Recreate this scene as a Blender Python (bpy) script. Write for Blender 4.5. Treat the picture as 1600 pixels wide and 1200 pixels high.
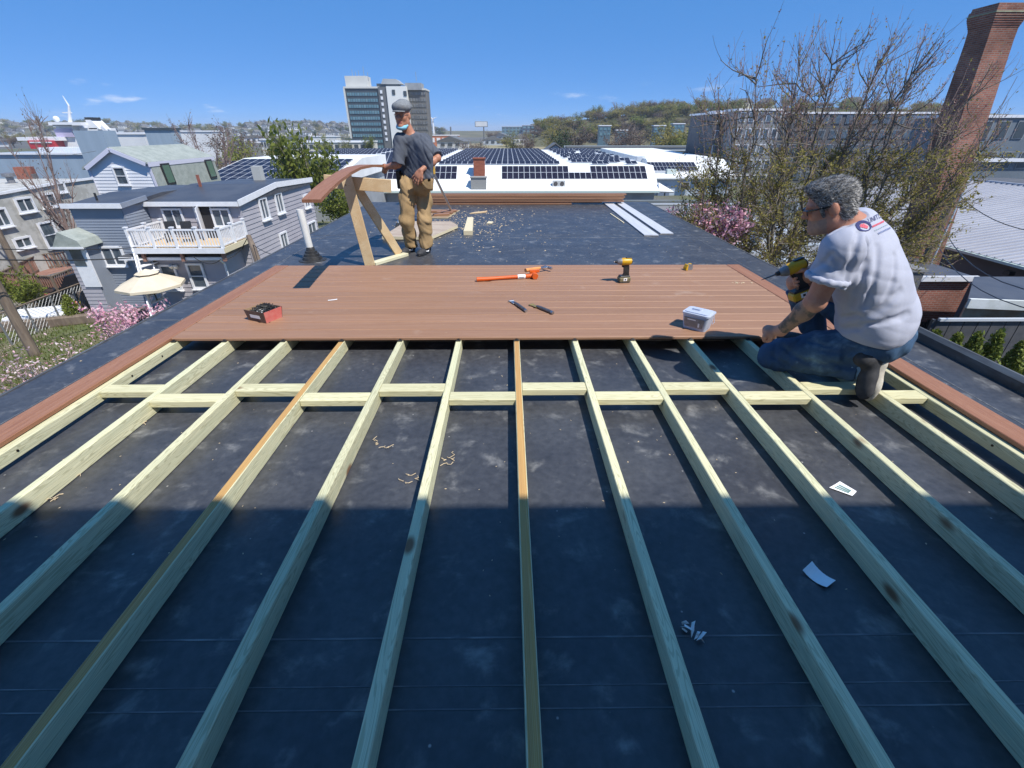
import bpy, bmesh, math, random
import numpy as np
from mathutils import Vector, Matrix, Euler
random.seed(7); rnd = random.Random(11)
for o in list(bpy.data.objects): bpy.data.objects.remove(o)
S = bpy.context.scene; C = S.collection; R = math.radians
# ---------------------------------------------------------------- camera
FPX, HC = 715.0, 1.286                       # focal length in photo pixels, eye height above the joists
PITCH = math.atan(396/FPX); YAW = math.atan(7*math.cos(PITCH)/FPX)
cam = bpy.data.cameras.new('camera'); co = bpy.data.objects.new('camera', cam); C.objects.link(co)
cam.sensor_fit = 'HORIZONTAL'; cam.sensor_width = 36; cam.lens = FPX/1600*36
cam.clip_start = .05; cam.clip_end = 9000
co.location = (0, 0, HC); co.rotation_euler = (math.pi/2-PITCH, 0, -YAW); S.camera = co
# ---------------------------------------------------------------- sky, sun, exposure
SUN = Vector((.5, -.45, 1.0)).normalized()
w = bpy.data.worlds.new('World'); S.world = w; w.use_nodes = True
nt = w.node_tree; nt.nodes.clear()
def N(t, k, **kw):
    n = t.nodes.new(k)
    for a, v in kw.items():
        if hasattr(n, a): setattr(n, a, v)
    return n
sky = N(nt, 'ShaderNodeTexSky', sky_type='NISHITA', sun_disc=False)
sky.sun_elevation = math.asin(SUN.z); sky.sun_rotation = math.atan2(SUN.x, SUN.y)
sky.altitude = 2000; sky.air_density = .5; sky.dust_density = .1; sky.ozone_density = 10
hs = N(nt, 'ShaderNodeHueSaturation'); hs.inputs['Saturation'].default_value = .92
tc = N(nt, 'ShaderNodeTexCoord'); sep = N(nt, 'ShaderNodeSeparateXYZ')
mp = N(nt, 'ShaderNodeMapping'); mp.inputs['Scale'].default_value = (9, 9, 34); mp.inputs['Location'].default_value = (19.66, 24.48, .27)
cn = N(nt, 'ShaderNodeTexNoise'); cn.inputs['Scale'].default_value = 1.0; cn.inputs['Detail'].default_value = 5; cn.inputs['Roughness'].default_value = .55
cr = N(nt, 'ShaderNodeMapRange', interpolation_type='SMOOTHSTEP'); cr.inputs[1].default_value = .60; cr.inputs[2].default_value = .73
zr = N(nt, 'ShaderNodeMapRange', interpolation_type='SMOOTHSTEP'); zr.inputs[1].default_value = .085; zr.inputs[2].default_value = .03
mu = N(nt, 'ShaderNodeMath', operation='MULTIPLY'); mu2 = N(nt, 'ShaderNodeMath', operation='MULTIPLY'); mu2.inputs[1].default_value = .75
mx = N(nt, 'ShaderNodeMixRGB'); mx.inputs[2].default_value = (4.6, 5.0, 5.8, 1)
bg = N(nt, 'ShaderNodeBackground'); bg.inputs['Strength'].default_value = .131
wo = N(nt, 'ShaderNodeOutputWorld'); L = nt.links.new
even = N(nt, 'ShaderNodeMixRGB'); even.inputs[0].default_value = .74; even.inputs[2].default_value = (.30, 1.48, 3.85, 1)     # clear spring air: an even blue all round
L(sky.outputs[0], hs.inputs['Color']); L(hs.outputs[0], even.inputs[1]); L(even.outputs[0], mx.inputs[1]); L(tc.outputs['Generated'], mp.inputs[0]); L(mp.outputs[0], cn.inputs[0])
L(cn.outputs[0], cr.inputs[0]); L(tc.outputs['Generated'], sep.inputs[0]); L(sep.outputs[2], zr.inputs[0])
L(cr.outputs[0], mu.inputs[0]); L(zr.outputs[0], mu.inputs[1]); L(mu.outputs[0], mu2.inputs[0]); L(mu2.outputs[0], mx.inputs[0])
L(mx.outputs[0], bg.inputs[0]); L(bg.outputs[0], wo.inputs[0])
sl = bpy.data.lights.new('sun', 'SUN'); so = bpy.data.objects.new('sun', sl); C.objects.link(so)
sl.energy = 3.9; sl.angle = R(.53); sl.color = (1, .955, .88); so.rotation_euler = SUN.to_track_quat('Z', 'Y').to_euler(); so.location = (20, -20, 60)
S.view_settings.view_transform = 'Standard'; S.view_settings.look = 'None'; S.view_settings.exposure = 0; S.view_settings.gamma = 1
S.view_settings.exposure = .58
S.view_settings.use_curve_mapping = False
S.render.engine = 'CYCLES'
# ---------------------------------------------------------------- from a photo pixel to a place in the world
def ray(x, y):
    u, v = x-800., y-600.; cp, sp = math.cos(PITCH), math.sin(PITCH)
    a, b, c = u, FPX*cp-v*sp, -(FPX*sp+v*cp); k, s = math.cos(YAW), math.sin(YAW)
    return Vector((k*a+s*b, -s*a+k*b, c))
def at(x, y, Y): d = ray(x, y); return Vector((0, 0, HC))+d*(Y/d.y)
def atz(x, y, z): d = ray(x, y); return Vector((0, 0, HC))+d*((z-HC)/d.z)
# ---------------------------------------------------------------- materials
MATS = {}
def mat(name, col, col2=None, rough=.6, spec=.5, metal=0, scale=6, stretch=(1, 1, 1), detail=4, lo=.35, hi=.65, bump=0, bscale=None,
        alpha=None, trans=0, emit=None, spots=None, spotcol=(.05, .03, .02), spotsize=.06, spotscale=3, spotstretch=(1, 1, 1), fine=0, finescale=60,
        wave=None, coat=0, sss=0, dist=.0, space='Object', roughvar=0, wearcol=None, wearlo=.62, wearhi=.75, wearscale=3, wearstretch=(1, 1, 1), objvar=0):
    if name in MATS: return MATS[name]
    m = bpy.data.materials.new(name); m.use_nodes = True; t = m.node_tree; L = t.links.new
    b = t.nodes['Principled BSDF']; b.inputs['Roughness'].default_value = rough; b.inputs['Metallic'].default_value = metal
    b.inputs['Specular IOR Level'].default_value = spec
    if coat: b.inputs['Coat Weight'].default_value = coat
    if trans: b.inputs['Transmission Weight'].default_value = trans
    if sss: b.inputs['Subsurface Weight'].default_value = sss; b.inputs['Subsurface Radius'].default_value = (.01, .004, .002)
    if alpha is not None: b.inputs['Alpha'].default_value = alpha
    if emit: b.inputs['Emission Color'].default_value = (*emit[:3], 1); b.inputs['Emission Strength'].default_value = emit[3]
    tc = N(t, 'ShaderNodeTexCoord'); oi = N(t, 'ShaderNodeObjectInfo')
    ofs = N(t, 'ShaderNodeVectorMath', operation='SCALE'); ofs.inputs[0].default_value = (37, 23, 41); L(oi.outputs['Random'], ofs.inputs[3])
    add = N(t, 'ShaderNodeVectorMath', operation='ADD'); L(tc.outputs[space], add.inputs[0]); L(ofs.outputs[0], add.inputs[1])
    def noise(sc, st, det, di=0.):
        mp = N(t, 'ShaderNodeMapping'); mp.inputs['Scale'].default_value = st; L(add.outputs[0], mp.inputs[0])
        n = N(t, 'ShaderNodeTexNoise'); n.inputs['Scale'].default_value = sc; n.inputs['Detail'].default_value = det; n.inputs['Distortion'].default_value = di
        n.inputs['Roughness'].default_value = .6; L(mp.outputs[0], n.inputs[0]); return n
    def mr(src, a, b_):
        r = N(t, 'ShaderNodeMapRange', interpolation_type='SMOOTHSTEP'); r.inputs[1].default_value = a; r.inputs[2].default_value = b_; L(src, r.inputs[0]); return r.outputs[0]
    def mix(fac, c1, c2, mode='MIX'):
        x = N(t, 'ShaderNodeMixRGB', blend_type=mode)
        if isinstance(fac, (int, float)): x.inputs[0].default_value = fac
        else: L(fac, x.inputs[0])
        for i, c in ((1, c1), (2, c2)):
            if isinstance(c, tuple): x.inputs[i].default_value = (*c[:3], 1)
            else: L(c, x.inputs[i])
        return x.outputs[0]
    cur = (*col[:3],)
    n = None
    if col2 is not None:
        n = noise(scale, stretch, detail, dist); cur = mix(mr(n.outputs[0], lo, hi), cur, tuple(col2))
    if wave:                                              # wood figure: (scale, distortion, strength, colour, stretch)
        mp = N(t, 'ShaderNodeMapping'); mp.inputs['Scale'].default_value = wave[4]; L(add.outputs[0], mp.inputs[0])
        nn = noise(1.3, wave[4], 3)
        v2 = N(t, 'ShaderNodeVectorMath', operation='SCALE'); L(nn.outputs['Color'], v2.inputs[0]); v2.inputs[3].default_value = wave[1]
        v3 = N(t, 'ShaderNodeVectorMath', operation='ADD'); L(mp.outputs[0], v3.inputs[0]); L(v2.outputs[0], v3.inputs[1])
        wv = N(t, 'ShaderNodeTexWave', wave_type='BANDS', bands_direction='DIAGONAL'); wv.inputs['Scale'].default_value = wave[0]; wv.inputs['Detail'].default_value = 1
        L(v3.outputs[0], wv.inputs[0]); f = N(t, 'ShaderNodeMath', operation='MULTIPLY'); f.inputs[1].default_value = wave[2]; L(mr(wv.outputs[1], .55, .95), f.inputs[0])
        cur = mix(f.outputs[0], cur, tuple(wave[3]))
    if wearcol is not None:
        n2 = noise(wearscale, wearstretch, 7, .3); cur = mix(mr(n2.outputs[0], wearlo, wearhi), cur, tuple(wearcol))
    if spots:
        mp = N(t, 'ShaderNodeMapping'); mp.inputs['Scale'].default_value = spotstretch; L(add.outputs[0], mp.inputs[0])
        vo = N(t, 'ShaderNodeTexVoronoi'); vo.inputs['Scale'].default_value = spotscale; L(mp.outputs[0], vo.inputs[0])
        cur = mix(mr(vo.outputs['Distance'], spotsize, spotsize*.35), cur, tuple(spotcol))
    if fine:
        n3 = noise(finescale, stretch, 3); fa = N(t, 'ShaderNodeMapRange'); fa.inputs[3].default_value = 1-fine; fa.inputs[4].default_value = 1+fine; L(n3.outputs[0], fa.inputs[0])
        cur = mix(1.0, cur, fa.outputs[0], 'MULTIPLY')
    if objvar:
        ov = N(t, 'ShaderNodeMapRange'); ov.inputs[3].default_value = 1-objvar; ov.inputs[4].default_value = 1+objvar; L(oi.outputs['Random'], ov.inputs[0]); cur = mix(1.0, cur, ov.outputs[0], 'MULTIPLY')
    if isinstance(cur, tuple): b.inputs['Base Color'].default_value = (*cur, 1)
    else: L(cur, b.inputs['Base Color'])
    if roughvar:
        n5 = noise(scale*.7, stretch, 4); rr = N(t, 'ShaderNodeMapRange'); rr.inputs[3].default_value = rough-roughvar; rr.inputs[4].default_value = rough+roughvar
        L(n5.outputs[0], rr.inputs[0]); L(rr.outputs[0], b.inputs['Roughness'])
    if bump:
        nb = noise(bscale or scale, stretch, 5); bp = N(t, 'ShaderNodeBump'); bp.inputs['Strength'].default_value = min(1, bump); bp.inputs['Distance'].default_value = .02
        L(nb.outputs[0], bp.inputs['Height']); L(bp.outputs[0], b.inputs['Normal'])
    MATS[name] = m; return m
# ---------------------------------------------------------------- mesh building
def basis(d):
    d = Vector(d).normalized(); u = Vector((0, 0, 1)) if abs(d.z) < .95 else Vector((1, 0, 0))
    a = d.cross(u).normalized(); return a, a.cross(d).normalized()
class MB:
    def __init__(s): s.v = []; s.f = []; s.m = []
    def add(s, vs, fs, mi=0):
        k = len(s.v); s.v += [tuple(x) for x in vs]; s.f += [tuple(i+k for i in f) for f in fs]; s.m += [mi]*len(fs); return s
    def box(s, c, d, M=None, mi=0, bev=0, top=None):
        """box of size d centred at c (bev = chamfer); M rotates about c"""
        c = Vector(c); x, y, z = [k/2 for k in d]
        if bev:
            b = bev; pts = []
            for sx in (-1, 1):
                for sy in (-1, 1):
                    for sz in (-1, 1):
                        pts += [(sx*x, sy*(y-b), sz*(z-b)), (sx*(x-b), sy*y, sz*(z-b)), (sx*(x-b), sy*(y-b), sz*z)]
            bm = bmesh.new()
            for p_ in pts: bm.verts.new(p_)
            bmesh.ops.convex_hull(bm, input=bm.verts)
            bmesh.ops.dissolve_limit(bm, angle_limit=.01, verts=bm.verts, edges=bm.edges); bm.normal_update()
            bm.verts.index_update(); vs = [v.co.copy() for v in bm.verts]; fs = [[v.index for v in f.verts] for f in bm.faces]; tops = [f.normal.z > .9 for f in bm.faces]; bm.free()
        else:
            vs = [Vector((a*x, b*y, e*z)) for a in (-1, 1) for b in (-1, 1) for e in (-1, 1)]
            fs = [(0, 1, 3, 2), (4, 6, 7, 5), (0, 4, 5, 1), (2, 3, 7, 6), (0, 2, 6, 4), (1, 5, 7, 3)]; tops = [0, 0, 0, 0, 0, 1]
        if M is not None: vs = [M @ v for v in vs]
        k0 = len(s.m); s.add([v+c for v in vs], fs, mi)
        if top is not None:
            for i, tp in enumerate(tops):
                if tp: s.m[k0+i] = top
        return s
    def bar(s, a, b, w, h, up=(0, 0, 1), mi=0, bev=0):
        """rectangular bar from a to b, w across, h along up"""
        a, b = Vector(a), Vector(b); d = b-a; L = d.length; d.normalize(); up = Vector(up); sx = d.cross(up).normalized(); uz = sx.cross(d).normalized()
        M = Matrix((sx, d, uz)).transposed(); return s.box((a+b)/2, (w, L, h), M, mi, bev)
    def tube(s, pts, rad, n=8, cap=True, mi=0):
        pts = [Vector(p) for p in pts]; k0 = len(s.v); rr = rad if isinstance(rad, (list, tuple)) else [rad]*len(pts)
        vs = []; fs = []; a = None
        for i, p in enumerate(pts):
            d = (pts[min(i+1, len(pts)-1)]-pts[max(i-1, 0)]).normalized()
            if a is None: a, b = basis(d)
            else:
                a = (a-d*a.dot(d)).normalized(); b = a.cross(d).normalized()
            for j in range(n):
                t = 2*math.pi*j/n; vs.append(p+(a*math.cos(t)+b*math.sin(t))*rr[i])
        for i in range(len(pts)-1):
            for j in range(n): fs.append((i*n+j, i*n+(j+1) % n, (i+1)*n+(j+1) % n, (i+1)*n+j))
        if cap and n > 2: fs.append(tuple(range(n-1, -1, -1))); fs.append(tuple((len(pts)-1)*n+j for j in range(n)))
        return s.add(vs, fs, mi)
    def lathe(s, c, prof, n=16, M=None, mi=0):
        vs = []; fs = []; c = Vector(c)
        for r, z in prof:
            for j in range(n):
                t = 2*math.pi*j/n; v = Vector((r*math.cos(t), r*math.sin(t), z)); vs.append((M @ v if M is not None else v)+c)
        for i in range(len(prof)-1):
            for j in range(n): fs.append((i*n+j, i*n+(j+1) % n, (i+1)*n+(j+1) % n, (i+1)*n+j))
        fs.append(tuple(range(n-1, -1, -1))); fs.append(tuple((len(prof)-1)*n+j for j in range(n)))
        return s.add(vs, fs, mi)
    def prism(s, poly, o, ax, ay, ext, mi=0):
        """polygon in the plane (o, ax, ay) pushed along ext"""
        o, ax, ay, ext = map(Vector, (o, ax, ay, ext)); n = len(poly)
        vs = [o+ax*p[0]+ay*p[1] for p in poly]; vs += [v+ext for v in vs]
        fs = [tuple(range(n)), tuple(range(2*n-1, n-1, -1))]+[(i, i+n, (i+1) % n+n, (i+1) % n) for i in range(n)]
        return s.add(vs, fs, mi)
    def quad(s, a, b, c, d, mi=0): return s.add([a, b, c, d], [(0, 1, 2, 3)], mi)
    def ell(s, c, r, n=10, m=7, M=None, mi=0):
        prof = [(math.sin(math.pi*i/m), -math.cos(math.pi*i/m)) for i in range(m+1)]; vs = []; fs = []; c = Vector(c)
        for q, z in prof:
            for j in range(n):
                t = 2*math.pi*j/n; v = Vector((q*math.cos(t)*r[0], q*math.sin(t)*r[1], z*r[2])); vs.append((M @ v if M is not None else v)+c)
        for i in range(m):
            for j in range(n): fs.append((i*n+j, i*n+(j+1) % n, (i+1)*n+(j+1) % n, (i+1)*n+j))
        return s.add(vs, fs, mi)
    def build(s, name, mats, parent=None, smooth=False, fix=True, loc=None):
        me = bpy.data.meshes.new(name); me.from_pydata(s.v, [], s.f)
        for m in (mats if isinstance(mats, (list, tuple)) else [mats]): me.materials.append(m)
        if any(s.m): me.polygons.foreach_set('material_index', s.m)
        if fix and len(s.f) < 60000:
            bm = bmesh.new(); bm.from_mesh(me); bmesh.ops.recalc_face_normals(bm, faces=bm.faces); bm.to_mesh(me); bm.free()
        if smooth: me.polygons.foreach_set('use_smooth', [True]*len(me.polygons))
        me.update(); o = bpy.data.objects.new(name, me); C.objects.link(o)
        if parent is not None: o.parent = parent
        if loc is not None: o.location = loc
        return o
def link(name, me, parent=None, loc=(0, 0, 0), rot=(0, 0, 0), scale=None):
    o = bpy.data.objects.new(name, me); C.objects.link(o); o.location = loc; o.rotation_euler = rot
    if scale is not None: o.scale = scale
    if parent is not None: o.parent = parent
    return o
def tag(o, label=None, cat=None, group=None, kind=None):
    if label: o['label'] = label
    if cat: o['category'] = cat
    if group: o['group'] = group
    if kind: o['kind'] = kind
    return o
def thing(name, label, cat, loc=(0, 0, 0), rz=0, group=None):
    o = bpy.data.objects.new(name, None); C.objects.link(o); o.location = loc; o.rotation_euler = (0, 0, rz); o.empty_display_size = .2
    return tag(o, label, cat, group)
def copy_tree(o, parent=None):
    c = o.copy(); C.objects.link(c); c.parent = parent
    for ch in [x for x in bpy.data.objects if x.parent == o]: copy_tree(ch, c)
    return c
def smooth_angle(o, ang=40):
    me = o.data; me.polygons.foreach_set('use_smooth', [True]*len(me.polygons))
    bm = bmesh.new(); bm.from_mesh(me)
    for e in bm.edges:
        if len(e.link_faces) == 2 and e.calc_face_angle(0) > R(ang): e.smooth = False
    bm.to_mesh(me); bm.free(); return o
V = Vector; X_, Y_, Z_ = V((1, 0, 0)), V((0, 1, 0)), V((0, 0, 1))
def rotz(a): return Matrix.Rotation(a, 3, 'Z')
def rotx(a): return Matrix.Rotation(a, 3, 'X')
def roty(a): return Matrix.Rotation(a, 3, 'Y')
# ================================================================ the flat roof we stand on and the deck being built
ZR = -.089                                            # membrane level: joists are 2x4 on edge, their tops at z = 0
m_rub = mat('roof_membrane', (.042, .044, .052), (.062, .064, .071), rough=.42, spec=.5, scale=2.6, detail=8, lo=.3, hi=.7, bump=.06, bscale=9, roughvar=.12,
            wearcol=(.23, .228, .222), wearlo=.53, wearhi=.82, wearscale=6.5, fine=.55, finescale=28, spots=True, spotcol=(.34, .33, .31), spotsize=.05, spotscale=9)
m_seam = mat('membrane_seam', (.085, .09, .10), (.12, .125, .135), rough=.6, scale=9, wearcol=(.24, .24, .24), wearlo=.45, wearhi=.7, wearscale=20, wearstretch=(.3, 2, 1))
m_metal = mat('galvanised_flashing', (.20, .20, .19), (.13, .12, .11), rough=.5, metal=.55, scale=3, stretch=(9, 1, 6), wearcol=(.10, .085, .07), wearlo=.55, wearhi=.7, wearscale=5)
m_wallr = mat('painted_render', (.40, .39, .37), (.33, .32, .30), rough=.8, scale=2)
RX0, RX1, RY0, RY1 = -3.0, 3.06, -.6, 10.75
b = MB(); b.box(((RX0+RX1)/2, (RY0+RY1)/2, ZR-.15), (RX1-RX0, RY1-RY0, .30))
roof = tag(b.build('roof', m_rub), 'black rubber membrane roof dusted with sawdust', None, None, 'structure')
b = MB(); b.box(((RX0+RX1)/2, (RY0+RY1)/2, -3.8), (RX1-RX0-.1, RY1-RY0-.1, 6.7)); b.build('house_wall', m_wallr, roof)
for yy, ww in ((.86, .006), (.66, .004), (.72, .003), (3.6, .012), (6.9, .014), (7.1, .008), (9.3, .012)):
    b = MB(); b.box((.03, yy, ZR+.0006), (6.05, ww, .0012)); b.build('membrane_seam', m_seam, roof)
for xx in (-2.72, 2.75):
    b = MB(); b.box((xx, 5, ZR+.0006), (.006, 11.2, .0012)); b.build('membrane_seam', m_seam, roof)
# raised metal edge along the right side, near half
b = MB(); b.prism([(3.06, ZR-.12), (3.06, ZR+.06), (3.085, ZR+.085), (3.10, ZR+.085), (3.10, ZR-.28), (3.09, ZR-.28)], (0, -.6, 0), X_, Z_, (0, 4.55, 0)); b.build('edge_flashing', m_metal, roof)
b = MB(); b.prism([(3.06, ZR-.2), (3.06, ZR+.004), (3.08, ZR+.004), (3.08, ZR-.2)], (0, 4.0, 0), X_, Z_, (0, 6.75, 0)); b.build('edge_flashing', m_metal, roof)
b = MB(); b.prism([(-3.02, ZR-.2), (-3.02, ZR+.004), (-3.0, ZR+.004), (-3.0, ZR-.2)], (0, -.6, 0), X_, Z_, (0, 11.35, 0)); b.build('edge_flashing', m_metal, roof)
# ---- the deck
m_pt = mat('treated_pine', (.70, .66, .43), (.57, .57, .38), rough=.72, spec=.3, scale=2.2, stretch=(14, .55, 14), detail=5, lo=.3, hi=.7, bump=.12, bscale=7, fine=.10, finescale=14,
           objvar=.10, wave=(5.5, 3.2, .7, (.42, .40, .24), (7, .35, 7)), spots=True, spotcol=(.22, .12, .065), spotsize=.14, spotscale=3, spotstretch=(1.6, .8, 1.6))
m_ptb = mat('treated_pine_block', objvar=.08, col=(.70, .66, .43), col2=(.60, .57, .36), rough=.72, spec=.3, scale=2.2, stretch=(.55, 14, 14), detail=5, lo=.3, hi=.7, bump=.12, bscale=7, fine=.10, finescale=14,
            wave=(5.5, 3.2, .5, (.38, .34, .17), (.35, 7, 7)), spots=True, spotcol=(.20, .11, .05), spotsize=.13, spotscale=3, spotstretch=(.9, 1.6, 1.6))
m_pto = mat('orange_stained_pine', (.52, .30, .10), (.44, .24, .085), rough=.7, spec=.3, scale=3, stretch=(30, .5, 14), detail=4, bump=.15, bscale=9, fine=.12, finescale=20,
            wave=(11, .6, .5, (.60, .42, .20), (9, .12, 7)), wearcol=(.56, .52, .30), wearlo=.62, wearhi=.7, wearscale=.8)
m_comp = mat('brown_composite_decking', (.335, .190, .118), (.285, .153, .090), rough=.58, spec=.4, objvar=.07, scale=3, stretch=(.5, 16, 8), detail=5, lo=.3, hi=.7, bump=.22, bscale=5, fine=.08, finescale=12,
             wave=(4.2, 2.2, .28, (.25, .125, .07), (.5, 9, 6)), wearcol=(.42, .29, .21), wearlo=.6, wearhi=.85, wearscale=3.4)
m_compy = mat('brown_composite_border', (.325, .160, .095), (.27, .122, .068), rough=.58, spec=.4, objvar=.05, scale=3, stretch=(16, .5, 8), detail=5, lo=.3, hi=.7, bump=.25, bscale=5, fine=.1, finescale=12,
              wave=(4.2, 2.6, .4, (.21, .088, .05), (9, .5, 6)), wearcol=(.42, .30, .24), wearlo=.68, wearhi=.86, wearscale=2.4)
m_blk = mat('black_plastic', (.018, .018, .019), (.03, .03, .03), rough=.45, scale=20)
deck = thing('roof_deck', 'half-built roof deck of pale pine joists and reddish brown composite boards', 'deck', (0, 0, 0))
JX = [.058+.4064*k for k in range(-5, 6)]; RIML, RIMR = -2.345, 2.345
jw, jh, JY0, JY1 = .038, .087, -.55, 4.86
me_n = None
for i, x in enumerate(JX):
    k = i-5; wob = rnd.uniform(-.004, .004)
    b = MB(); b.box((0, (JY1-JY0)/2, 0), (jw, JY1-JY0, jh), mi=0, bev=.003, top=1 if k in (0, -3) else None)
    o = b.build('joist', [m_pt, m_pto], deck); o.location = (x, JY0, -jh/2+.0); o.rotation_euler = (0, 0, wob*.25)
for x in (RIML, RIMR):
    b = MB(); b.box((0, (JY1-JY0)/2, 0), (.07, JY1-JY0, .062), bev=.003); o = b.build('rim_joist', m_pt, deck); o.location = (x, JY0, -.033)
xs = [RIML+.016]+JX+[RIMR-.016]
for i in range(12):
    x0, x1 = xs[i]+jw/2+.001, xs[i+1]-jw/2-.001; yy = 2.296 if i % 2 == 0 else 2.19
    b = MB(); b.box((0, 0, 0), (x1-x0, .089, .038), bev=.003); o = b.build('blocking', m_ptb, deck); o.location = ((x0+x1)/2, yy+rnd.uniform(-.004, .004), -.0205)
DY0, DY1, DT = 2.949, 4.912, .025; pw = (DY1-DY0)/13
def board_mesh(name, length, width, axis, m):
    bm = MB()
    if axis == 'X': bm.box((0, 0, 0), (length, width, DT-.001), bev=.005)
    else: bm.box((0, 0, 0), (width, length, DT-.001), bev=.0035)
    me = bpy.data.meshes.new(name); me.from_pydata(bm.v, [], bm.f); me.materials.append(m); me.update()
    q = bmesh.new(); q.from_mesh(me); bmesh.ops.recalc_face_normals(q, faces=q.faces); q.to_mesh(me); q.free(); return me
me_b = board_mesh('deck_board', 4.69, pw-.0085, 'X', m_comp)
for i in range(13):
    link('deck_board', me_b, deck, (rnd.uniform(-.001, .001), DY0+pw*(i+.5), DT/2+.0008+rnd.uniform(-.0006, .0006)))
me_y = board_mesh('border_board', 5.46, .138, 'Y', m_compy)
for x in (-2.418, 2.418): link('border_board', me_y, deck, (x, DY1-2.73, DT/2+.0012))
m_screw = mat('dark_screw', (.05, .045, .04), rough=.4, metal=.8)
for x in JX+[RIML+.02, RIMR-.02]:
    b = MB(); b.box((x, DY0-.006, .006), (.032, .022, .006), bev=.001); b.box((x, DY0-.002, .011), (.014, .010, .009), bev=.001); b.build('deck_clip', m_blk, deck)
for sx in (1, -1):
    for yy in (.55, 1.3, 1.75, 2.5, 2.78):
        b = MB(); x = RIML+.0355 if sx > 0 else RIMR-.0355; b.lathe((x, yy, -.03), [(.006, -.002), (.006, .002)], 10, roty(math.pi/2)); b.build('bolt_head', m_screw, deck)
# ================================================================ tools and loose things on the deck and roof
m_yel = mat('yellow_tool_plastic', (.62, .36, .010), (.55, .30, .01), rough=.4, scale=14, wearcol=(.20, .14, .05), wearlo=.62, wearhi=.8, wearscale=25)
m_dust = mat('dusty_battery', (.20, .17, .09), (.10, .085, .05), rough=.7, scale=30)
m_grey = mat('grey_tool_metal', (.26, .26, .27), (.20, .20, .21), rough=.45, metal=.4, scale=20)
m_steel = mat('steel', (.52, .52, .54), (.38, .38, .40), rough=.32, metal=.9, scale=12)
m_dkst = mat('dark_steel', (.17, .16, .165), (.26, .22, .19), rough=.42, metal=.75, scale=18)
m_org = mat('orange_rubber', (.70, .13, .015), (.62, .10, .012), rough=.5, scale=9)
m_white = mat('white_paper', (.88, .88, .88), (.84, .84, .85), rough=.8, scale=8)
m_alu = mat('aluminium_tube', (.66, .67, .68), (.55, .56, .57), rough=.35, metal=.85, scale=8)
m_kraft = mat('brown_cardboard', (.33, .215, .125), (.27, .17, .095), rough=.85, scale=10)
m_red = mat('red_print', (.58, .13, .11), (.62, .20, .17), rough=.6, scale=14)
m_raw = mat('raw_pine_boards', (.66, .50, .30), (.58, .41, .23), rough=.7, spec=.3, scale=2.5, stretch=(3, 3, 3), bump=.08, fine=.08, finescale=20, wave=(6, 2.5, .45, (.48, .32, .16), (2, 2, 2)),
            spots=True, spotcol=(.22, .12, .05), spotsize=.05, spotscale=4)
m_ply = mat('weathered_plywood', (.46, .38, .30), (.36, .28, .22), rough=.8, scale=2.5, stretch=(1, 5, 1), bump=.1, wearcol=(.50, .44, .36), wearscale=6)
m_edge = mat('pale_plywood_edge', (.64, .56, .38), rough=.8)
m_comps = mat('brown_composite_stack', (.33, .175, .10), (.28, .14, .078), objvar=.06, rough=.5, scale=3, stretch=(.4, 9, 9), bump=.1, fine=.06, finescale=9)
m_pvc = mat('white_pvc', (.76, .75, .72), (.68, .67, .64), rough=.42, scale=8)
m_rubber = mat('black_rubber_boot', (.022, .022, .023), (.04, .04, .04), rough=.5, scale=15)
m_trim = mat('pale_grey_trim', (.56, .57, .60), (.50, .51, .54), rough=.5, scale=3, stretch=(6, .6, 1))
m_saw = mat('sawdust', (.62, .50, .33), (.50, .40, .27), rough=.95, scale=40)

def driver(name, label, dusty=False, bit=.03):
    """cordless impact driver, nose along -X, standing on its battery at z = 0"""
    t = thing(name, label, 'power tool')
    b = MB(); M = roty(-math.pi/2)
    b.lathe((.075, 0, .195), [(.022, 0), (.031, .006), (.034, .03), (.034, .085), (.030, .10)], 18, M)           # rear to front
    bo = smooth_angle(b.build('body', m_yel, t), 35)
    b = MB(); b.box((.045, 0, .231), (.055, .034, .006), bev=.002); b.lathe((.082, 0, .195), [(.020, 0), (.026, .004), (.026, .010)], 16, M); b.build('rear_cap', m_blk, bo)
    b = MB(); b.lathe((-.024, 0, .195), [(.033, 0), (.031, .012), (.022, .034), (.017, .040)], 18, M); smooth_angle(b.build('nose_cone', m_grey, t), 35)
    b = MB(); b.lathe((-.063, 0, .195), [(.013, 0), (.014, .006), (.011, .020)], 12, M); ch = b.build('chuck', m_blk, t)
    b = MB(); b.tube([(-.08, 0, .195), (-.08-bit*.7, 0, .195), (-.08-bit, 0, .195)], [.0045, .0042, .001], 6); b.build('bit', m_dkst, ch)
    b = MB(); q = [(.052, .172), (.004, .172), (-.006, .158), (.010, .135), (.014, .085), (.006, .064), (.066, .064), (.060, .09), (.058, .13)]
    b.prism(q, (0, -.0155, 0), X_, Z_, (0, .031, 0)); smooth_angle(b.build('handle', m_blk, t), 30)
    b = MB(); b.prism([(.002, .165), (-.012, .160), (-.010, .145), (.008, .138)], (0, -.008, 0), X_, Z_, (0, .016, 0)); b.build('trigger', m_blk, t)
    b = MB(); b.box((.022, 0, .030), (.112, .074, .046), bev=.008); ba = smooth_angle(b.build('battery', m_dust if dusty else m_yel, t), 30)
    b = MB(); b.box((.022, 0, .059), (.094, .064, .013), bev=.003); b.box((.022, 0, .005), (.10, .068, .010), bev=.003); b.build('battery_shoe', m_blk, ba)
    b = MB(); b.box((.022, -.0375, .034), (.034, .002, .026)); b.build('sticker', m_white, ba); b = MB(); b.box((.022, -.039, .034), (.014, .001, .012)); b.build('sticker_mark', m_blk, ba)
    return t
d = driver('impact_driver', 'yellow cordless impact driver standing upright on its dusty battery on the deck', True, .02); d.location = (1.075, 4.264, DT+.001); d.rotation_euler = (0, 0, R(8))
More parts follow.
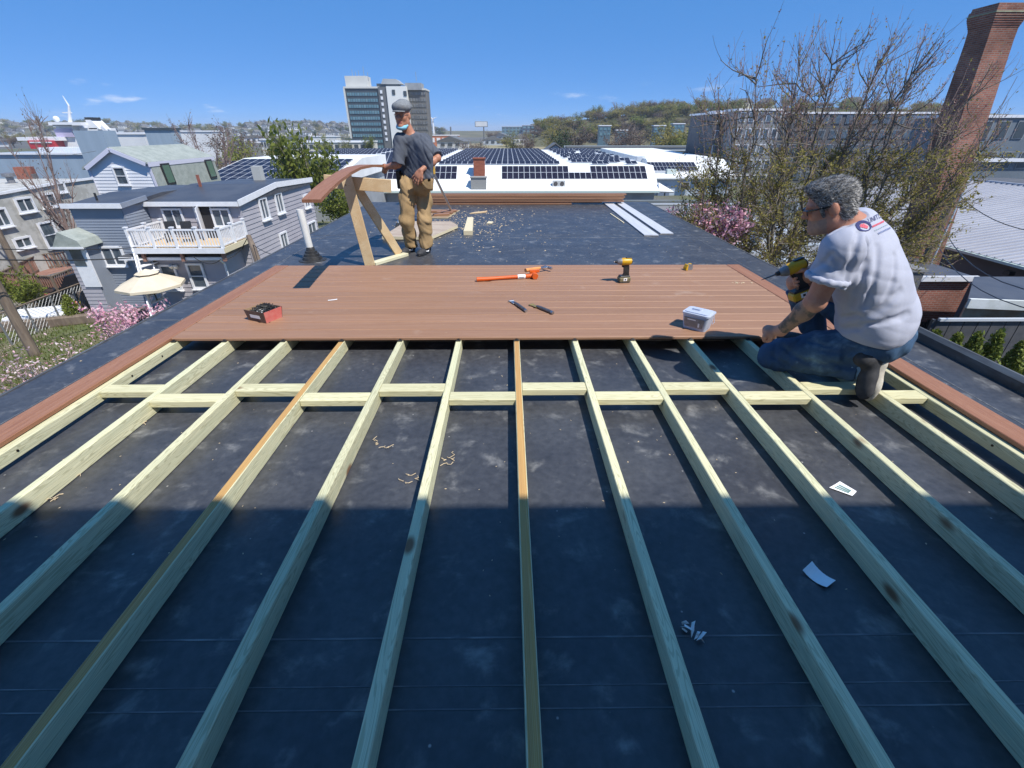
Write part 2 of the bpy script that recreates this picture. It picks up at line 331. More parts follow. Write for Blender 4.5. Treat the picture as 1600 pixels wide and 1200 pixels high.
# tape measure
t = thing('tape_measure', 'small yellow and grey tape measure at the far edge of the deck', 'tape measure', (1.86, 4.70, DT+.001), R(20))
b = MB(); b.prism([(-.036, 0), (.036, 0), (.040, .02), (.034, .052), (.010, .062), (-.024, .060), (-.040, .03)], (0, -.022, 0), X_, Z_, (0, .044, 0)); bo = b.build('case', m_grey, t)
b = MB(); b.prism([(-.042, .004), (-.020, .001), (-.022, .061), (-.030, .056), (-.042, .03)], (0, -.024, 0), X_, Z_, (0, .048, 0)); b.box((.01, 0, .0615), (.03, .03, .004)); b.build('side_cover', m_yel, t)
b = MB(); b.box((-.046, 0, .008), (.014, .02, .002)); b.build('blade_hook', m_steel, t)
# orange dead-blow hammer
a, c = V((-.300, 4.30, DT)), V((.326, 4.40, DT)); t = thing('dead_blow_hammer', 'long bright orange dead-blow hammer with white label lying on the deck', 'hammer', a, math.atan2(c.y-a.y, c.x-a.x))
b = MB(); b.tube([(0, 0, .020), (.10, .0, .020), (.22, .012, .020), (.34, .02, .020), (.50, .02, .021)], [.021, .020, .017, .018, .020], 12); smooth_angle(b.build('handle', m_org, t), 50)
b = MB(); b.tube([(.40, .02, .021), (.475, .02, .021)], .0215, 12); b.build('label_band', m_white, t)
b = MB(); b.box((.435, -.0018, .021), (.05, .002, .010)); b.build('label_print', mat('grey_print', (.3, .3, .32), rough=.7), t)
b = MB(); b.lathe((.565, -.03, .030), [(.028, 0), (.031, .008), (.031, .03), (.025, .045), (.025, .09), (.031, .105), (.031, .128), (.028, .136)], 16, rotx(-math.pi/2)); hd = smooth_angle(b.build('head', m_org, t), 40)
b = MB(); b.tube([(.48, .02, .022), (.57, .02, .026)], [.021, .024], 12); smooth_angle(b.build('neck', m_org, t), 50)
b = MB(); b.box((.575, .06, .058), (.10, .012, .030), bev=.003); b.build('wedge', m_org, t)
# claw hammer
a, c = V((.171, 4.468, DT)), V((.457, 4.72, DT)); an = math.atan2(c.y-a.y, c.x-a.x); t = thing('claw_hammer', 'claw hammer with pale orange handle and steel head resting against the dead-blow hammer', 'hammer', a, an)
b = MB(); b.tube([(0, 0, .060), (.05, 0, .058), (.12, 0, .054), (.20, 0, .048)], [.019, .018, .016, .014], 10); smooth_angle(b.build('grip', mat('pale_orange_grip', (.72, .30, .09), (.66, .26, .08), rough=.5, scale=10), t), 50)
b = MB(); b.tube([(.20, 0, .048), (.31, 0, .038)], [.009, .010], 8); b.build('shaft', m_steel, t)
b = MB(); b.lathe((.315, -.055, .036), [(.014, 0), (.015, .004), (.015, .016), (.010, .024), (.013, .045), (.013, .07)], 12, rotx(-math.pi/2)); hd = smooth_angle(b.build('head', m_steel, t), 40)
b = MB()
for s in (-1, 1): b.tube([(.315+s*.007, .015, .036), (.315+s*.010, .05, .040), (.315+s*.014, .085, .028)], [.008, .006, .003], 6)
b.build('claw', m_steel, hd)
# two pry bars / chisels
def chisel(label, a, c, m1, m2):
    a, c = V((*a, DT)), V((*c, DT)); t = thing('chisel', label, 'chisel', a, math.atan2(c.y-a.y, c.x-a.x), 'chisels lying on the deck'); Ln = (c-a).length
    b = MB(); b.box((.045, 0, .009), (.09, .034, .005), bev=.001); b.box((.01, 0, .010), (.02, .045, .006), bev=.001); b.build('blade', m1, t)
    b = MB(); b.tube([(.08, 0, .013), (.13, 0, .014), (Ln-.03, 0, .014), (Ln, 0, .013)], [.011, .014, .014, .012], 10); smooth_angle(b.build('handle', m2, t), 50)
    b = MB(); b.tube([(Ln-.012, 0, .0135), (Ln+.006, 0, .0135)], .0135, 10); b.build('strike_cap', m_steel, t)
chisel('steel chisel with dark handle, the left one of the pair lying on the deck', (.021, 3.714), (.141, 3.449), m_steel, m_dkst)
chisel('yellow-tipped chisel with dark handle, the right one of the pair lying on the deck', (.184, 3.616), (.346, 3.404), mat('brassy_steel', (.40, .30, .10), rough=.4, metal=.6), m_dkst)
# box of screws
t = thing('screw_box', 'open cardboard box of black screws with red printed end on the deck', 'box', (-1.86, 3.33, DT+.0005), R(-24))
w2, l2, h2, th = .090, .075, .085, .003
b = MB()
for s in (-1, 1):
    b.prism([(-w2, 0), (w2, 0), (w2+.012, h2), (-w2-.012, h2)], (0, s*l2-th/2+s*.0, 0), X_, (0, s*.12, 1), (0, th, 0))
b.box((0, 0, .003), (2*w2, 2*l2, .004)); wl = b.build('side_wall', mat('dark_printed_card', (.16, .10, .075), (.12, .07, .05), rough=.7, scale=12), t)
for s in (-1, 1): b = MB(); b.prism([(-l2+.003, 0), (l2-.003, 0), (l2+.006, h2), (-l2-.006, h2)], (s*w2-th/2, 0, 0), Y_, (s*.12, 0, 1), (th, 0, 0)); b.build('end_wall', m_kraft if s < 0 else m_red, t)
b = MB(); b.prism([(-.05, .03), (.05, .03), (.05, .055), (-.05, .055)], (0, -l2-.0035, 0), X_, (0, -.12, 1), (0, -.001, 0)); b.build('white_print', m_white, t)
b = MB(); b.box((.03, -.045, h2-.004), (.05, .035, .002), rotx(.25) @ roty(.1)); b.build('packing_slip', m_white, t)
b = MB(); rr = random.Random(5)
for i in range(150):
    x, y = rr.uniform(-.075, .082), rr.uniform(-.062, .062); z = .066+.045*math.exp(-((x-.02)**2+y*y)/.004)+rr.uniform(-.006, .006)
    dv = V((rr.uniform(-1, 1), rr.uniform(-1, 1), rr.uniform(-.35, .6))).normalized()*.022; b.tube([V((x, y, z))-dv, V((x, y, z))+dv*.8, V((x, y, z))+dv], [.0016, .0022, .0045], 5)
b.box((0, 0, .044), (2*w2-.01, 2*l2-.01, .036)); tag(b.build('screws', m_blk, t), kind='stuff')
# translucent plastic tub
m_tub = mat('translucent_plastic', (.62, .68, .80), (.56, .62, .76), rough=.35, spec=.5, scale=5, alpha=.72)
t = thing('plastic_tub', 'translucent plastic screw tub with grey label and lid at the deck edge', 'tub', (1.375, 3.118, DT+.001), R(-41))
def rr_poly(a, b_, r, n=4):
    out = []
    for cx, cy, a0 in ((a-r, b_-r, 0), (-a+r, b_-r, 90), (-a+r, -b_+r, 180), (a-r, -b_+r, 270)):
        for i in range(n+1): th_ = R(a0+90*i/n); out.append((cx+r*math.cos(th_), cy+r*math.sin(th_)))
    return out
b = MB(); P0, P1 = rr_poly(.080, .062, .018), rr_poly(.095, .076, .020); n = len(P0)
P0i, P1i = rr_poly(.076, .058, .016), rr_poly(.091, .072, .018)
b.add([(*p, 0) for p in P0]+[(*p, .115) for p in P1]+[(*p, .115) for p in P1i]+[(*p, .004) for p in P0i],
      [(i, (i+1) % n, n+(i+1) % n, n+i) for i in range(n)]+[(n+i, n+(i+1) % n, 2*n+(i+1) % n, 2*n+i) for i in range(n)]+[(2*n+i, 2*n+(i+1) % n, 3*n+(i+1) % n, 3*n+i) for i in range(n)]+[tuple(range(n)), tuple(range(3*n, 4*n))])
tb = smooth_angle(b.build('tub_body', m_tub, t), 40)
b = MB(); b.prism(rr_poly(.099, .080, .022), (0, 0, .112), X_, Y_, (0, 0, .010)); ld = b.build('rim', m_tub, t)
b = MB(); b.prism(rr_poly(.082, .064, .018), (0, 0, .121), X_, Y_, (0, 0, .008)); b.prism(rr_poly(.03, .02, .01), (-.02, .01, .128), X_, Y_, (0, 0, .012)); b.build('lid', m_tub, t)
b = MB(); b.prism([(-.066, .022), (.060, .022), (.070, .092), (-.076, .092)], (0, -.0655, 0), X_, (0, -.125, 1), (0, -.0015, 0)); lb = b.build('label', mat('grey_label', (.22, .21, .20), (.28, .26, .25), rough=.6, scale=40), t)
b = MB(); b.box((-.02, -.0765, .078), (.06, .0015, .008), rotx(.12)); b.box((.035, -.0745, .045), (.012, .0015, .03), rotx(.12)); b.build('label_print', m_white, lb)
b = MB(); b.box((0, 0, .028), (.135, .10, .045), bev=.01); b.build('screw_fill', mat('tub_fill', (.33, .30, .30), (.2, .19, .19), rough=.6, scale=60), t)
b = MB(); b.tube([(.098, .02, .112), (.112, .02, .06), (.112, -.02, .06), (.098, -.02, .112)], .0022, 6); b.build('bail', m_tub, t)
# papers and scraps
def paper(name, label, pts, z, bend=.01, print_=False):
    t = thing(name, label, 'paper', (sum(p[0] for p in pts)/4, sum(p[1] for p in pts)/4, z)); o = t.location
    b = MB(); n = 6; A, B_, C_, D_ = [V((p[0]-o.x, p[1]-o.y, 0)) for p in pts]; vs = []; fs = []
    for i in range(n+1):
        u = i/n; zz = bend*(2*u-1)**2+.001
        for e, f in ((A, D_), (B_, C_)): q = e.lerp(f, u); vs.append((q.x, q.y, zz))
    k = len(vs); vs += [(v[0], v[1], v[2]+.0006) for v in vs]
    for i in range(n): fs += [(2*i, 2*i+1, 2*i+3, 2*i+2), (k+2*i, k+2*i+2, k+2*i+3, k+2*i+1)]
    b.add(vs, fs); b.build('sheet', m_white, t, fix=False)
    if print_:
        b = MB()
        for i in range(3):
            u = .25+.2*i; q0 = A.lerp(D_, u); q1 = B_.lerp(C_, u); p0, p1 = q0.lerp(q1, .15), q0.lerp(q1, .8); b.bar((p0.x, p0.y, .0042), (p1.x, p1.y, .0042), .006, .0008)
        b.build('print', mat('green_print', (.18, .32, .30), rough=.8), t)
    return t
paper('paper_scrap', 'plain white paper slip curling in the shade between the right-hand joists', [(1.129, 1.046), (1.081, 1.019), (1.038, 1.089), (1.094, 1.127)], ZR+.001, .012)
paper('paper_scrap', 'printed paper label lying half under a joist at the edge of the shadow', [(1.405, 1.525), (1.472, 1.472), (1.51, 1.50), (1.478, 1.565)], ZR+.001, .002, True)
paper('paper_scrap', 'tiny torn white label stuck on the deck boards in front of the sawhorse', [(-1.53, 3.755), (-1.525, 3.74), (-1.455, 3.765), (-1.46, 3.785)], DT+.001, .001)
t = thing('crumpled_wrapper', 'small crumpled white wrapper beside a joist in the shade', 'litter', (.568, .865, ZR+.002)); b = MB(); rr = random.Random(3)
for i in range(9):
    a_ = V((rr.uniform(-.03, .03), rr.uniform(-.028, .028), rr.uniform(.002, .012))); u_ = V((rr.uniform(-.022, .022), rr.uniform(-.022, .022), rr.uniform(-.004, .012))); v_ = V((rr.uniform(-.016, .016), rr.uniform(-.016, .016), rr.uniform(0, .012)))
    b.add([a_-u_*.4, a_+u_, a_+u_+v_, a_+v_*.8, (a_+u_*.5+v_*.5)+V((0, 0, .006))], [(0, 1, 4), (1, 2, 4), (2, 3, 4), (3, 0, 4)])
b.build('film', m_white, t)
# wood shavings and flecks on the membrane and boards
b = MB(); rr = random.Random(21)
def fleck(x, y, z, s):
    a_ = rr.uniform(0, 6.3); u_ = V((math.cos(a_), math.sin(a_), 0))*s; v_ = V((-math.sin(a_), math.cos(a_), 0))*s*rr.uniform(.25, .7)
    p_ = V((x, y, z)); b.add([p_-u_, p_+v_, p_+u_, p_-v_, p_+V((0, 0, s*.3))], [(0, 1, 4), (1, 2, 4), (2, 3, 4), (3, 0, 4)])
for i in range(700):
    x, y = rr.gauss(-.75, .55), rr.gauss(8.2, .95)
    if y < 10.2 and y > 5.1 and abs(x) < 2.9: fleck(x, y, ZR+.001, rr.uniform(.006, .022))
for i in range(380): fleck(rr.uniform(-2.2, 2.9), rr.uniform(5.0, 10.2), ZR+.001, rr.uniform(.003, .010))
for i in range(170): fleck(rr.uniform(-2.25, 2.25), rr.uniform(1.0, 2.9), ZR+.001, rr.uniform(.002, .007))
for i in range(90): fleck(rr.uniform(-2.95, 2.95), rr.uniform(1.0, 9), ZR+.001, rr.uniform(.003, .009))
tag(b.build('sawdust_flecks', m_saw), 'pale sawdust and wood flecks scattered over the membrane', 'sawdust', kind='stuff')
b = MB()
for i in range(70): fleck(rr.uniform(-2.3, 2.3), rr.uniform(3.0, 4.85), DT+.0016, rr.uniform(.002, .006))
for i in range(14): fleck(2.19+rr.gauss(0, .05), 4.235+rr.gauss(0, .012), DT+.0016, rr.uniform(.008, .02))
tag(b.build('wood_shavings', m_saw), 'pale wood shavings on the brown deck boards', 'sawdust', kind='stuff')
b = MB()                                              # curled shavings near the left rim
for (x, y) in ((-2.05, 1.75), (-1.98, 2.05), (-2.0, 1.62), (-1.93, 1.45), (-.62, 1.85), (-.45, 1.6), (-.3, 1.72)):
    for j in range(4):
        q = V((x+rr.uniform(-.05, .05), y+rr.uniform(-.04, .04), ZR+.004)); pts = [q]
        for i in range(5): q = q+V((rr.uniform(-.018, .018), rr.uniform(-.018, .018), rr.uniform(-.001, .004))); pts.append(q)
        b.tube(pts, .0018, 4)
tag(b.build('curled_shavings', m_saw), 'curled pale shavings lying on the membrane between the joists', 'sawdust', kind='stuff')
# vent pipe in its boot
t = thing('vent_pipe', 'white plastic vent pipe in a ribbed black rubber boot on the roof', 'vent pipe', (-2.375, 5.62, ZR)); M = roty(R(-3))
b = MB(); b.lathe((0, 0, .02), [(.041, 0), (.041, .56), (.036, .56), (.036, .40)], 20, M); smooth_angle(b.build('pipe', m_pvc, t), 40)
b = MB(); b.lathe((0, 0, 0), [(.16, .0), (.16, .006), (.115, .012), (.108, .045), (.092, .05), (.088, .078), (.072, .083), (.068, .11), (.052, .115), (.047, .15), (.043, .155)], 24); smooth_angle(b.build('boot', m_rubber, t), 35)
# sawhorse
t = thing('sawhorse', 'homemade sawhorse of raw pine boards carrying the brown plank', 'sawhorse', (0, 0, 0))
HX, HY, HZ = -1.60, 5.36, .86
b = MB(); b.bar(at(507, 283, 5.36), at(611, 291, 5.40), .038, .13, bev=.003); b.build('beam', m_raw, t)
b = MB(); b.bar((-1.605, 5.34, ZR), (-1.712, 5.305, HZ+.03), .115, .038, up=(.15, -1, 0), bev=.003); b.build('leg', m_raw, t)
b = MB(); b.bar((-1.36, 5.78, ZR+.035), (-1.66, 5.40, HZ-.08), .10, .038, up=(.6, -.8, .2), bev=.003); b.build('leg', m_raw, t)
b = MB(); b.bar((-1.57, 5.35, ZR+.019), (-1.28, 5.82, ZR+.019), .089, .036, bev=.003); b.build('foot_plate', mat('pale_treated_plate', (.66, .63, .44), (.6, .56, .38), rough=.7, scale=3), t)
# the sagging plank over the sawhorse: centre line bends
def plank(name, pts, width, thick, m, label, cat, group=None, side=None):
    b = MB(); vs = []; fs = []; pts = [V(p) for p in pts]; n = len(pts)
    for i, p in enumerate(pts):
        d = (pts[min(i+1, n-1)]-pts[max(i-1, 0)]).normalized(); sx = (side if side is not None else d.cross(Z_)).normalized(); up = sx.cross(d).normalized()
        for a_, c_ in ((-1, -1), (1, -1), (1, 1), (-1, 1)): vs.append(p+sx*a_*width/2+up*c_*thick/2)
    for i in range(n-1):
        for j in range(4): fs.append((i*4+j, i*4+(j+1) % 4, i*4+4+(j+1) % 4, i*4+4+j))
    fs += [(3, 2, 1, 0), (4*n-4, 4*n-3, 4*n-2, 4*n-1)]; b.add(vs, fs); o = b.build(name, m); return tag(o, label, cat, group)
pa = [(-1.50, 3.745, .815), (-1.52, 4.05, .858), (-1.54, 4.4, .897), (-1.56, 4.8, .930), (-1.575, 5.2, .948), (-1.56, 5.6, .945), (-1.52, 5.95, .925), (-1.48, 6.3, .895), (-1.42, 6.7, .86)]
plank('composite_plank', pa, .14, .025, m_compy, 'brown composite plank bending over the sawhorse toward the camera', 'plank')
# saw stand behind the standing man
t = thing('saw_stand', 'folding aluminium saw stand with yellow brackets and splayed legs', 'saw stand', (0, 0, 0))
S1, S0 = at(674, 266, 8.1), at(636, 268, 8.1)
b = MB(); b.bar(S0, S1, .10, .07, bev=.01); b.build('beam', m_alu, t)
b = MB(); b.box(S1+V((.0, 0, .02)), (.11, .14, .17), bev=.015); b.build('bracket', m_yel, t)
for p0, p1 in ((S1+V((.02, 0, -.02)), V((-1.07, 9.3, ZR))), (S0+V((.14, .05, -.03)), V((-1.62, 8.9, ZR))), (S0+V((.10, 0, -.03)), V((-1.807, 7.762, ZR)))):
    b = MB(); b.tube([p0, p1], .021, 10); lg = smooth_angle(b.build('leg', m_alu, t), 50); dd = (p0-p1).normalized(); b = MB(); b.tube([p1, p1+dd*.07], [.030, .025], 10); b.build('rubber_foot', m_rubber, lg)
# plywood, offcuts, strips
def slab(name, label, cat, pts, z, th, m, group=None, m2=None):
    cx, cy = sum(p[0] for p in pts)/len(pts), sum(p[1] for p in pts)/len(pts)
    b = MB(); n = len(pts); b.prism([(p[0]-cx, p[1]-cy) for p in pts], (0, 0, 0), X_, Y_, (0, 0, th)); b.m[0] = 1 if m2 else 0
    for i in range(2, 2+n): b.m[i] = 1 if m2 else 0
    o = b.build(name, [m, m2] if m2 else m, loc=(cx, cy, z)); return tag(o, label, cat, group)
slab('plywood_sheet', 'weathered plywood sheet on the roof behind the standing man', 'plywood', [(-1.80, 6.75), (-1.10, 6.72), (-.80, 7.62), (-.95, 8.0), (-1.70, 8.0)], ZR+.012, .04, m_ply, m2=m_edge)
slab('cardboard_sheet', 'torn tan cardboard sheet with offcuts near the plank stack', 'cardboard', [(-1.55, 8.62), (-1.08, 8.58), (-1.02, 9.05), (-.94, 9.5), (-1.6, 9.6)], ZR+.004, .012, m_kraft, m2=m_edge)
for i, (x, y, a_) in enumerate(((-1.22, 8.85, 10), (-1.18, 9.05, -8), (-1.3, 9.2, 4), (-1.12, 9.22, 20))):
    b = MB(); b.box((0, 0, 0), (.30, .11, .03), bev=.003); o = b.build('plank_offcut', m_comps, loc=(x, y, ZR+.033+.002*i)); o.rotation_euler = (0, 0, R(a_)); tag(o, ('nearest', 'second nearest', 'farthest', 'rightmost')[i]+' short brown plank offcut in the pile on the torn cardboard', 'offcut', 'brown offcuts on the cardboard')
slab('lumber_offcut', 'short pale two-by-four offcut standing in sawdust on the roof', 'offcut', [(-.665, 7.1), (-.53, 7.1), (-.60, 8.35), (-.70, 8.35)], ZR+.002, .06, m_edge)
slab('wood_chip', 'small yellow wood splinter near the plank stack', 'wood chip', [(-.72, 9.1), (-.42, 9.25), (-.40, 9.42), (-.66, 9.22)], ZR+.002, .012, m_raw)
slab('wood_chip', 'little round white chip right of the pale offcut', 'wood chip', [(-.36, 8.05), (-.27, 8.03), (-.25, 8.2), (-.33, 8.24)], ZR+.002, .012, m_edge)
tag(slab('trim_strip', 'long pale grey trim strip on the roof, the left one of two', 'trim strip', [(2.03, 7.02), (2.24, 7.0), (2.25, 10.5), (2.06, 10.5)], ZR+.004, .015, m_trim), group='pale trim strips')
tag(slab('trim_strip', 'long pale grey trim strip on the roof, the right one of two', 'trim strip', [(2.31, 7.14), (2.50, 7.13), (2.50, 10.55), (2.33, 10.55)], ZR+.004, .015, m_trim), group='pale trim strips')
b = MB(); b.box((0, 0, 0), (1.0, .02, .01)); o = tag(b.build('wood_lath', m_edge, loc=(1.95, 8.6, ZR+.006)), 'thin dirty wooden lath beside the pale trim strips', 'lath'); o.rotation_euler = (0, 0, R(92))
# stack of decking planks at the far edge
lv = ['lowest', 'second lowest', 'third lowest', 'fourth lowest', 'fifth lowest', 'third highest', 'second highest', 'topmost']
for k in range(8):
    x0, x1 = (-2.3, (1.35, 2.0, 2.46, 2.40, 2.44, 2.47, 2.45, 2.50)[k])
    if k == 0: x0 = -2.1
    b = MB(); b.box((0, 0, 0), (x1-x0, .14*(2 if 1 < k < 7 else 1), .0245), bev=.002); dy = (0, .03, .08, .075, .07, .08, .075, .03)[k]
    o = b.build('deck_plank', m_comps, loc=((x0+x1)/2, 10.38+dy, ZR+.004+.0255*k+.0125)); tag(o, lv[k]+' plank in the brown stack along the far roof edge', 'plank', 'planks stacked at the far roof edge')
# ================================================================ the house behind the photographer; its shadow falls across the near joists
m_clap = mat('tan_clapboard', (.70, .68, .62), (.64, .62, .56), rough=.7, scale=3)
t = thing('house', 'tan clapboard house rising behind the photographer over the deck', 'house', (0, -.6, 0))
TOPZ = ZR+(1.431+.42)/.45
b = MB(); b.box((1.6, -2.2, (TOPZ-7)/2-.1), (9.2, 4.0, TOPZ+7-.2)); b.build('wall', m_clap, t)
b = MB(); b.box((1.6, -2.1, TOPZ-.1), (9.6, 4.56, .2)); b.build('roof', m_rub, t)
b = MB()
for i in range(36): b.prism([(0, 0), (.022, 0), (.004, .115)], (-3, -.2, i*.115-.05), (0, 1, 0), Z_, (9.2, 0, 0))
b.build('clapboards', m_clap, t)['kind'] = 'stuff'
for x in (-1.6, 2.9):
    b = MB(); b.box((x, -.19, 1.2), (1.1, .12, 1.5)); f = b.build('window', m_pvc, t); b = MB(); b.box((x, -.14, 1.2), (.9, .05, 1.3)); b.build('pane', mat('dark_window_glass', (.03, .04, .05), rough=.05, spec=.8), f)
# ================================================================ people: smooth-blended limbs turned into one continuous surface
class SDF:
    """list of tapered limbs and ellipsoids, blended with a smooth minimum, meshed with surface nets"""
    def __init__(s): s.p = []
    def cone(s, a, b, ra, rb, k=.025, cuts=(), sub=False, flat=None): s.p.append(('c', np.array(a, float), np.array(b, float), ra, rb, k, cuts, sub)); return s
    def chain(s, pts, rs, k=.02):
        for i in range(len(pts)-1): s.cone(pts[i], pts[i+1], rs[i], rs[i+1], k)
        return s
    def ell(s, c, r, Mx=None, k=.025, cuts=(), sub=False): s.p.append(('e', np.array(c, float), np.array(Mx if Mx is not None else np.eye(3), float), np.array(r, float), None, k, cuts, sub)); return s
    def mesh(s, vox, noise=None, clip=()):
        lo, hi = [], []
        for q in s.p:
            if q[7]: continue
            if q[0] == 'c': m = max(q[3], q[4]); lo += [q[1]-m, q[2]-m]; hi += [q[1]+m, q[2]+m]
            else: m = q[3].max(); lo += [q[1]-m]; hi += [q[1]+m]
        lo = np.min(lo, 0)-.04; hi = np.max(hi, 0)+.04; n = np.ceil((hi-lo)/vox).astype(int)+1
        F = np.full(n, 9.0, np.float32); ax = [lo[i]+vox*np.arange(n[i]) for i in range(3)]
        for q in s.p:
            if q[0] == 'c': m = max(q[3], q[4])+.07; l_, h_ = np.minimum(q[1], q[2])-m, np.maximum(q[1], q[2])+m
            else: m = q[3].max()+.07; l_, h_ = q[1]-m, q[1]+m
            i0 = np.clip(np.floor((l_-lo)/vox).astype(int), 0, n-1); i1 = np.clip(np.ceil((h_-lo)/vox).astype(int)+1, 1, n); sl = tuple(slice(a, b) for a, b in zip(i0, i1))
            P = np.stack(np.meshgrid(*[ax[i][sl[i]] for i in range(3)], indexing='ij'), -1)
            if q[0] == 'c':
                ba = q[2]-q[1]; t = np.clip(((P-q[1])@ba)/max(1e-9, ba@ba), 0, 1); d = np.linalg.norm(P-q[1]-t[..., None]*ba, axis=-1)-(q[3]+t*(q[4]-q[3]))
            else:
                L_ = (P-q[1])@q[2]; k0 = np.linalg.norm(L_/q[3], axis=-1); k1 = np.linalg.norm(L_/(q[3]**2), axis=-1)+1e-9; d = k0*(k0-1)/k1
            for (cp_, cn_) in q[6]: d = np.maximum(d, (P-np.array(cp_))@np.array(cn_))
            f = F[sl]; k = q[5]
            if q[7]: h = np.clip(.5-.5*(f+d)/k, 0, 1); F[sl] = f*(1-h)-d*h+k*h*(1-h)
            else: h = np.clip(.5+.5*(f-d)/k, 0, 1); F[sl] = f*(1-h)+d*h-k*h*(1-h)
        if noise is not None or clip:
            P = np.stack(np.meshgrid(*ax, indexing='ij'), -1)
            if noise is not None: F = F+noise(P).astype(np.float32)
            for (cp_, cn_) in clip: F = np.maximum(F, (P-np.array(cp_))@np.array(cn_))
        return nets(F, lo, vox)
def nets(F, lo, vox):
    S_ = F < 0; nx, ny, nz = F.shape
    c = np.zeros((nx-1, ny-1, nz-1), np.int16)
    for a in (0, 1):
        for b in (0, 1):
            for e in (0, 1): c += S_[a:nx-1+a, b:ny-1+b, e:nz-1+e]
    act = (c > 0) & (c < 8); idx = np.full(act.shape, -1, np.int64); I = np.argwhere(act); idx[act] = np.arange(len(I))
    acc = np.zeros((len(I), 3)); cnt = np.zeros(len(I)); co_ = [(a, b, e) for a in (0, 1) for b in (0, 1) for e in (0, 1)]
    val = {k: F[I[:, 0]+k[0], I[:, 1]+k[1], I[:, 2]+k[2]].astype(float) for k in co_}
    for k in co_:
        for axn in range(3):
            if k[axn] == 0:
                k2 = tuple(1 if i == axn else k[i] for i in range(3)); v0, v1 = val[k], val[k2]; m = (v0 < 0) != (v1 < 0)
                t = np.where(m, v0/np.where(v0 == v1, 1, v0-v1), 0); p = np.tile(np.array(k, float), (len(I), 1)); p[:, axn] += t; acc[m] += p[m]; cnt[m] += 1
    vs = lo+vox*(I+acc/cnt[:, None]); fs = []
    for axn in range(3):
        sl0 = [slice(None)]*3; sl1 = [slice(None)]*3; sl0[axn] = slice(0, -1); sl1[axn] = slice(1, None)
        E = np.argwhere(S_[tuple(sl0)] != S_[tuple(sl1)]); u, v_ = (axn+1) % 3, (axn+2) % 3
        E = E[(E[:, u] > 0) & (E[:, v_] > 0) & (E[:, u] < F.shape[u]-1) & (E[:, v_] < F.shape[v_]-1)]
        if not len(E): continue
        du = np.zeros(3, int); du[u] = 1; dv = np.zeros(3, int); dv[v_] = 1
        q = [idx[tuple((E-a).T)] for a in (du+dv, dv, np.zeros(3, int), du)]; Q = np.stack(q, 1); flip = ~S_[tuple(E.T)]; Q[flip] = Q[flip][:, ::-1]; fs.append(Q)
    return vs, np.concatenate(fs)
def sdf_obj(name, sd, vox, m, parent, noise=None, clip=(), paint=None):
    vs, fs = sd.mesh(vox, noise, clip); me = bpy.data.meshes.new(name); me.from_pydata(vs.tolist(), [], fs.tolist())
    for mm in (m if isinstance(m, list) else [m]): me.materials.append(mm)
    if paint is not None: me.polygons.foreach_set('material_index', paint(vs[fs].mean(1)).astype(np.int32))
    me.polygons.foreach_set('use_smooth', [True]*len(me.polygons)); me.update(); o = bpy.data.objects.new(name, me); C.objects.link(o); o.parent = parent; return o
def A(*v): return np.array(v, float)
def unit(v): v = np.array(v, float); return v/np.linalg.norm(v)
def folds(seed, amp, freq, axis=None, amp2=None):
    """cloth creases: warped ridges across a direction"""
    r = np.random.RandomState(seed); ws = []
    for i in range(5):
        d = r.normal(size=3)
        if axis is not None: d = d*.45+np.array(axis)*r.choice([-1, 1])
        ws.append((unit(d)*freq*r.uniform(.6, 1.7), r.uniform(0, 6.3), r.normal(size=3)*freq*.45, r.uniform(0, 6.3)))
    def f(P):
        o = 0
        for k, ph, k2, p2 in ws: o = o+np.sin(P@k+ph+1.8*np.sin(P@k2+p2))
        o = o/len(ws); q = 0
        for k, ph, k2, p2 in ws[:3]: q = q+np.abs(np.sin(P@(k*.7)+ph*2+2.2*np.sin(P@(k2*1.3)+p2)))
        return amp*(np.abs(o)**.8*np.sign(o))+amp*.55*(1-q/1.9)
    return f
def frame(fwd, up):
    f = unit(fwd); u = np.array(up, float); u = unit(u-f*(u@f)); r = np.cross(f, u); return np.stack([r, f, u], 1)      # columns right, forward, up
def add_head(s, c, Fm, k=.02, wide=1.0):
    T = lambda x, y, z: c+Fm@A(x*wide, y, z)
    s.ell(T(0, -.014, .036), (.077*wide, .098, .088), Fm, .02); s.ell(T(0, .022, -.028), (.064*wide, .068, .088), Fm, .03)
    for q in (-1, 1):
        s.cone(T(q*.048, -.005, -.055), T(q*.012, .066, -.100), .030, .024, .025); s.ell(T(q*.036, .056, -.022), (.024, .024, .026), Fm, .02)
        s.ell(T(q*.080, -.014, -.006), (.011, .023, .034), Fm, .006); s.cone(T(q*.010, .083, .026), T(q*.042, .072, .024), .011, .011, .012)
    s.ell(T(0, .076, -.102), (.022, .018, .018), Fm, .02)
    s.cone(T(0, .086, .014), T(0, .108, -.024), .008, .0135, .012); s.cone(T(-.013, .096, -.029), T(.013, .096, -.029), .0085, .0085, .008)
    s.cone(T(-.020, .084, -.058), T(.020, .084, -.058), .008, .008, .008); s.cone(T(-.017, .084, -.070), T(.017, .084, -.070), .0085, .0085, .008)
    for q in (-1, 1): s.ell(T(q*.032, .096, .004), (.017, .013, .012), Fm, .010, sub=True)
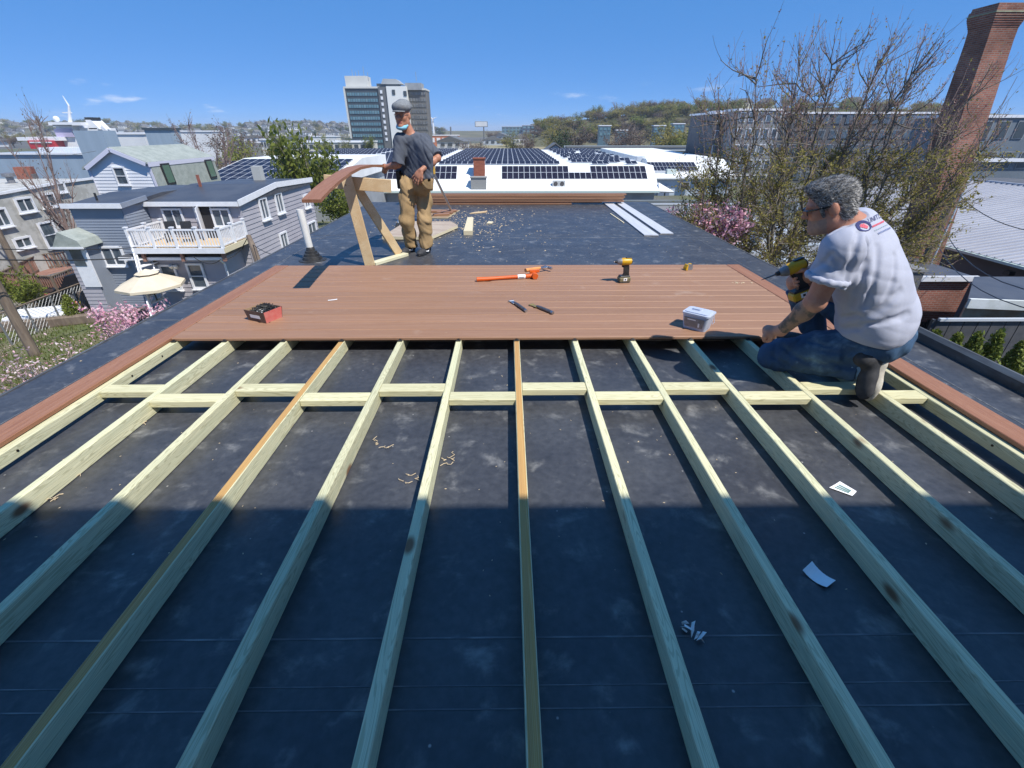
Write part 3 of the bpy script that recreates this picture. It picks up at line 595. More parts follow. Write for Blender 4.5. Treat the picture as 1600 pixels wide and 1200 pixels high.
def grip(s, c, ax, pd, rh, span=.072, r=.0092, wrist=None, turn=1, arc=210):
    """hand closed round an axis: palm on the pd side, fingers stacked along ax, thumb the other way round"""
    ax, pd = unit(ax), unit(np.array(pd)-unit(ax)*(np.array(pd)@unit(ax))); td = np.cross(ax, pd)*turn
    pc = np.array(c)+pd*(rh+.016)
    for i in range(4):
        o = ax*span*((i-1.5)/3.4); Ln = (1, 1.06, 1.0, .84)[i]; R_ = rh+r*.9; pts = []
        for j in range(6):
            t = R(20+arc*Ln*j/5); pts.append(np.array(c)+o+R_*(pd*math.cos(t)+td*math.sin(t)))
        s.chain(pts, [r*1.12, r*1.08, r*1.02, r, r*.95, r*.85], .006)
        s.cone(pc+o*.9-td*.012, np.array(c)+o+(rh+r*1.2)*(pd*math.cos(.35)+td*math.sin(.35)), .014, .011, .014)
    s.ell(pc-td*.012, (.040, .026, .040), np.stack([ax, pd, td], 1), .018)
    b0 = pc-td*.030+ax*span*.38; t1 = np.array(c)+ax*span*.62+(rh+r)*(-td*.9+pd*.2); t2 = np.array(c)+ax*span*.55+(rh+r)*(-td*.25-pd*.95); s.chain([b0, t1, t2], [.015, .011, .009], .012)
    if wrist is not None: s.cone(pc-td*.02, wrist, .026, .028, .02)
def open_hand(s, wr, d, nrm, curl=18, spread=9, side=1, L0=1.0):
    d = unit(d); nrm = unit(np.array(nrm)-d*(np.array(nrm)@d)); sd = np.cross(d, nrm)*side; kn = []
    for i in range(4):
        e = (i-1.5); k0 = wr+d*(.088-.006*abs(e-.0)-.004*i)*L0+sd*e*.0205; s.cone(wr+d*.015+sd*e*.013, k0, .015, .0125, .014); kn.append(k0)
        ang = R(spread*e); dd = d*math.cos(ang)+sd*math.sin(ang); q = k0; Ls = (.040, .026, .021); m = (.96, 1.06, 1.0, .80)[i]; pts = [q]
        for j in range(3):
            b = R(curl*(j+.6)); q = q+(dd*math.cos(b)-nrm*math.sin(b))*Ls[j]*m; pts.append(q)
        s.chain(pts, [.0105, .0095, .0088, .0078], .006)
    s.ell(wr+d*.05, (.040, .017, .045), np.stack([sd, nrm, d], 1), .015)
    b0 = wr+d*.022-sd*.026; s.chain([b0, b0+d*.034-sd*.026-nrm*.008, b0+d*.062-sd*.036-nrm*.012, b0+d*.085-sd*.038-nrm*.02], [.016, .0125, .0105, .009], .012)

m_skin1 = mat('tanned_skin', (.46, .225, .145), (.40, .18, .11), rough=.5, spec=.4, scale=18, sss=.06); m_skin2 = mat('ruddy_skin', (.50, .255, .175), (.43, .19, .125), rough=.5, spec=.4, scale=14, sss=.06)
m_tat = mat('tattooed_skin', (.30, .18, .125), (.10, .085, .075), rough=.5, scale=24, lo=.42, hi=.6); m_stub = mat('grey_stubble', (.36, .235, .18), (.30, .20, .16), rough=.7, scale=60)
m_lip = mat('lips', (.36, .12, .09), rough=.5)
m_tee1 = mat('slate_cotton', (.105, .118, .145), (.085, .096, .120), rough=.9, spec=.15, scale=7, fine=.08, finescale=90); m_tee2 = mat('pale_heather_cotton', (.42, .44, .53), (.38, .40, .49), rough=.9, spec=.15, scale=5, fine=.06, finescale=90)
m_khaki = mat('khaki_canvas', (.40, .275, .145), (.34, .23, .115), rough=.9, spec=.15, scale=6, fine=.08, finescale=80); m_denim = mat('blue_denim', (.060, .115, .195), (.042, .080, .150), rough=.9, spec=.15, scale=5, fine=.15, finescale=110, wearcol=(.14, .24, .34), wearlo=.56, wearhi=.78, wearscale=7)
m_cap = mat('grey_wool_cap', (.22, .235, .25), (.18, .19, .205), rough=.95, spec=.1, scale=40, fine=.12, finescale=140); m_mask = mat('pale_blue_mask', (.20, .50, .66), (.26, .56, .70), rough=.8, scale=20)
m_shoe = mat('dark_grey_shoe', (.026, .027, .031), (.045, .045, .05), rough=.75, scale=25); m_sole = mat('worn_white_sole', (.58, .54, .46), (.44, .40, .33), rough=.8, scale=18)
m_hair = mat('salt_and_pepper_hair', (.33, .32, .31), (.10, .095, .09), rough=.75, scale=38, stretch=(1, 1, 2), lo=.38, hi=.6, bump=.9, bscale=160); m_lens = mat('dark_lens', (.012, .012, .014), rough=.12, spec=.6)
m_gold = mat('gold_ring', (.8, .55, .2), rough=.25, metal=1); m_belt = mat('black_leather', (.02, .018, .016), rough=.55)

# ---------------------------------------------------------------- standing man
man = thing('person', 'standing man in grey flat cap, slate t-shirt and khaki trousers holding the plank', 'person', (0, 0, 0))
hc = A(-1.180, 5.96, 1.435); hf = unit(A(-.22, -1, -.06)); hF = frame(hf, A(.05, .05, 1)); neck = A(-1.115, 6.02, 1.235)
shR, shL = A(-1.235, 5.97, 1.185), A(-.975, 6.08, 1.18); elL, wrL = A(-.815, 5.93, 1.005), A(-.995, 5.79, .885); elR, wrR = A(-1.275, 5.90, .945), A(-1.44, 5.98, .905)
hpR, hpL = A(-1.20, 5.98, .72), A(-1.03, 6.06, .72); knR, knL = A(-1.245, 5.92, .315), A(-1.035, 5.95, .305); anR, anL = A(-1.245, 6.04, .0), A(-1.045, 5.97, .0)
pel = (hpR+hpL)/2; cfw = unit(A(-.5, -.86, 0)); crt = unit(A(.86, -.5, 0))*-1; tF = np.stack([unit(shL-shR), cfw, A(0, 0, 1)], 1)
s = SDF(); add_head(s, hc, hF); s.cone(hc+hF@A(0, -.02, -.06), neck+A(0, 0, -.02), .060, .066, .03)
chest = (shR+shL)/2+A(0, .0, -.10); s.ell(chest, (.165, .105, .17), tF, .05); s.ell(pel+A(0, 0, .16), (.145, .10, .16), tF, .06); s.ell(pel+A(0, 0, .03), (.13, .08, .085), tF, .04)
s.cone(shR+A(.02, 0, 0), shL-A(.02, 0, 0), .06, .06, .04)
for sh, el, wr in ((shR, elR, wrR), (shL, elL, wrL)): s.cone(sh, el, .052, .040, .03); s.cone(el, wr, .041, .027, .02); s.ell(el*.7+wr*.3, (.041, .041, .05), None, .02)
for hp, kn, an in ((hpR, knR, anR), (hpL, knL, anL)): s.cone(hp, kn, .080, .055, .03); s.cone(kn, an, .055, .037, .02)
open_hand(s, wrL, A(-.60, -.12, -.78), A(-.25, -.95, .1), 12, 10, 1)
grip(s, A(-1.478, 6.06, .905), A(-.02, 1, -.03), A(.45, .0, -.9), .022, .075, wrist=wrR, turn=-1, arc=130)
def paint1(c):
    L_ = (c-hc)@hF; r = np.zeros(len(c)); r[(np.abs(L_[:, 0]) < .022) & (L_[:, 1] > .082) & (L_[:, 2] > -.078) & (L_[:, 2] < -.050)] = 1; return r
sdf_obj('body', s, .0065, [m_skin1, m_lip], man, paint=paint1)
s = SDF(); s.ell(chest+A(0, .0, .0), (.178, .112, .185), tF, .06); s.ell(pel+A(0, 0, .19), (.168, .112, .20), tF, .07); s.ell(pel+A(0, 0, .07), (.176, .118, .10), tF, .06)
s.cone(shR+A(.0, 0, .005), shL+A(0, 0, .005), .072, .072, .04); s.cone((shR+shL)/2+A(0, 0, .02), neck+A(0, 0, .0), .095, .068, .05, cuts=((neck+A(0, 0, -.005), unit(cfw*.5+A(0, 0, 1))),))
for sh in (shR, shL): s.cone(sh*.25+neck*.75+A(0, 0, -.035), sh, .055, .066, .04)
for sh, el in ((shR, elR), (shL, elL)):
    d = unit(el-sh); e = sh+(el-sh)*(1.0 if sh is shR else .92); s.cone(sh, e+d*.04, .068, .078, .03, cuts=((e, d),))
sdf_obj('t_shirt', s, .007, m_tee1, man, folds(3, .009, 25, A(.55, .1, .8)), clip=((pel+A(0, 0, .065), A(.03, 0, -1)),))
s = SDF(); s.ell(pel+A(0, 0, .06), (.172, .12, .12), tF, .05); s.ell(pel+A(0, 0, -.01), (.160, .112, .11), tF, .05)
for hp, kn, an in ((hpR, knR, anR), (hpL, knL, anL)):
    s.cone(hp+A(0, 0, .0), kn, .098, .086, .035); e = an+A(0, 0, -.015); s.cone(kn, e+A(0, 0, -.04), .084, .080, .03, cuts=((e, A(0, 0, -1)),))
s.ell(knL*.45+hpL*.55+A(.075, .02, 0), (.03, .06, .075), None, .02)
sdf_obj('trousers', s, .0075, m_khaki, man, folds(8, .013, 24, A(.2, .1, .95)), clip=((pel+A(0, 0, .12), A(0, 0, 1)),))
def shoe(parent, heel, d, Ls=.27, m=m_shoe):
    d = unit(d); sdv = np.cross(d, A(0, 0, 1)); s = SDF(); z = ZR
    F_ = np.stack([sdv, d, A(0, 0, 1)], 1); c0 = A(heel[0], heel[1], z)
    s.ell(c0+d*.04+A(0, 0, .05), (.040, .060, .055), F_, .03); s.ell(c0+d*.15+A(0, 0, .035), (.046, .090, .040), F_, .03); s.ell(c0+d*.215+A(0, 0, .028), (.042, .055, .030), F_, .03); s.cone(c0+d*.03+A(0, 0, .05), c0+d*.05+A(0, 0, .11), .043, .042, .03)
    o = sdf_obj('shoe', s, .0065, m, parent, clip=((A(0, 0, z+.004), A(0, 0, -1)),))
    s = SDF(); s.ell(c0+d*.05+A(0, 0, .012), (.046, .065, .020), F_, .03); s.ell(c0+d*.17+A(0, 0, .012), (.050, .100, .018), F_, .03); sdf_obj('sole', s, .006, m_blk, o, clip=((A(0, 0, z+.001), A(0, 0, -1)),))
    b = MB(); q = c0+d*.09+A(0, 0, .055)
    for sg in (-1, 1):
        pts = [q+sdv*sg*.044+d*.055+A(0, 0, -.012), q+sdv*sg*.046+d*.005+A(0, 0, -.022), q+sdv*sg*.045-d*.035+A(0, 0, .004)]; b.tube([V(p) for p in pts], [.004, .009, .003], 6)
    b.build('white_flash', m_white, o); return o
shoe(man, anR[:2]+A(.01, .05), A(-.42, -.9, 0)); shoe(man, anL[:2]+A(.02, .05), A(-.35, -.93, 0))
# flat cap, glasses, mask, tape on the belt
s = SDF(); T = lambda x, y, z: hc+hF@A(x, y, z)
s.ell(T(0, -.005, .078), (.098, .122, .060), hF, .03); s.ell(T(0, .045, .085), (.085, .075, .050), hF, .03); s.ell(T(0, -.05, .10), (.085, .075, .058), hF, .03)
cap = sdf_obj('flat_cap', s, .006, m_cap, man, folds(5, .004, 40), clip=((T(0, 0, .036), hF@A(0, .10, -1)),))
s = SDF(); s.ell(T(0, .088, .042), (.075, .060, .010), hF, .01); sdf_obj('peak', s, .005, m_cap, cap, clip=((T(0, .06, 0), hF@A(0, -1, 0)),))
s = SDF(); s.ell(T(0, .045, -.118), (.056, .056, .028), hF, .02); s.cone(T(-.060, .02, -.095), T(-.04, .06, -.112), .012, .018, .02); s.cone(T(.060, .02, -.095), T(.04, .06, -.112), .012, .018, .02); sdf_obj('face_mask', s, .005, m_mask, man)
b = MB()
for q in (-1, 1): b.tube([V(T(q*.032+.022*math.cos(a_), .101-.006*abs(math.cos(a_)), .004+.015*math.sin(a_))) for a_ in np.linspace(0, 6.283, 13)], .0022, 5); b.tube([V(T(q*.054, .094, .008)), V(T(q*.080, .0, .010))], .002, 5)
b.tube([V(T(-.010, .104, .008)), V(T(.010, .104, .008))], .002, 5); b.build('glasses', m_dkst, man)
b = MB(); b.box(V(pel)+V((-.19, .0, .05)), (.05, .10, .20), bev=.01); b.build('tool_pouch', m_belt, man)

# ---------------------------------------------------------------- kneeling man
kn_ = thing('person', 'kneeling grey-haired man in pale grey printed t-shirt and jeans with a drill', 'person', (0, 0, 0))
f0 = unit(A(-.80, .60, 0)); l0 = unit(A(-.60, -.80, 0)); r0 = -l0
neckK = A(1.770, 2.42, .855); headK = A(1.612, 2.430, .955); hFk = frame(A(-.86, .42, -.34), A(-.42, .14, 1)); hFk = hFk
shNk, shFk = A(1.635, 2.265, .775), A(1.90, 2.58, .825); elN, wrN = A(1.605, 2.285, .505), A(1.560, 2.425, .285); 
hipN, hipF = A(2.02, 2.30, .265), A(2.17, 2.46, .275); kneeN, ankN = A(1.635, 2.53, .075), A(2.010, 2.285, .105); kneeF, ankF = A(1.790, 2.76, .470), A(2.00, 2.74, .12)
gp = A(1.712, 2.648, .520); elF, wrF = A(1.86, 2.66, .60), A(1.765, 2.668, .545)
sp_ = unit(neckK-(hipN+hipF)/2); tFk = np.stack([unit(shFk-shNk), unit(np.cross(sp_, unit(shFk-shNk))), sp_], 1); pelK = (hipN+hipF)/2; mid = pelK*.5+neckK*.5
s = SDF(); add_head(s, headK, hFk, wide=1.04); s.cone(headK+hFk@A(0, -.03, -.05), neckK, .062, .070, .03); s.ell(headK+hFk@A(0, .02, -.085), (.062, .06, .045), hFk, .03)
s.ell(pelK*.3+neckK*.7, (.19, .13, .18), tFk, .05); s.ell(pelK*.75+neckK*.25, (.18, .15, .18), tFk, .06); s.cone(shNk, shFk, .07, .07, .04)
for sh, el, wr in ((shNk, elN, wrN), (shFk, elF, wrF)): s.cone(sh, el, .062, .050, .03); s.cone(el, wr, .050, .032, .02); s.ell(el*.68+wr*.32, (.050, .050, .055), None, .02)
s.cone(hipN, kneeN, .09, .06, .03); s.cone(kneeN, ankN, .06, .042, .02); s.cone(hipF, kneeF, .09, .06, .03); s.cone(kneeF, ankF, .06, .042, .02)
grip(s, A(1.528, 2.478, .232), A(-.50, -.75, -.1), A(.35, -.25, .9), .010, .074, .0105, wrist=wrN, turn=-1, arc=240)
# drill held in the far hand
tip, rear = at(1183, 440, 2.62), at(1258, 411, 2.62); nose = (tip-rear).normalized(); bt = at(1240, 457, 2.60); dn = (bt-at(1238, 418, 2.62)); dn = (dn-nose*dn.dot(nose)).normalized()
Rm = Matrix((-nose, nose.cross(dn)*-1, -dn)).transposed(); 
if Rm.determinant() < 0: Rm = Matrix((-nose, nose.cross(dn), -dn)).transposed()
sc = 1.04; dr = driver('impact_driver', 'yellow and black cordless driver held in the right hand of the kneeling man', False, .085); dr.rotation_euler = Rm.to_euler(); dr.scale = (sc,)*3
dl = V((.075, 0, .195))*sc; dr.location = rear-Rm @ dl
gh = np.array(dr.location+Rm @ (V((.035, 0, .125))*sc)); hax = np.array(-dn)
wrF = gh+np.array(-nose)*.075+np.array(-dn)*.0+A(.0, .0, -.005); grip(s, gh, hax, np.array(-nose), .021, .078, .0105, wrist=wrF, turn=1, arc=190); s.cone(elF, wrF, .047, .031, .02)
s.cone(gh+hax*.035-np.array(nose)*.01, gh+hax*.04+np.array(nose)*.045, .010, .008, .01)
def paint2(c):
    L_ = (c-headK)@hFk; r = np.zeros(len(c)); r[(L_[:, 1] > .02) & (L_[:, 2] < -.045) & (L_[:, 2] > -.14) & (np.abs(L_[:, 0]) < .08)] = 2
    t = ((c-elN)@(wrN-elN))/((wrN-elN)@(wrN-elN)); d = np.linalg.norm(c-elN-np.clip(t, 0, 1)[:, None]*(wrN-elN), axis=1); r[(t > .12) & (t < .92) & (d < .08)] = 1; return r
sdf_obj('body', s, .0065, [m_skin2, m_tat, m_stub], kn_, paint=paint2)
# t-shirt
s = SDF(); up_ = pelK*.28+neckK*.72; s.ell(up_-tFk[:, 1]*.0, (.225, .155, .20), tFk, .06); s.ell(mid+A(.03, -.01, -.02), (.220, .172, .22), tFk, .07); s.ell(pelK*.82+neckK*.18+A(.0, -.01, .0), (.226, .190, .17), tFk, .07)
s.cone(shNk+A(.03, .02, .005), shFk, .088, .088, .05); ncd = unit(headK-neckK+A(0, 0, .04)); s.cone((shNk+shFk)/2+A(0, 0, .0), neckK+ncd*.03, .105, .080, .06, cuts=((neckK+ncd*.020, ncd),))
for sh in (shNk, shFk): s.cone(sh*.25+neckK*.75-ncd*.02, sh, .07, .082, .05)
d = unit(elN-shNk); e = shNk+(elN-shNk)*.56; s.cone(shNk+A(.01, .01, 0), e+d*.05, .090, .094, .035, cuts=((e, unit(d+A(-.25, .1, 0))),)); 
d2 = unit(elF-shFk); e2 = shFk+(elF-shFk)*.6; s.cone(shFk, e2+d2*.05, .086, .088, .03, cuts=((e2, d2),))
hem = pelK*.93+neckK*.07; shirt_clip = ((hem+A(0, 0, -.03), unit(A(-.05, .05, -1))),); shirt_folds = folds(12, .0075, 17, unit(tFk[:, 0]*.9+tFk[:, 1]*.4+tFk[:, 2]*.2))
from mathutils.bvhtree import BVHTree
vs_, fs_ = s.mesh(.012, None, shirt_clip); bv_ = BVHTree.FromPolygons([V(v) for v in vs_], [tuple(int(i) for i in f) for f in fs_])
for path, rad in (([(1341, 364), (1336, 385), (1328, 415), (1320, 448)], .016), ([(1355, 375), (1352, 410), (1343, 450), (1330, 480)], .010), ([(1372, 385), (1368, 430), (1352, 480)], .008), ([(1408, 455), (1385, 478), (1350, 497)], .012), ([(1420, 490), (1385, 503), (1345, 507)], .010), ([(1300, 398), (1309, 412), (1315, 430)], .013), ([(1288, 503), (1315, 514), (1345, 512)], .013), ([(1292, 490), (1318, 496), (1340, 492)], .010), ([(1400, 400), (1396, 440), (1385, 470)], .007), ([(1330, 345), (1318, 355), (1300, 365)], .009), ([(1275, 395), (1290, 408), (1300, 425)], .010), ([(1270, 420), (1285, 412), (1296, 400)], .008)):
    q_ = [bv_.ray_cast(V((0, 0, HC)), ray(*p).normalized()) for p in path]; q_ = [np.array(h_[0]+h_[1]*rad*.35) for h_ in q_ if h_[0] is not None]
    for a_, b_ in zip(q_, q_[1:]): s.cone(a_, b_, rad, rad*.8, .022, sub=True)
shirt = sdf_obj('t_shirt', s, .0062, m_tee2, kn_, shirt_folds, clip=shirt_clip)
s = SDF()                                                      # rolled sleeve cuff
a1, a2 = basis(V(d)); a1, a2 = np.array(a1), np.array(a2); ring = [e-d*.008+(a1*math.cos(t)+a2*math.sin(t))*.090 for t in np.linspace(0, 2*math.pi, 15)]
for i in range(14): s.cone(ring[i], ring[i+1], .016, .016, .01)
sdf_obj('sleeve_cuff', s, .006, m_tee2, kn_, folds(4, .003, 60))
# jeans
s = SDF(); s.ell(pelK+A(.0, .0, .0), (.205, .165, .135), np.stack([r0, f0, A(0, 0, 1)], 1), .05)
s.cone(hipN, kneeN*.9+hipN*.1, .120, .088, .04); s.cone(kneeN, kneeN*.55+hipN*.45, .084, .105, .03); e = kneeN*.09+ankN*.91; dk = unit(ankN-kneeN); s.cone(kneeN, e+dk*.05, .080, .070, .03, cuts=((e, dk),))
s.cone(hipF, kneeF, .118, .084, .04); e3 = ankF; s.cone(kneeF, e3, .082, .074, .03, cuts=((ankF+A(0, 0, .0), A(0, 0, -1)),))
vs_, fs_ = s.mesh(.012); bv_ = BVHTree.FromPolygons([V(v) for v in vs_], [tuple(int(i) for i in f) for f in fs_])
for path, rad in (([(1222, 540), (1240, 556), (1262, 566), (1290, 570)], .011), ([(1285, 548), (1320, 553), (1360, 548)], .013), ([(1262, 530), (1290, 541), (1320, 545)], .009), ([(1205, 556), (1222, 568), (1245, 578)], .008), ([(1318, 560), (1330, 575), (1334, 592)], .012), ([(1300, 566), (1318, 574), (1338, 574)], .010), ([(1260, 580), (1290, 586), (1315, 584)], .009), ([(1235, 525), (1255, 545)], .008), ([(1345, 540), (1375, 540), (1395, 532)], .009)):
    q_ = [bv_.ray_cast(V((0, 0, HC)), ray(*p).normalized()) for p in path]; q_ = [np.array(h_[0]+h_[1]*rad*.35) for h_ in q_ if h_[0] is not None]
    for a_, b_ in zip(q_, q_[1:]): s.cone(a_, b_, rad, rad*.8, .02, sub=True)
sdf_obj('jeans', s, .0062, m_denim, kn_, folds(6, .009, 34, A(.7, -.4, .3)), clip=((hem+A(0, 0, .09), A(0, 0, 1)),))
s = SDF(); s.cone(e-dk*.012, e+dk*.045, .066, .072, .02, cuts=((e+dk*.028, dk),)); sdf_obj('trouser_cuff', s, .006, mat('pale_denim_cuff', (.20, .33, .46), (.12, .21, .33), rough=.9, scale=22), kn_, folds(9, .005, 50))
# trainers: near foot up on its toes, sole facing back
def trainer(parent, heel, toe, up, m1, m2):
    heel, toe = np.array(heel), np.array(toe); d = unit(toe-heel); u = unit(np.array(up)-d*(np.array(up)@d)); sd_ = np.cross(d, u); F_ = np.stack([sd_, d, u], 1); s = SDF()
    s.ell(heel+d*.05+u*.045, (.044, .062, .056), F_, .03); s.ell(heel+d*.15+u*.035, (.050, .09, .044), F_, .03); s.ell(heel+d*.225+u*.030, (.047, .055, .034), F_, .03); s.cone(heel+d*.045+u*.05, heel+d*.055+u*.10, .046, .048, .03)
    o = sdf_obj('shoe', s, .006, m1, parent); s = SDF(); s.ell(heel+d*.06-u*.004, (.050, .070, .028), F_, .02); s.ell(heel+d*.19-u*.004, (.054, .095, .026), F_, .02); s.cone(heel+d*.06, heel+d*.19, .036, .042, .03)
    sdf_obj('sole', s, .006, m2, o, clip=((heel-u*.016, -u),)); return o
hl, te = np.array(at(1377, 548, 2.27)), np.array(at(1358, 611, 2.20)); trainer(kn_, hl, te, A(-.96, -.10, .2), m_shoe, m_sole)
trainer(kn_, ankF+A(.045, -.035, -.095), ankF+A(-.15, .16, -.095), A(0, 0, 1), m_shoe, m_sole)
# hair, glasses, ring
s = SDF(); T = lambda x, y, z: headK+hFk@A(x, y, z); s.ell(T(0, -.018, .040), (.0855, .106, .095), hFk, .02); s.ell(T(0, -.055, -.03), (.074, .058, .062), hFk, .03); s.ell(T(0, .045, .095), (.064, .058, .036), hFk, .03)
hair = sdf_obj('hair', s, .005, m_hair, kn_, folds(2, .0026, 150), clip=((T(0, .070, .060), hFk@A(0, 1, -.55)), (T(0, .03, .0), hFk@A(0, .85, -.75)), (T(0, -.06, -.085), hFk@A(0, .1, -1))))
for q in (-1, 1): hl_ = SDF(); hl_.cone(T(q*.075, .036, .01), T(q*.073, .030, -.03), .012, .008, .01); sdf_obj('sideburn', hl_, .005, m_hair, kn_)
b = MB()
for q in (-1, 1):
    b.tube([V(T(q*.014, .106, .008)), V(T(q*.060, .090, .010)), V(T(q*.082, .060, .013)), V(T(q*.088, -.012, .012))], [.004, .005, .004, .003], 6)
    b.prism([(-.020, -.014), (.020, -.012), (.022, .008), (-.020, .010)], V(T(q*.038, .101, .001)), V(hFk@unit(A(1, -.35*q, 0))), V(hFk@A(0, .05, 1)), V(hFk@A(0, .004, 0)))
b.build('sunglasses', m_lens, kn_)

# print on the back of the t-shirt, laid on the cloth
from mathutils.bvhtree import BVHTree
bvh = BVHTree.FromPolygons([v.co.copy() for v in shirt.data.vertices], [tuple(p.vertices) for p in shirt.data.polygons])
def on_shirt(x, y):
    h_ = bvh.ray_cast(V((0, 0, HC)), ray(x, y).normalized()); return h_[0]+h_[1]*.0028 if h_[0] is not None else None
def decal(name, polys, m):
    b = MB()
    for poly in polys:
        q = [on_shirt(*p) for p in poly]
        if all(v is not None for v in q): b.add(q, [tuple(range(len(q)))])
    if b.v: b.build(name, m, shirt, fix=False)
def lettering(txt, org, ux, uy, size):
    cu = bpy.data.curves.new('lettering', 'FONT'); cu.body = txt; cu.size = 1; cu.resolution_u = 2; o = bpy.data.objects.new('lettering', cu); C.objects.link(o)
    bpy.context.view_layer.update(); me = bpy.data.meshes.new_from_object(o.evaluated_get(bpy.context.evaluated_depsgraph_get())); bpy.data.objects.remove(o); bpy.data.curves.remove(cu)
    out = [[(org[0]+(me.vertices[i].co.x*ux[0]+me.vertices[i].co.y*uy[0])*size, org[1]+(me.vertices[i].co.x*ux[1]+me.vertices[i].co.y*uy[1])*size) for i in p.vertices] for p in me.polygons]; bpy.data.meshes.remove(me); return out
m_navy = mat('navy_print', (.035, .04, .14), rough=.85); m_redp = mat('red_shirt_print', (.62, .12, .16), rough=.85); m_greyp = mat('grey_shirt_print', (.22, .26, .42), rough=.85); m_grnp = mat('green_grey_print', (.30, .38, .42), rough=.85)
ce, ru, rv = (1349, 353.5), (12.0, 2.5), (-2.2, 8.2); ell_ = lambda r, a: (ce[0]+r*(math.cos(a)*ru[0]+math.sin(a)*rv[0]), ce[1]+r*(math.cos(a)*ru[1]+math.sin(a)*rv[1]))
ring = [[ell_(1, t0), ell_(1, t0+.2), ell_(.66+.17*math.cos(t0+.2-.6), t0+.2), ell_(.66+.17*math.cos(t0-.6), t0)] for t0 in np.arange(0, 6.28, .2)]; decal('print_ring', ring, m_navy)
bars = []
for i, (x0, h0) in enumerate(((-.42, .3), (-.16, .52), (.10, .40), (.34, .22))): bars.append([(ce[0]+x0*ru[0]+q*rv[0]*.8, ce[1]+x0*ru[1]+q*rv[1]*.8) for q in (-h0,)]+[(ce[0]+(x0+.22)*ru[0]-h0*rv[0]*.8, ce[1]+(x0+.22)*ru[1]-h0*rv[1]*.8), (ce[0]+(x0+.22)*ru[0]+.45*rv[0]*.8, ce[1]+(x0+.22)*ru[1]+.45*rv[1]*.8), (ce[0]+x0*ru[0]+.45*rv[0]*.8, ce[1]+x0*ru[1]+.45*rv[1]*.8)])
decal('print_emblem', bars, m_redp)
ux, uy = (.905, -.42), (-.28, -.96); un = (.60, -.28)
decal('print_name', lettering('UNITEC', (1357, 349.5), un, uy, 11), m_navy)
decal('print_line', [[(1362+ux[0]*t, 353.2+ux[1]*t), (1362+ux[0]*(t+1.7), 353.2+ux[1]*(t+1.7)), (1362.7+ux[0]*(t+1.7), 356+ux[1]*(t+1.7)), (1362.7+ux[0]*t, 356+ux[1]*t)] for t in np.arange(0, 25, 2.3)], m_redp); decal('print_line', [[(1366+ux[0]*t, 360+ux[1]*t), (1366+ux[0]*(t+2), 360+ux[1]*(t+2)), (1366.5+ux[0]*(t+2), 361.4+ux[1]*(t+2)), (1366.5+ux[0]*t, 361.4+ux[1]*t)] for t in range(0, 24, 3)], m_grnp)
decal('print_line', [[(1371+ux[0]*t, 364+ux[1]*t), (1371+ux[0]*(t+1.6), 364+ux[1]*(t+1.6)), (1372+ux[0]*(t+1.6), 366.6+ux[1]*(t+1.6)), (1372+ux[0]*t, 366.6+ux[1]*t)] for t in np.arange(0, 20, 2.2)], m_greyp)

# cropped hair: short strands combed back over the scalp
m_str = bpy.data.materials.new('hair_strands'); m_str.use_nodes = True; t_ = m_str.node_tree; g_ = N(t_, 'ShaderNodeNewGeometry'); cr_ = N(t_, 'ShaderNodeValToRGB'); cr_.color_ramp.elements[0].color = (.035, .033, .032, 1); cr_.color_ramp.elements[1].color = (.62, .61, .60, 1); cr_.color_ramp.elements.new(.45).color = (.17, .165, .16, 1); t_.links.new(g_.outputs['Random Per Island'], cr_.inputs[0]); t_.links.new(cr_.outputs[0], t_.nodes['Principled BSDF'].inputs['Base Color']); t_.nodes['Principled BSDF'].inputs['Roughness'].default_value = .5
me = hair.data; rs = np.random.RandomState(3); ce_ = np.empty(len(me.polygons)*3); me.polygons.foreach_get('center', ce_); ce_ = ce_.reshape(-1, 3); no_ = np.empty(len(me.polygons)*3); me.polygons.foreach_get('normal', no_); no_ = no_.reshape(-1, 3)
k = rs.randint(0, len(ce_), 9000); P = ce_[k]+rs.normal(size=(9000, 3))*.002; Nn = no_[k]; loc = (P-headK)@hFk; back = np.outer(-np.ones(9000), hFk[:, 1])*.8+np.outer(-np.clip(.55-loc[:, 2]*6, 0, 1), hFk[:, 2])+rs.normal(size=(9000, 3))*.28; d = back-Nn*np.sum(back*Nn, 1)[:, None]*.8+Nn*.30; d /= np.linalg.norm(d, axis=1)[:, None]; sd_ = np.cross(d, Nn); sd_ /= np.linalg.norm(sd_, axis=1)[:, None]+1e-9; Ls = rs.uniform(.010, .022, (9000, 1)); P = P-Nn*.001
vs = np.stack([P-sd_*.0011, P+sd_*.0011, P+d*Ls*.6+sd_*.0009, P+d*Ls], 1).reshape(-1, 3); me2 = bpy.data.meshes.new('hair_strands'); me2.from_pydata(vs.tolist(), [], [(4*i, 4*i+1, 4*i+2, 4*i+3) for i in range(9000)]); me2.materials.append(m_str); me2.update(); o = bpy.data.objects.new('hair_strands', me2); C.objects.link(o); o.parent = hair; o['kind'] = 'stuff'
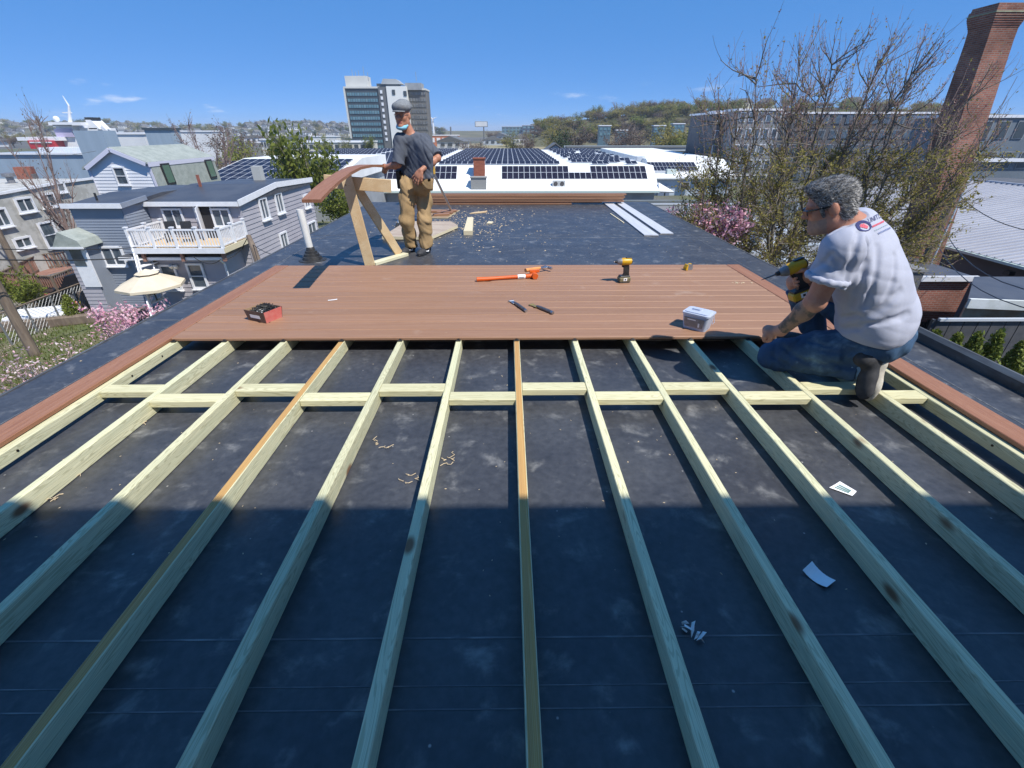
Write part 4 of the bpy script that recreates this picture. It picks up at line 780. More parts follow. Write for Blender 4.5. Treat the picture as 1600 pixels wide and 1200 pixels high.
# ================================================================ ground, haze-free setting helpers
GZ, GF = -7.5, -10.0
def hgt(x, y): t = min(1, max(0, (y-42)/40)); t = t*t*(3-2*t); return GZ+(GF-GZ)*t
m_ground = mat('town_ground', (.085, .083, .080), (.125, .12, .105), rough=.9, scale=.05, detail=8, wearcol=(.10, .11, .05), wearlo=.5, wearhi=.62, wearscale=.02, bump=.1, bscale=2)
b = MB(); xs_ = [-4000, -1500, -600, -250, -120, -60, -40, -25, -12, 0, 12, 25, 40, 60, 120, 250, 600, 1500, 4000]; ys_ = [-60, -20, 0, 20, 35, 42, 48, 54, 60, 66, 72, 78, 84, 110, 160, 250, 400, 700, 1200, 2500, 6500]
vs = [(x, y, hgt(x, y)) for y in ys_ for x in xs_]; n = len(xs_); b.add(vs, [(j*n+i, j*n+i+1, (j+1)*n+i+1, (j+1)*n+i) for j in range(len(ys_)-1) for i in range(n-1)])
tag(b.build('ground', m_ground, fix=False, smooth=True), kind='structure')
def hit(x, y, p0, n_): d = ray(x, y); n_ = V(n_); o = V((0, 0, HC)); return o+d*((V(p0)-o).dot(n_)/d.dot(n_))
m_glass = mat('window_glass', (.10, .13, .16), (.05, .065, .085), rough=.08, spec=.9, scale=1.2); m_wtrim = mat('white_trim', (.78, .79, .82), (.72, .73, .76), rough=.5, scale=4)
m_black = mat('dark_interior', (.02, .02, .024), rough=.9)
def window(parent, c, ax, nrm, w_, h_, kind='hung', trim=.10, name='window', frame_m=None, sill=True):
    ax, nrm = V(ax).normalized(), V(nrm).normalized(); c = V(c)+nrm*.055; up = Z_; fm = frame_m or m_wtrim
    M = Matrix((ax, nrm, up)).transposed(); b = MB()
    for sx in (-1, 1): b.box(c+ax*sx*(w_/2-trim/2)+nrm*.02, (trim, .09, h_), M)
    for sz in (-1, 1): b.box(c+up*sz*(h_/2-trim/2)+nrm*.021, (w_-.004, .092, trim), M)
    if kind == 'hung': b.box(c+nrm*.012, (w_-2*trim, .06, .05), M)
    elif kind == 'slider': b.box(c+nrm*.012, (.05, .06, h_-2*trim), M)
    elif kind == 'cross': b.box(c+nrm*.012, (.05, .06, h_-2*trim), M); b.box(c+nrm*.011, (w_-2*trim, .058, .05), M)
    f = b.build(name, fm, parent)
    iw, ih = w_-2*trim, h_-2*trim
    if kind == 'hung': P = [(0, ih/4, iw, ih/2), (0, -ih/4, iw, ih/2)]
    elif kind == 'slider': P = [(-iw/4, 0, iw/2, ih), (iw/4, 0, iw/2, ih)]
    else: P = [(0, 0, iw, ih)]
    for px_, pz_, pw_, ph_ in P:
        b = MB(); b.box(c+ax*px_+up*pz_-nrm*.012, (pw_, .02, ph_), M); b.build('pane', m_glass, f)
    if sill: b = MB(); b.box(c-up*(h_/2+.03)+nrm*.05, (w_+.1, .16, .06), M); b.build('sill', fm, f)
    return f
def lap(parent, name, o, ax, nrm, top, z0, pitch, m, depth=.02, z1=None):
    """lapped siding on a wall whose top edge is the polyline top = [(t, z)...] along ax"""
    o, ax, nrm = V(o), V(ax), V(nrm); b = MB(); ts = [p[0] for p in top]; zs = [p[1] for p in top]; zmax = max(zs); k = z0
    def span(z):
        if z <= min(zs[0], zs[-1]): lo, hi = ts[0], ts[-1]
        else:
            lo = hi = None
            for i in range(len(ts)-1):
                a, c_ = zs[i], zs[i+1]
                if a < z <= c_ and lo is None: lo = ts[i]+(ts[i+1]-ts[i])*(z-a)/(c_-a)
                if a >= z > c_: hi = ts[i]+(ts[i+1]-ts[i])*(a-z)/(a-c_)
            lo = ts[0] if lo is None else lo; hi = ts[-1] if hi is None else hi
        return lo, hi
    while k < zmax-.01:
        kt = min(k+pitch, zmax); a0, a1 = span(k); c0, c1 = span(kt-.001); P = lambda t, z, q: o+ax*t+Z_*(z-o.z)+nrm*q
        b.add([P(a0, k, depth), P(a1, k, depth), P(c1, kt, .002), P(c0, kt, .002), P(a0, k, -.02), P(a1, k, -.02)], [(0, 1, 2, 3), (4, 5, 1, 0)]); k += pitch
    return b.build(name, m, parent, fix=False)
def polywall(parent, name, o, ax, top, z0, m, thick, nrm):
    o, ax, nrm = V(o), V(ax), V(nrm); o0 = V((o.x, o.y, 0)); b = MB(); b.prism([(top[0][0], z0)]+[p for p in top]+[(top[-1][0], z0)], o0, ax, Z_, -nrm*thick); return b.build(name, m, parent)
def flatbox(name, label, cat, x0, x1, y0, y1, z0, z1, m, group=None, roofm=None, cornice=None):
    t = thing(name, label, cat, ((x0+x1)/2, y0, z0), 0, group); w_, d_, h_ = x1-x0, y1-y0, z1-z0
    b = MB(); b.box((0, d_/2, h_/2), (w_, d_, h_)); b.build('wall', m, t)
    if roofm: b = MB(); b.box((0, d_/2, h_+.05), (w_+.3, d_+.3, .1+.0)); b.build('roof', roofm, t)
    return t
# ================================================================ left: neighbouring houses and their yard
m_sidg = mat('grey_vinyl_siding', (.40, .385, .415), (.36, .345, .38), rough=.6, scale=.6); m_sidb = mat('blue_grey_siding', (.245, .275, .33), (.22, .25, .305), rough=.6, scale=.6); m_sidw = mat('white_siding', (.74, .76, .80), (.68, .70, .75), rough=.6, scale=.6)
m_rubr = mat('neighbour_membrane', (.060, .062, .072), (.085, .087, .095), rough=.45, scale=.8, detail=6); m_shin = mat('grey_green_shingles', (.33, .36, .33), (.26, .29, .265), rough=.9, scale=1.6, detail=7, fine=.25, finescale=9)
m_stuc = mat('stone_faced_stucco', (.36, .355, .33), (.46, .455, .43), rough=.9, scale=1.5, detail=6, lo=.42, hi=.56, bump=.6, bscale=2.2); m_brick = mat('dull_red_brick', (.30, .11, .075), (.22, .075, .05), rough=.9, scale=6)
m_cedar = mat('red_brown_decking', (.30, .165, .125), (.24, .125, .095), rough=.8, scale=3); m_oldw = mat('grey_brown_timber', (.20, .155, .115), (.14, .105, .08), rough=.85, scale=4, stretch=(2, 2, .4), bump=.3)
YG, YX, YB, YL = 25.7, 24.0, 23.1, 23.8
# ---- grey house
g = thing('house', 'grey clapboard house with flat dark roof and white upstairs balcony', 'house')
CR = at(372, 318, YG); CL = at(225, 310, YG); xr, xl = CR.x, CL.x; zt = (CR.z+CL.z)/2; yb = 35.6
zc, ze = zt+.42, zt+.22
polywall(g, 'wall', (xl, YG, 0), X_, [(0, zt), (xr-xl, zt)], GZ, m_sidg, yb-YG, -Y_)
b = MB(); b.prism([(YG-.25, zt-.02), (YG+4.4, zc), (yb+.2, ze), (yb+.2, ze-.3), (YG-.25, zt-.14)], (xl-.1, 0, 0), Y_, Z_, (xr-xl+.25, 0, 0)); b.build('roof', m_rubr, g)
b = MB(); b.bar((xl-.15, YG-.27, zt-.12), (xr+.12, YG-.27, zt-.12), .06, .22); b.build('eave_fascia', m_wtrim, g)
b = MB()
for (y0, z0_), (y1, z1_) in (((YG-.27, zt-.02), (YG+4.4, zc)), ((YG+4.4, zc), (yb+.2, ze))): b.bar((xr+.17, y0, z0_-.06), (xr+.17, y1, z1_-.06), .05, .30)
b.build('rake_fascia', m_wtrim, g)
lap(g, 'siding', (xl, YG, 0), X_, -Y_, [(0, zt-.1), (xr-xl, zt-.1)], GZ+.2, .24, m_sidg, .03); lap(g, 'siding', (xr, YG, 0), Y_, X_, [(0, zt-.05), (4.4, zc-.1), (yb-YG, ze-.1)], GZ+.2, .24, m_sidg, .03)
b = MB(); b.box((xr+.01, YG+.0, (zt+GZ)/2-.1), (.10, .10, zt-GZ-.3)); b.build('corner_board', m_sidg, g)
for (px, py, w_, h_) in ((273, 340, 1.05, .95), (348, 340, 1.0, .95)): window(g, hit(px, py, (0, YG, 0), -Y_), X_, -Y_, w_, h_, 'slider', .09)
for (px, py, w_, h_, kd) in ((411, 326, .95, 1.2, 'slider'), (435, 317, .95, 1.2, 'slider'), (478, 314, .95, .9, 'slider'), (443, 378, 1.0, 1.2, 'slider'), (487, 360, 1.5, 1.2, 'slider')): window(g, hit(px, py, (xr, 0, 0), X_), Y_, X_, w_, h_, kd, .10)
dc = hit(324, 348, (0, YG, 0), -Y_); b = MB(); b.box(dc+V((0, -.03, 0)), (.95, .1, 2.0)); do = b.build('door_frame', m_wtrim, g); b = MB(); b.box(dc+V((0, -.075, 0)), (.78, .03, 1.86)); b.build('door_opening', m_black, do)
b = MB(); b.box(dc+V((-.05, -.42, -.05)), (.05, .72, 1.8), rotz(.35)); dl_ = b.build('door_leaf', m_wtrim, g)
lc = hit(309, 330, (0, YG, 0), -Y_); b = MB(); b.lathe(lc+V((0, -.12, -.12)), [(.05, 0), (.09, .08), (.09, .2), (.03, .27)], 10); b.build('wall_lantern', m_pvc, g)
b = MB(); b.box((xl+.9, YG+3.6, zc+.2), (.12, .12, .7)); b.build('vent_stack', m_brick, g)
fl = at(402, 266, 34.0); b = MB(); b.box(fl+V((0, 0, -.3)), (.55, .5, 1.1)); b.build('flue', mat('grey_block_flue', (.42, .43, .41), rough=.9, scale=3), g)
# lower storey that carries the balcony
fz = at(280, 388, YB).z; lx0, lx1 = at(212, 420, YL).x, at(352, 420, YL).x
polywall(g, 'lower_wall', (lx0, YL, 0), X_, [(0, fz-.55), (lx1-lx0, fz-.55)], GZ, m_sidg, YG-YL-.05, -Y_); lap(g, 'siding', (lx0, YL, 0), X_, -Y_, [(0, fz-.62), (lx1-lx0, fz-.62)], GZ+.1, .24, m_sidg, .03); lap(g, 'siding', (lx1, YL, 0), Y_, X_, [(0, fz-.62), (YG-YL, fz-.62)], GZ+.1, .24, m_sidg, .03)
b = MB(); b.box(((lx0+lx1)/2, (YL+YG)/2-.2, fz-.5), (lx1-lx0+.4, YG-YL+.5, .12)); b.build('lower_eave', m_rubr, g); b = MB(); b.bar((lx0-.25, YL-.48, fz-.56), (lx1+.3, YL-.48, fz-.56), .09, .14); b.build('gutter', m_wtrim, g)
b = MB(); b.tube([(lx1+.1, YL-.46, fz-.6), (lx1+.1, YL-.1, fz-.9), (lx1+.1, YL-.06, GZ)], .05, 8); b.build('downpipe', m_wtrim, g)
for px, py in ((310, 431), (268, 433)): window(g, hit(px, py, (0, YL, 0), -Y_), X_, -Y_, .85, 1.35, 'hung', .1)
lc = hit(275, 417, (0, YL, 0), -Y_)
for s in (-1, 1): b = MB(); b.lathe(lc+V((s*.12, -.12, -.05)), [(.04, 0), (.09, .06), (.10, .2), (.05, .22)], 8, rotx(.5)); b.build('flood_light', m_pvc, g)
# balcony
bx0, bx1 = at(207, 388, YB).x, at(348, 388, YB).x;
b = MB(); b.box(((bx0+bx1)/2, (YB+YG)/2, fz-.06), (bx1-bx0, YG-YB, .1)); bal = b.build('balcony', m_raw, g)
b = MB(); b.box(((bx0+bx1)/2, YB-.03, fz-.12), (bx1-bx0+.1, .05, .26)); b.box((bx0-.03, (YB+YG)/2, fz-.12), (.05, YG-YB, .26)); b.build('fascia', m_wtrim, bal)
b = MB(); b.box((bx1+.03, (YB+YG)/2, fz-.12), (.05, YG-YB, .26)); b.build('side_joist', m_edge, bal)
RHt = .92; posts = [bx0+(bx1-bx0)*k/4 for k in range(5)]
def post(x, y):
    b = MB(); b.box((x, y, fz+RHt/2), (.12, .12, RHt+.05)); b.box((x, y, fz+RHt+.06), (.17, .17, .05)); b.build('railing_post', m_wtrim, bal)
for x in posts: post(x, YB+.04)
for y in (YB+1.25, YG-.1): post(bx1-.04, y)
for y in (YB+1.25, YG-.1): post(bx0+.04, y)
def rails(p0, p1):
    p0, p1 = V(p0), V(p1); b = MB(); b.bar(p0+Z_*(RHt-.06), p1+Z_*(RHt-.06), .07, .08); b.bar(p0+Z_*.1, p1+Z_*.1, .05, .06); b.build('rail', m_wtrim, bal); L_ = (p1-p0).length; n = int(L_/.125); b = MB()
    for i in range(1, n): q = p0.lerp(p1, i/n); b.box(q+Z_*(RHt/2), (.04, .04, RHt-.2))
    b.build('balusters', m_wtrim, bal)['kind'] = 'stuff'
for i in range(4): rails((posts[i]+.06, YB+.04, fz), (posts[i+1]-.06, YB+.04, fz))
rails((bx1-.04, YB+.12, fz), (bx1-.04, YB+1.17, fz)); rails((bx1-.04, YB+1.33, fz), (bx1-.04, YG-.2, fz)); rails((bx0+.04, YB+.12, fz), (bx0+.04, YB+1.17, fz)); rails((bx0+.04, YB+1.33, fz), (bx0+.04, YG-.2, fz))
for x in (bx0+.3, (bx0+bx1)/2, bx1-.15): b = MB(); b.box((x, YB+.15, fz-.42), (.14, .14, .5)); b.build('support_post', m_cedar, bal)
# stairs down at the left end of the balcony
b = MB()
for s in (0, .9): b.bar((bx0-.1-s*0, YB+.3+s, fz-.1), (bx0-.1+1.9, YB-2.3+s-.4, GZ+.1), .05, .28)
b.build('stair_stringer', m_wtrim, bal)
for i in range(12):
    u = (i+.5)/12; p_ = V((bx0-.1, YB+.75, fz-.1)).lerp(V((bx0+1.8, YB-2.25, GZ+.1)), u); b = MB(); b.box(p_, (.34, .95, .04), rotz(-.2)); b.build('stair_tread', m_wtrim, bal)
b = MB(); b.bar((bx0-.1, YB+.25, fz+.8), (bx0+1.8, YB-2.75, GZ+1.0), .06, .08)
for i in range(14): p_ = V((bx0-.1, YB+.25, fz-.1)).lerp(V((bx0+1.8, YB-2.75, GZ+.1)), i/13); b.box(p_+Z_*.45, (.045, .045, .9))
b.build('stair_rail', m_wtrim, bal)
for px, py in ((268, 367), (293, 368)):
    c_ = at(px, py, YB+1.6); c_.z = fz; t = thing('patio_chair', 'dark patio chair behind the white balcony railing, '+('left' if px < 280 else 'right')+' one', 'chair', c_, .3, 'chairs on the balcony')
    b = MB(); b.box((0, 0, .42), (.5, .5, .05), bev=.01); b.build('seat', m_blk, t); b = MB(); b.box((0, .24, .70), (.5, .05, .55), rotx(-.2), bev=.01); b.build('backrest', m_blk, t)
    for sx in (-1, 1):
        for sy in (-1, 1): b = MB(); b.box((sx*.22, sy*.22, .2), (.04, .04, .4)); b.build('leg', m_blk, t)
# ---- blue-grey extension house
h = thing('house', 'blue-grey sided two-storey house with flat dark roof left of the balcony', 'house'); ex0, ex1 = at(105, 318, YX).x, at(187, 320, YX).x; ez = at(150, 319, YX).z
polywall(h, 'wall', (ex0, YX, 0), X_, [(0, ez), (ex1-ex0, ez)], GZ, m_sidb, 8, -Y_); lap(h, 'siding', (ex0, YX, 0), X_, -Y_, [(0, ez-.1), (ex1-ex0, ez-.1)], GZ+.1, .135, m_sidb, .024); lap(h, 'siding', (ex1, YX, 0), Y_, X_, [(0, ez-.1), (YG-YX, ez-.1)], GZ+.1, .135, m_sidb, .024)
b = MB(); b.prism([(YX-.2, ez-.05), (YX+3, ez+.22), (YX+8, ez+.1), (YX+8, ez-.15), (YX-.2, ez-.12)], (ex0-.15, 0, 0), Y_, Z_, (ex1-ex0+.3, 0, 0)); b.build('roof', m_rubr, h)
b = MB(); b.bar((ex0-.2, YX-.22, ez-.06), (ex1+.2, YX-.22, ez-.06), .06, .22); b.build('eave_fascia', m_wtrim, h); b = MB(); b.bar((ex1+.17, YX-.2, ez-.06), (ex1+.17, YG, ez+.1), .06, .22); b.build('rake_fascia', m_sidb, h)
window(h, hit(179, 400, (0, YX, 0), -Y_), X_, -Y_, 1.15, 1.0, 'slider', .09); p_ = at(152, 313, YX+1); b = MB(); b.tube([p_-Z_*.2, p_+Z_*.35], .05, 8); b.build('vent_stack', m_blk, h)
# little entry porch, left
e0, e1 = at(100, 390, YX-1).x, at(131, 390, YX-1).x; pz = at(115, 386, YX-1).z
b = MB(); b.box(((e0+e1)/2, YX+.3, (pz+GZ)/2), (e1-e0, 2.6, pz-GZ)); en = b.build('entry_porch', m_sidb, h); lap(h, 'siding', (e0, YX-1, 0), X_, -Y_, [(0, pz), (e1-e0, pz)], GZ+.1, .2, m_sidg, .024)
b = MB(); b.prism([(e0-.25, pz+.02), (e1+.25, pz+.02), (e1+.1, pz+.35), (e0+.3, pz+.75)], (0, YX-1.3, 0), X_, Z_, (0, 2.7, 0)); b.build('porch_roof', m_shin, en); b = MB(); b.bar((e0-.3, YX-1.33, pz), (e1+.3, YX-1.33, pz), .05, .12); b.build('porch_gutter', m_wtrim, en)
dc = hit(126, 407, (0, YX-1, 0), -Y_); b = MB(); b.box(dc+V((.1, -.03, -.35)), (.80, .08, 1.95)); do = b.build('door', m_wtrim, h); b = MB(); b.box(dc+V((0, -.08, .15)), (.55, .03, .8)); b.build('pane', m_glass, do)
# ---- white gambrel house
YW = 43.0; wz = thing('house', 'white clapboard house with grey gambrel roof and two skylights', 'house'); ap, el_, er = at(175, 233, YW), at(139, 263, YW), at(232, 256, YW); bw = at(250, 300, YW)
wy1 = 52.5; lowl = at(152, 300, YW)
prof = [(el_.x-.0, el_.z), (ap.x, ap.z), (er.x, er.z), (bw.x, bw.z)]
b = MB(); b.prism([(el_.x, GF), (el_.x, el_.z), (ap.x, ap.z), (er.x, er.z), (bw.x, bw.z), (bw.x, GF)], (0, YW, 0), X_, Z_, (0, wy1-YW, 0)); b.build('wall', m_sidw, wz)
lap(wz, 'siding', (el_.x, YW, 0), X_, -Y_, [(0, el_.z), (ap.x-el_.x, ap.z-.15), (er.x-el_.x, er.z), (bw.x-el_.x, bw.z)], bw.z-4, .26, m_sidw, .035)
b = MB(); b.prism([(el_.x-.3, el_.z-.1), (ap.x, ap.z+.02), (ap.x, ap.z+.17), (el_.x-.3, el_.z+.08)], (0, YW-.35, 0), X_, Z_, (0, wy1-YW+.5, 0)); b.prism([(ap.x, ap.z+.02), (er.x+.15, er.z), (er.x+.15, er.z+.14), (ap.x, ap.z+.17)], (0, YW-.35, 0), X_, Z_, (0, wy1-YW+.5, 0)); rf = b.build('roof', m_shin, wz)
b = MB(); b.prism([(er.x+.02, er.z-.05), (bw.x+.1, bw.z), (bw.x+.18, bw.z-.05), (er.x+.14, er.z-.02)], (0, YW-.05, 0), X_, Z_, (0, wy1-YW, 0)); b.build('lower_roof_slope', m_shin, wz)
b = MB()
for a_, c_ in ((el_, ap), (ap, er)): b.bar((a_.x, YW-.37, a_.z-.02), (c_.x, YW-.37, c_.z-.02), .05, .30)
b.bar((er.x, YW-.1, er.z), (bw.x, YW-.1, bw.z), .05, .2); b.bar((el_.x, YW-.1, el_.z), (el_.x, YW-.1, bw.z-3), .05, .2, up=(1, 0, 0)); b.bar((er.x+.17, YW-.3, er.z-.05), (er.x+.17, wy1, er.z-.05), .06, .34); b.build('trim_boards', mat('lilac_white_trim', (.60, .60, .70), rough=.5), wz)
window(wz, hit(190, 275, (0, YW, 0), -Y_), X_, -Y_, 1.05, 1.45, 'hung', .12)
sd_ = V((bw.x-er.x, 0, bw.z-er.z)).normalized(); nn = V((-sd_.z, 0, sd_.x))
for px, py in ((259, 272), (326, 264)):
    c_ = hit(px, py, (er.x, 0, er.z), nn)+nn*.17; b = MB(); M = Matrix((Y_, nn, -sd_)).transposed(); b.box(c_, (1.15, .2, 1.7), M); sk = b.build('skylight', m_blk, wz); b = MB(); b.box(c_+nn*.105, (.9, .02, 1.4), M); b.build('pane', mat('green_glass', (.10, .17, .13), rough=.1, spec=.8), sk)
p_ = at(264, 246, 49); b = MB(); b.tube([p_-Z_*.6, p_+Z_*.5], .09, 8); b.build('vent_pipe', m_pvc, wz)
# ---- stone-faced building at far left
st = thing('building', 'mottled stone-faced building with small white windows at the left edge', 'building'); p0, p1 = at(4, 302, 30.0), at(145, 279, 37.0); dv = (p1-p0); dv.z = 0; Ls = dv.length; dv.normalize(); nv = V((dv.y, -dv.x, 0)); o_ = V((p0.x, p0.y, 0))-dv*12; topz = p1.z
polywall(st, 'wall', o_, dv, [(0, topz-.6), (12+Ls*.0, p0.z), (12+Ls*.6, topz-.02), (12+Ls, topz)], GZ-1, m_stuc, 14, nv)
b = MB()
for (t0, z0_), (t1, z1_) in (((0, topz-.6), (12, p0.z)), ((12, p0.z), (12+Ls*.6, topz-.02)), ((12+Ls*.6, topz-.02), (12+Ls, topz))): b.bar(o_+dv*t0+Z_*(z0_+.02)+nv*.06, o_+dv*t1+Z_*(z1_+.02)+nv*.06, .12, .14)
b.build('coping', m_wtrim, st); b = MB(); b.prism([(0, topz-.7), (12, p0.z-.05), (12+Ls*.6, topz-.1), (12+Ls, topz-.1), (12+Ls, topz-.06), (0, topz-.6)], o_-nv*.1, dv, Z_, -nv*13.8); b.build('roof', m_rubr, st)
for (px, py, w_, h_, kd) in ((38, 320, 1.2, .9, 'slider'), (74, 313, 1.2, .9, 'slider'), (93, 291, .7, .8, 'none'), (0, 340, 1.0, 1.1, 'slider'), (77, 367, 1.15, 1.7, 'hung'), (35, 379, 1.2, .7, 'slider')): window(st, hit(px, py, o_, nv), dv, nv, w_, h_, kd, .12)
c_ = at(43, 276, 37); b = MB(); b.box(c_+V((0, 0, -.3)), (.95, .7, 1.9), rotz(.4)); ck = b.build('chimney', m_brick, st); b = MB(); b.tube([c_+V((.5, 0, -.6)), c_+V((.5, 0, .2))], .18, 8); b.build('flue_cowl', m_dkst, ck); c_ = at(17, 282, 34); b = MB(); b.lathe(c_-Z_*.6, [(.2, 0), (.2, .8), (.35, .85), (.35, 1.05), (.1, 1.1)], 10); b.build('roof_fan', m_grey, st)
# ---- long pale-blue warehouse
pb = mat('pale_blue_sheet_wall', (.30, .38, .46), (.27, .345, .42), rough=.6, scale=.15, stretch=(6, 6, .3), detail=5); YP = 88
w1 = thing('warehouse', 'long pale blue windowless warehouse at the left', 'warehouse'); a0, a1, zt_ = at(-60, 242, YP).x, at(168, 238, YP).x, at(90, 241, YP).z
b = MB(); b.box(((a0+a1)/2, YP+6, (zt_+GF)/2), (a1-a0, 12, zt_-GF)); b.build('wall', pb, w1); c0_, c1_ = at(117, 210, YP).x, at(163, 210, YP).x; zu = at(140, 204, YP).z; b = MB(); b.box(((c0_+c1_)/2, YP+1.3, (zu+GF)/2), (c1_-c0_, 3, zu-GF)); b.build('stair_tower', pb, w1)
b = MB(); b.box(((a0+c0_)/2, YP-.1, zt_+.1), (c0_-a0, .4, .3)); b.build('parapet_cap', m_wtrim, w1); a2, a3 = at(25, 239, YP).x, at(145, 232, YP).x
for i in range(6): x = a2+(a3-a2)*(i+.5)/6; b = MB(); b.box((x, YP+6, zt_+.45), ((a3-a2)/6-.8, 4, .9)); b.build('rooflight', m_wtrim, w1)
# ================================================================ centre: solar-roofed warehouse and what lies behind it
m_wroof = mat('white_membrane_roof', (.80, .81, .80), (.72, .73, .73), rough=.6, scale=.3, detail=7); m_cell = mat('solar_cells', (.012, .012, .024), (.018, .017, .034), rough=.4, spec=.14, scale=1); m_frm = mat('panel_frame', (.66, .68, .70), rough=.4, metal=.3)
m_gwall = mat('grey_block_wall', (.30, .32, .34), (.25, .27, .29), rough=.9, scale=.5); m_rust = mat('rusty_brick_stack', (.34, .11, .06), (.24, .075, .045), rough=.9, scale=1.5, stretch=(1, 1, 3)); m_greensh = mat('pale_green_gutter', (.50, .60, .56), rough=.5)
D0, AL = 86.0, R(33); cA, sA = math.cos(AL), math.sin(AL); pb0 = at(793, 281, D0); zb = pb0.z; xw0, xw1 = at(330, 298, 83.6).x, at(1030, 297, 83.6).x
so_ = thing('warehouse', 'low warehouse with a white roof covered in rows of dark solar panels', 'warehouse')
ye, ze_ = D0-2.81*cA, zb-2.81*sA; yr, zr_ = D0+3.75*cA, zb+3.75*sA; yend = 158
b = MB(); b.prism([(ye-.2, ze_-.25), (ye-.2, ze_), (yr, zr_), (yend, zr_+.25), (yend, zr_-.6)], (xw0, 0, 0), Y_, Z_, (xw1-xw0, 0, 0)); rfo = b.build('roof', m_wroof, so_)
b = MB(); b.box(((xw0+xw1)/2, (ye+yend)/2+.5, (ze_-.3+GF)/2), (xw1-xw0-1, yend-ye-.4, ze_-.3-GF)); b.build('wall', m_gwall, so_); b = MB(); b.bar((xw0, ye-.3, ze_-.1), (xw1, ye-.3, ze_-.1), .25, .3); b.build('gutter', m_greensh, so_)
b = MB(); b.prism([(0, 0), (2.6, -.1), (0, 1.6)], (xw1, ye-.1, ze_-.05), X_, (0, .6, .8), (0, .3, -.2)); b.build('corner_hip', m_wroof, so_)
def panel_mesh(w_, l_):
    bm = MB(); bm.box((0, 0, 0), (w_, l_, .04), mi=1); bm.box((0, 0, .021), (w_-.07, l_-.07, .006), mi=0); me = bpy.data.meshes.new('solar_panel'); me.from_pydata(bm.v, [], bm.f); me.materials.append(m_cell); me.materials.append(m_frm); me.polygons.foreach_set('material_index', bm.m); me.update()
    q = bmesh.new(); q.from_mesh(me); bmesh.ops.recalc_face_normals(q, faces=q.faces); q.to_mesh(me); q.free(); return me
pm = panel_mesh(1.0, 1.68); cnt = 0
def pan(x, t, row): return link('solar_panel', pm, so_, (x, D0+t*cA, zb+t*sA+.12), (AL, 0, 0))
x0_, x1_ = at(784, 281, D0).x, at(1012, 281, D0).x; nc = 26; wd = (x1_-x0_)/nc; pm_s = wd/1.0
cols = [x0_+wd*(i+.5) for i in range(nc)]; gap = (at(890, 270, D0).x, at(928, 270, D0).x)
for r_ in (0, 1):
    for x in cols:
        if r_ == 1 and gap[0] < x < gap[1]: continue
        o = pan(x, .85+1.72*r_, r_); o.scale = (wd*.985, 1, 1)
    xl0, xl1 = at(560, 281, D0).x, at(625, 281, D0).x
    for k in range(7): o = pan(xl0+wd*(k+.5), .85+1.72*r_, r_); o.scale = (wd*.985, 1, 1)
    xl0 = at(678, 281, D0).x
    for k in range(4): o = pan(xl0+wd*(k+.5), .85+1.72*r_, r_); o.scale = (wd*.985, 1, 1)
rows = [yr+2.2+5.0*k for k in range(13)]; blocks = [(at(330, 281, D0).x, -32), (-30.0, -14.5), (-12.3, 9.0), (12.0, 24.0)]; bst = MB(); n_ind = 0; rr = random.Random(4)
for k, yy in enumerate(rows):
    zz = zr_+.25*(yy-yr)/(yend-yr)+.36
    for (bx0_, bx1_) in blocks:
        x = bx0_+.5
        while x < bx1_:
            if not (bx0_ == 12.0 and rr.random() < .22) and not (k == 0 and bx0_ > 0 and rr.random() < .3):
                if n_ind < 205 and k < 4: o = link('solar_panel', pm, so_, (x, yy, zz), (R(13), 0, 0)); o.scale = (1.0, 1.1, 1); n_ind += 1
                else: M = rotx(R(13)); bst.box((x, yy, zz), (1.0, 1.85, .04), M, mi=1); bst.box(V((x, yy, zz))+M @ V((0, 0, .024)), (.93, 1.76, .006), M, mi=0)
            x += 1.03
tag(bst.build('solar_panels', [m_cell, m_frm], so_, fix=False), kind='stuff')
for (px, py, yy, w_, h_, m, nm) in ((749, 263, D0+1.0, 1.9, 3.0, m_rust, 'brick_stack'), (748, 286, ye+.9, 2.6, 1.7, mat('grey_roof_unit', (.30, .30, .29), rough=.7, scale=1), 'roof_unit'), (530, 276, D0+.5, 1.8, 2.6, m_rust, 'brick_stack')):
    c_ = at(px, py, yy); b = MB(); b.box(c_, (w_, 1.6, h_)); b.box(c_+Z_*(h_/2+.08), (w_+.25, 1.85, .16)); b.build(nm, m, so_)
for px in (868, 878): c_ = at(px, 287, ye+1.0); b = MB(); b.box(c_, (1.05, .5, 1.0)); b.box(c_-Z_*.6, (1.5, .8, .1)); u = b.build('air_conditioner', mat('light_grey_unit', (.55, .56, .55), rough=.5), so_); b = MB(); b.lathe(c_+V((0, -.26, 0)), [(.36, 0), (.36, .02)], 14, rotx(math.pi/2)); b.build('fan_grille', m_dkst, u)
for (px, py, yy) in ((905, 265, 94), (918, 262, 97), (985, 254, 104), (960, 247, 115), (935, 244, 120), (1000, 249, 108)): c_ = at(px, py, yy); b = MB(); b.box(c_, (1.6, 1.6, 1.1)); b.build('roof_vent', m_frm, so_)
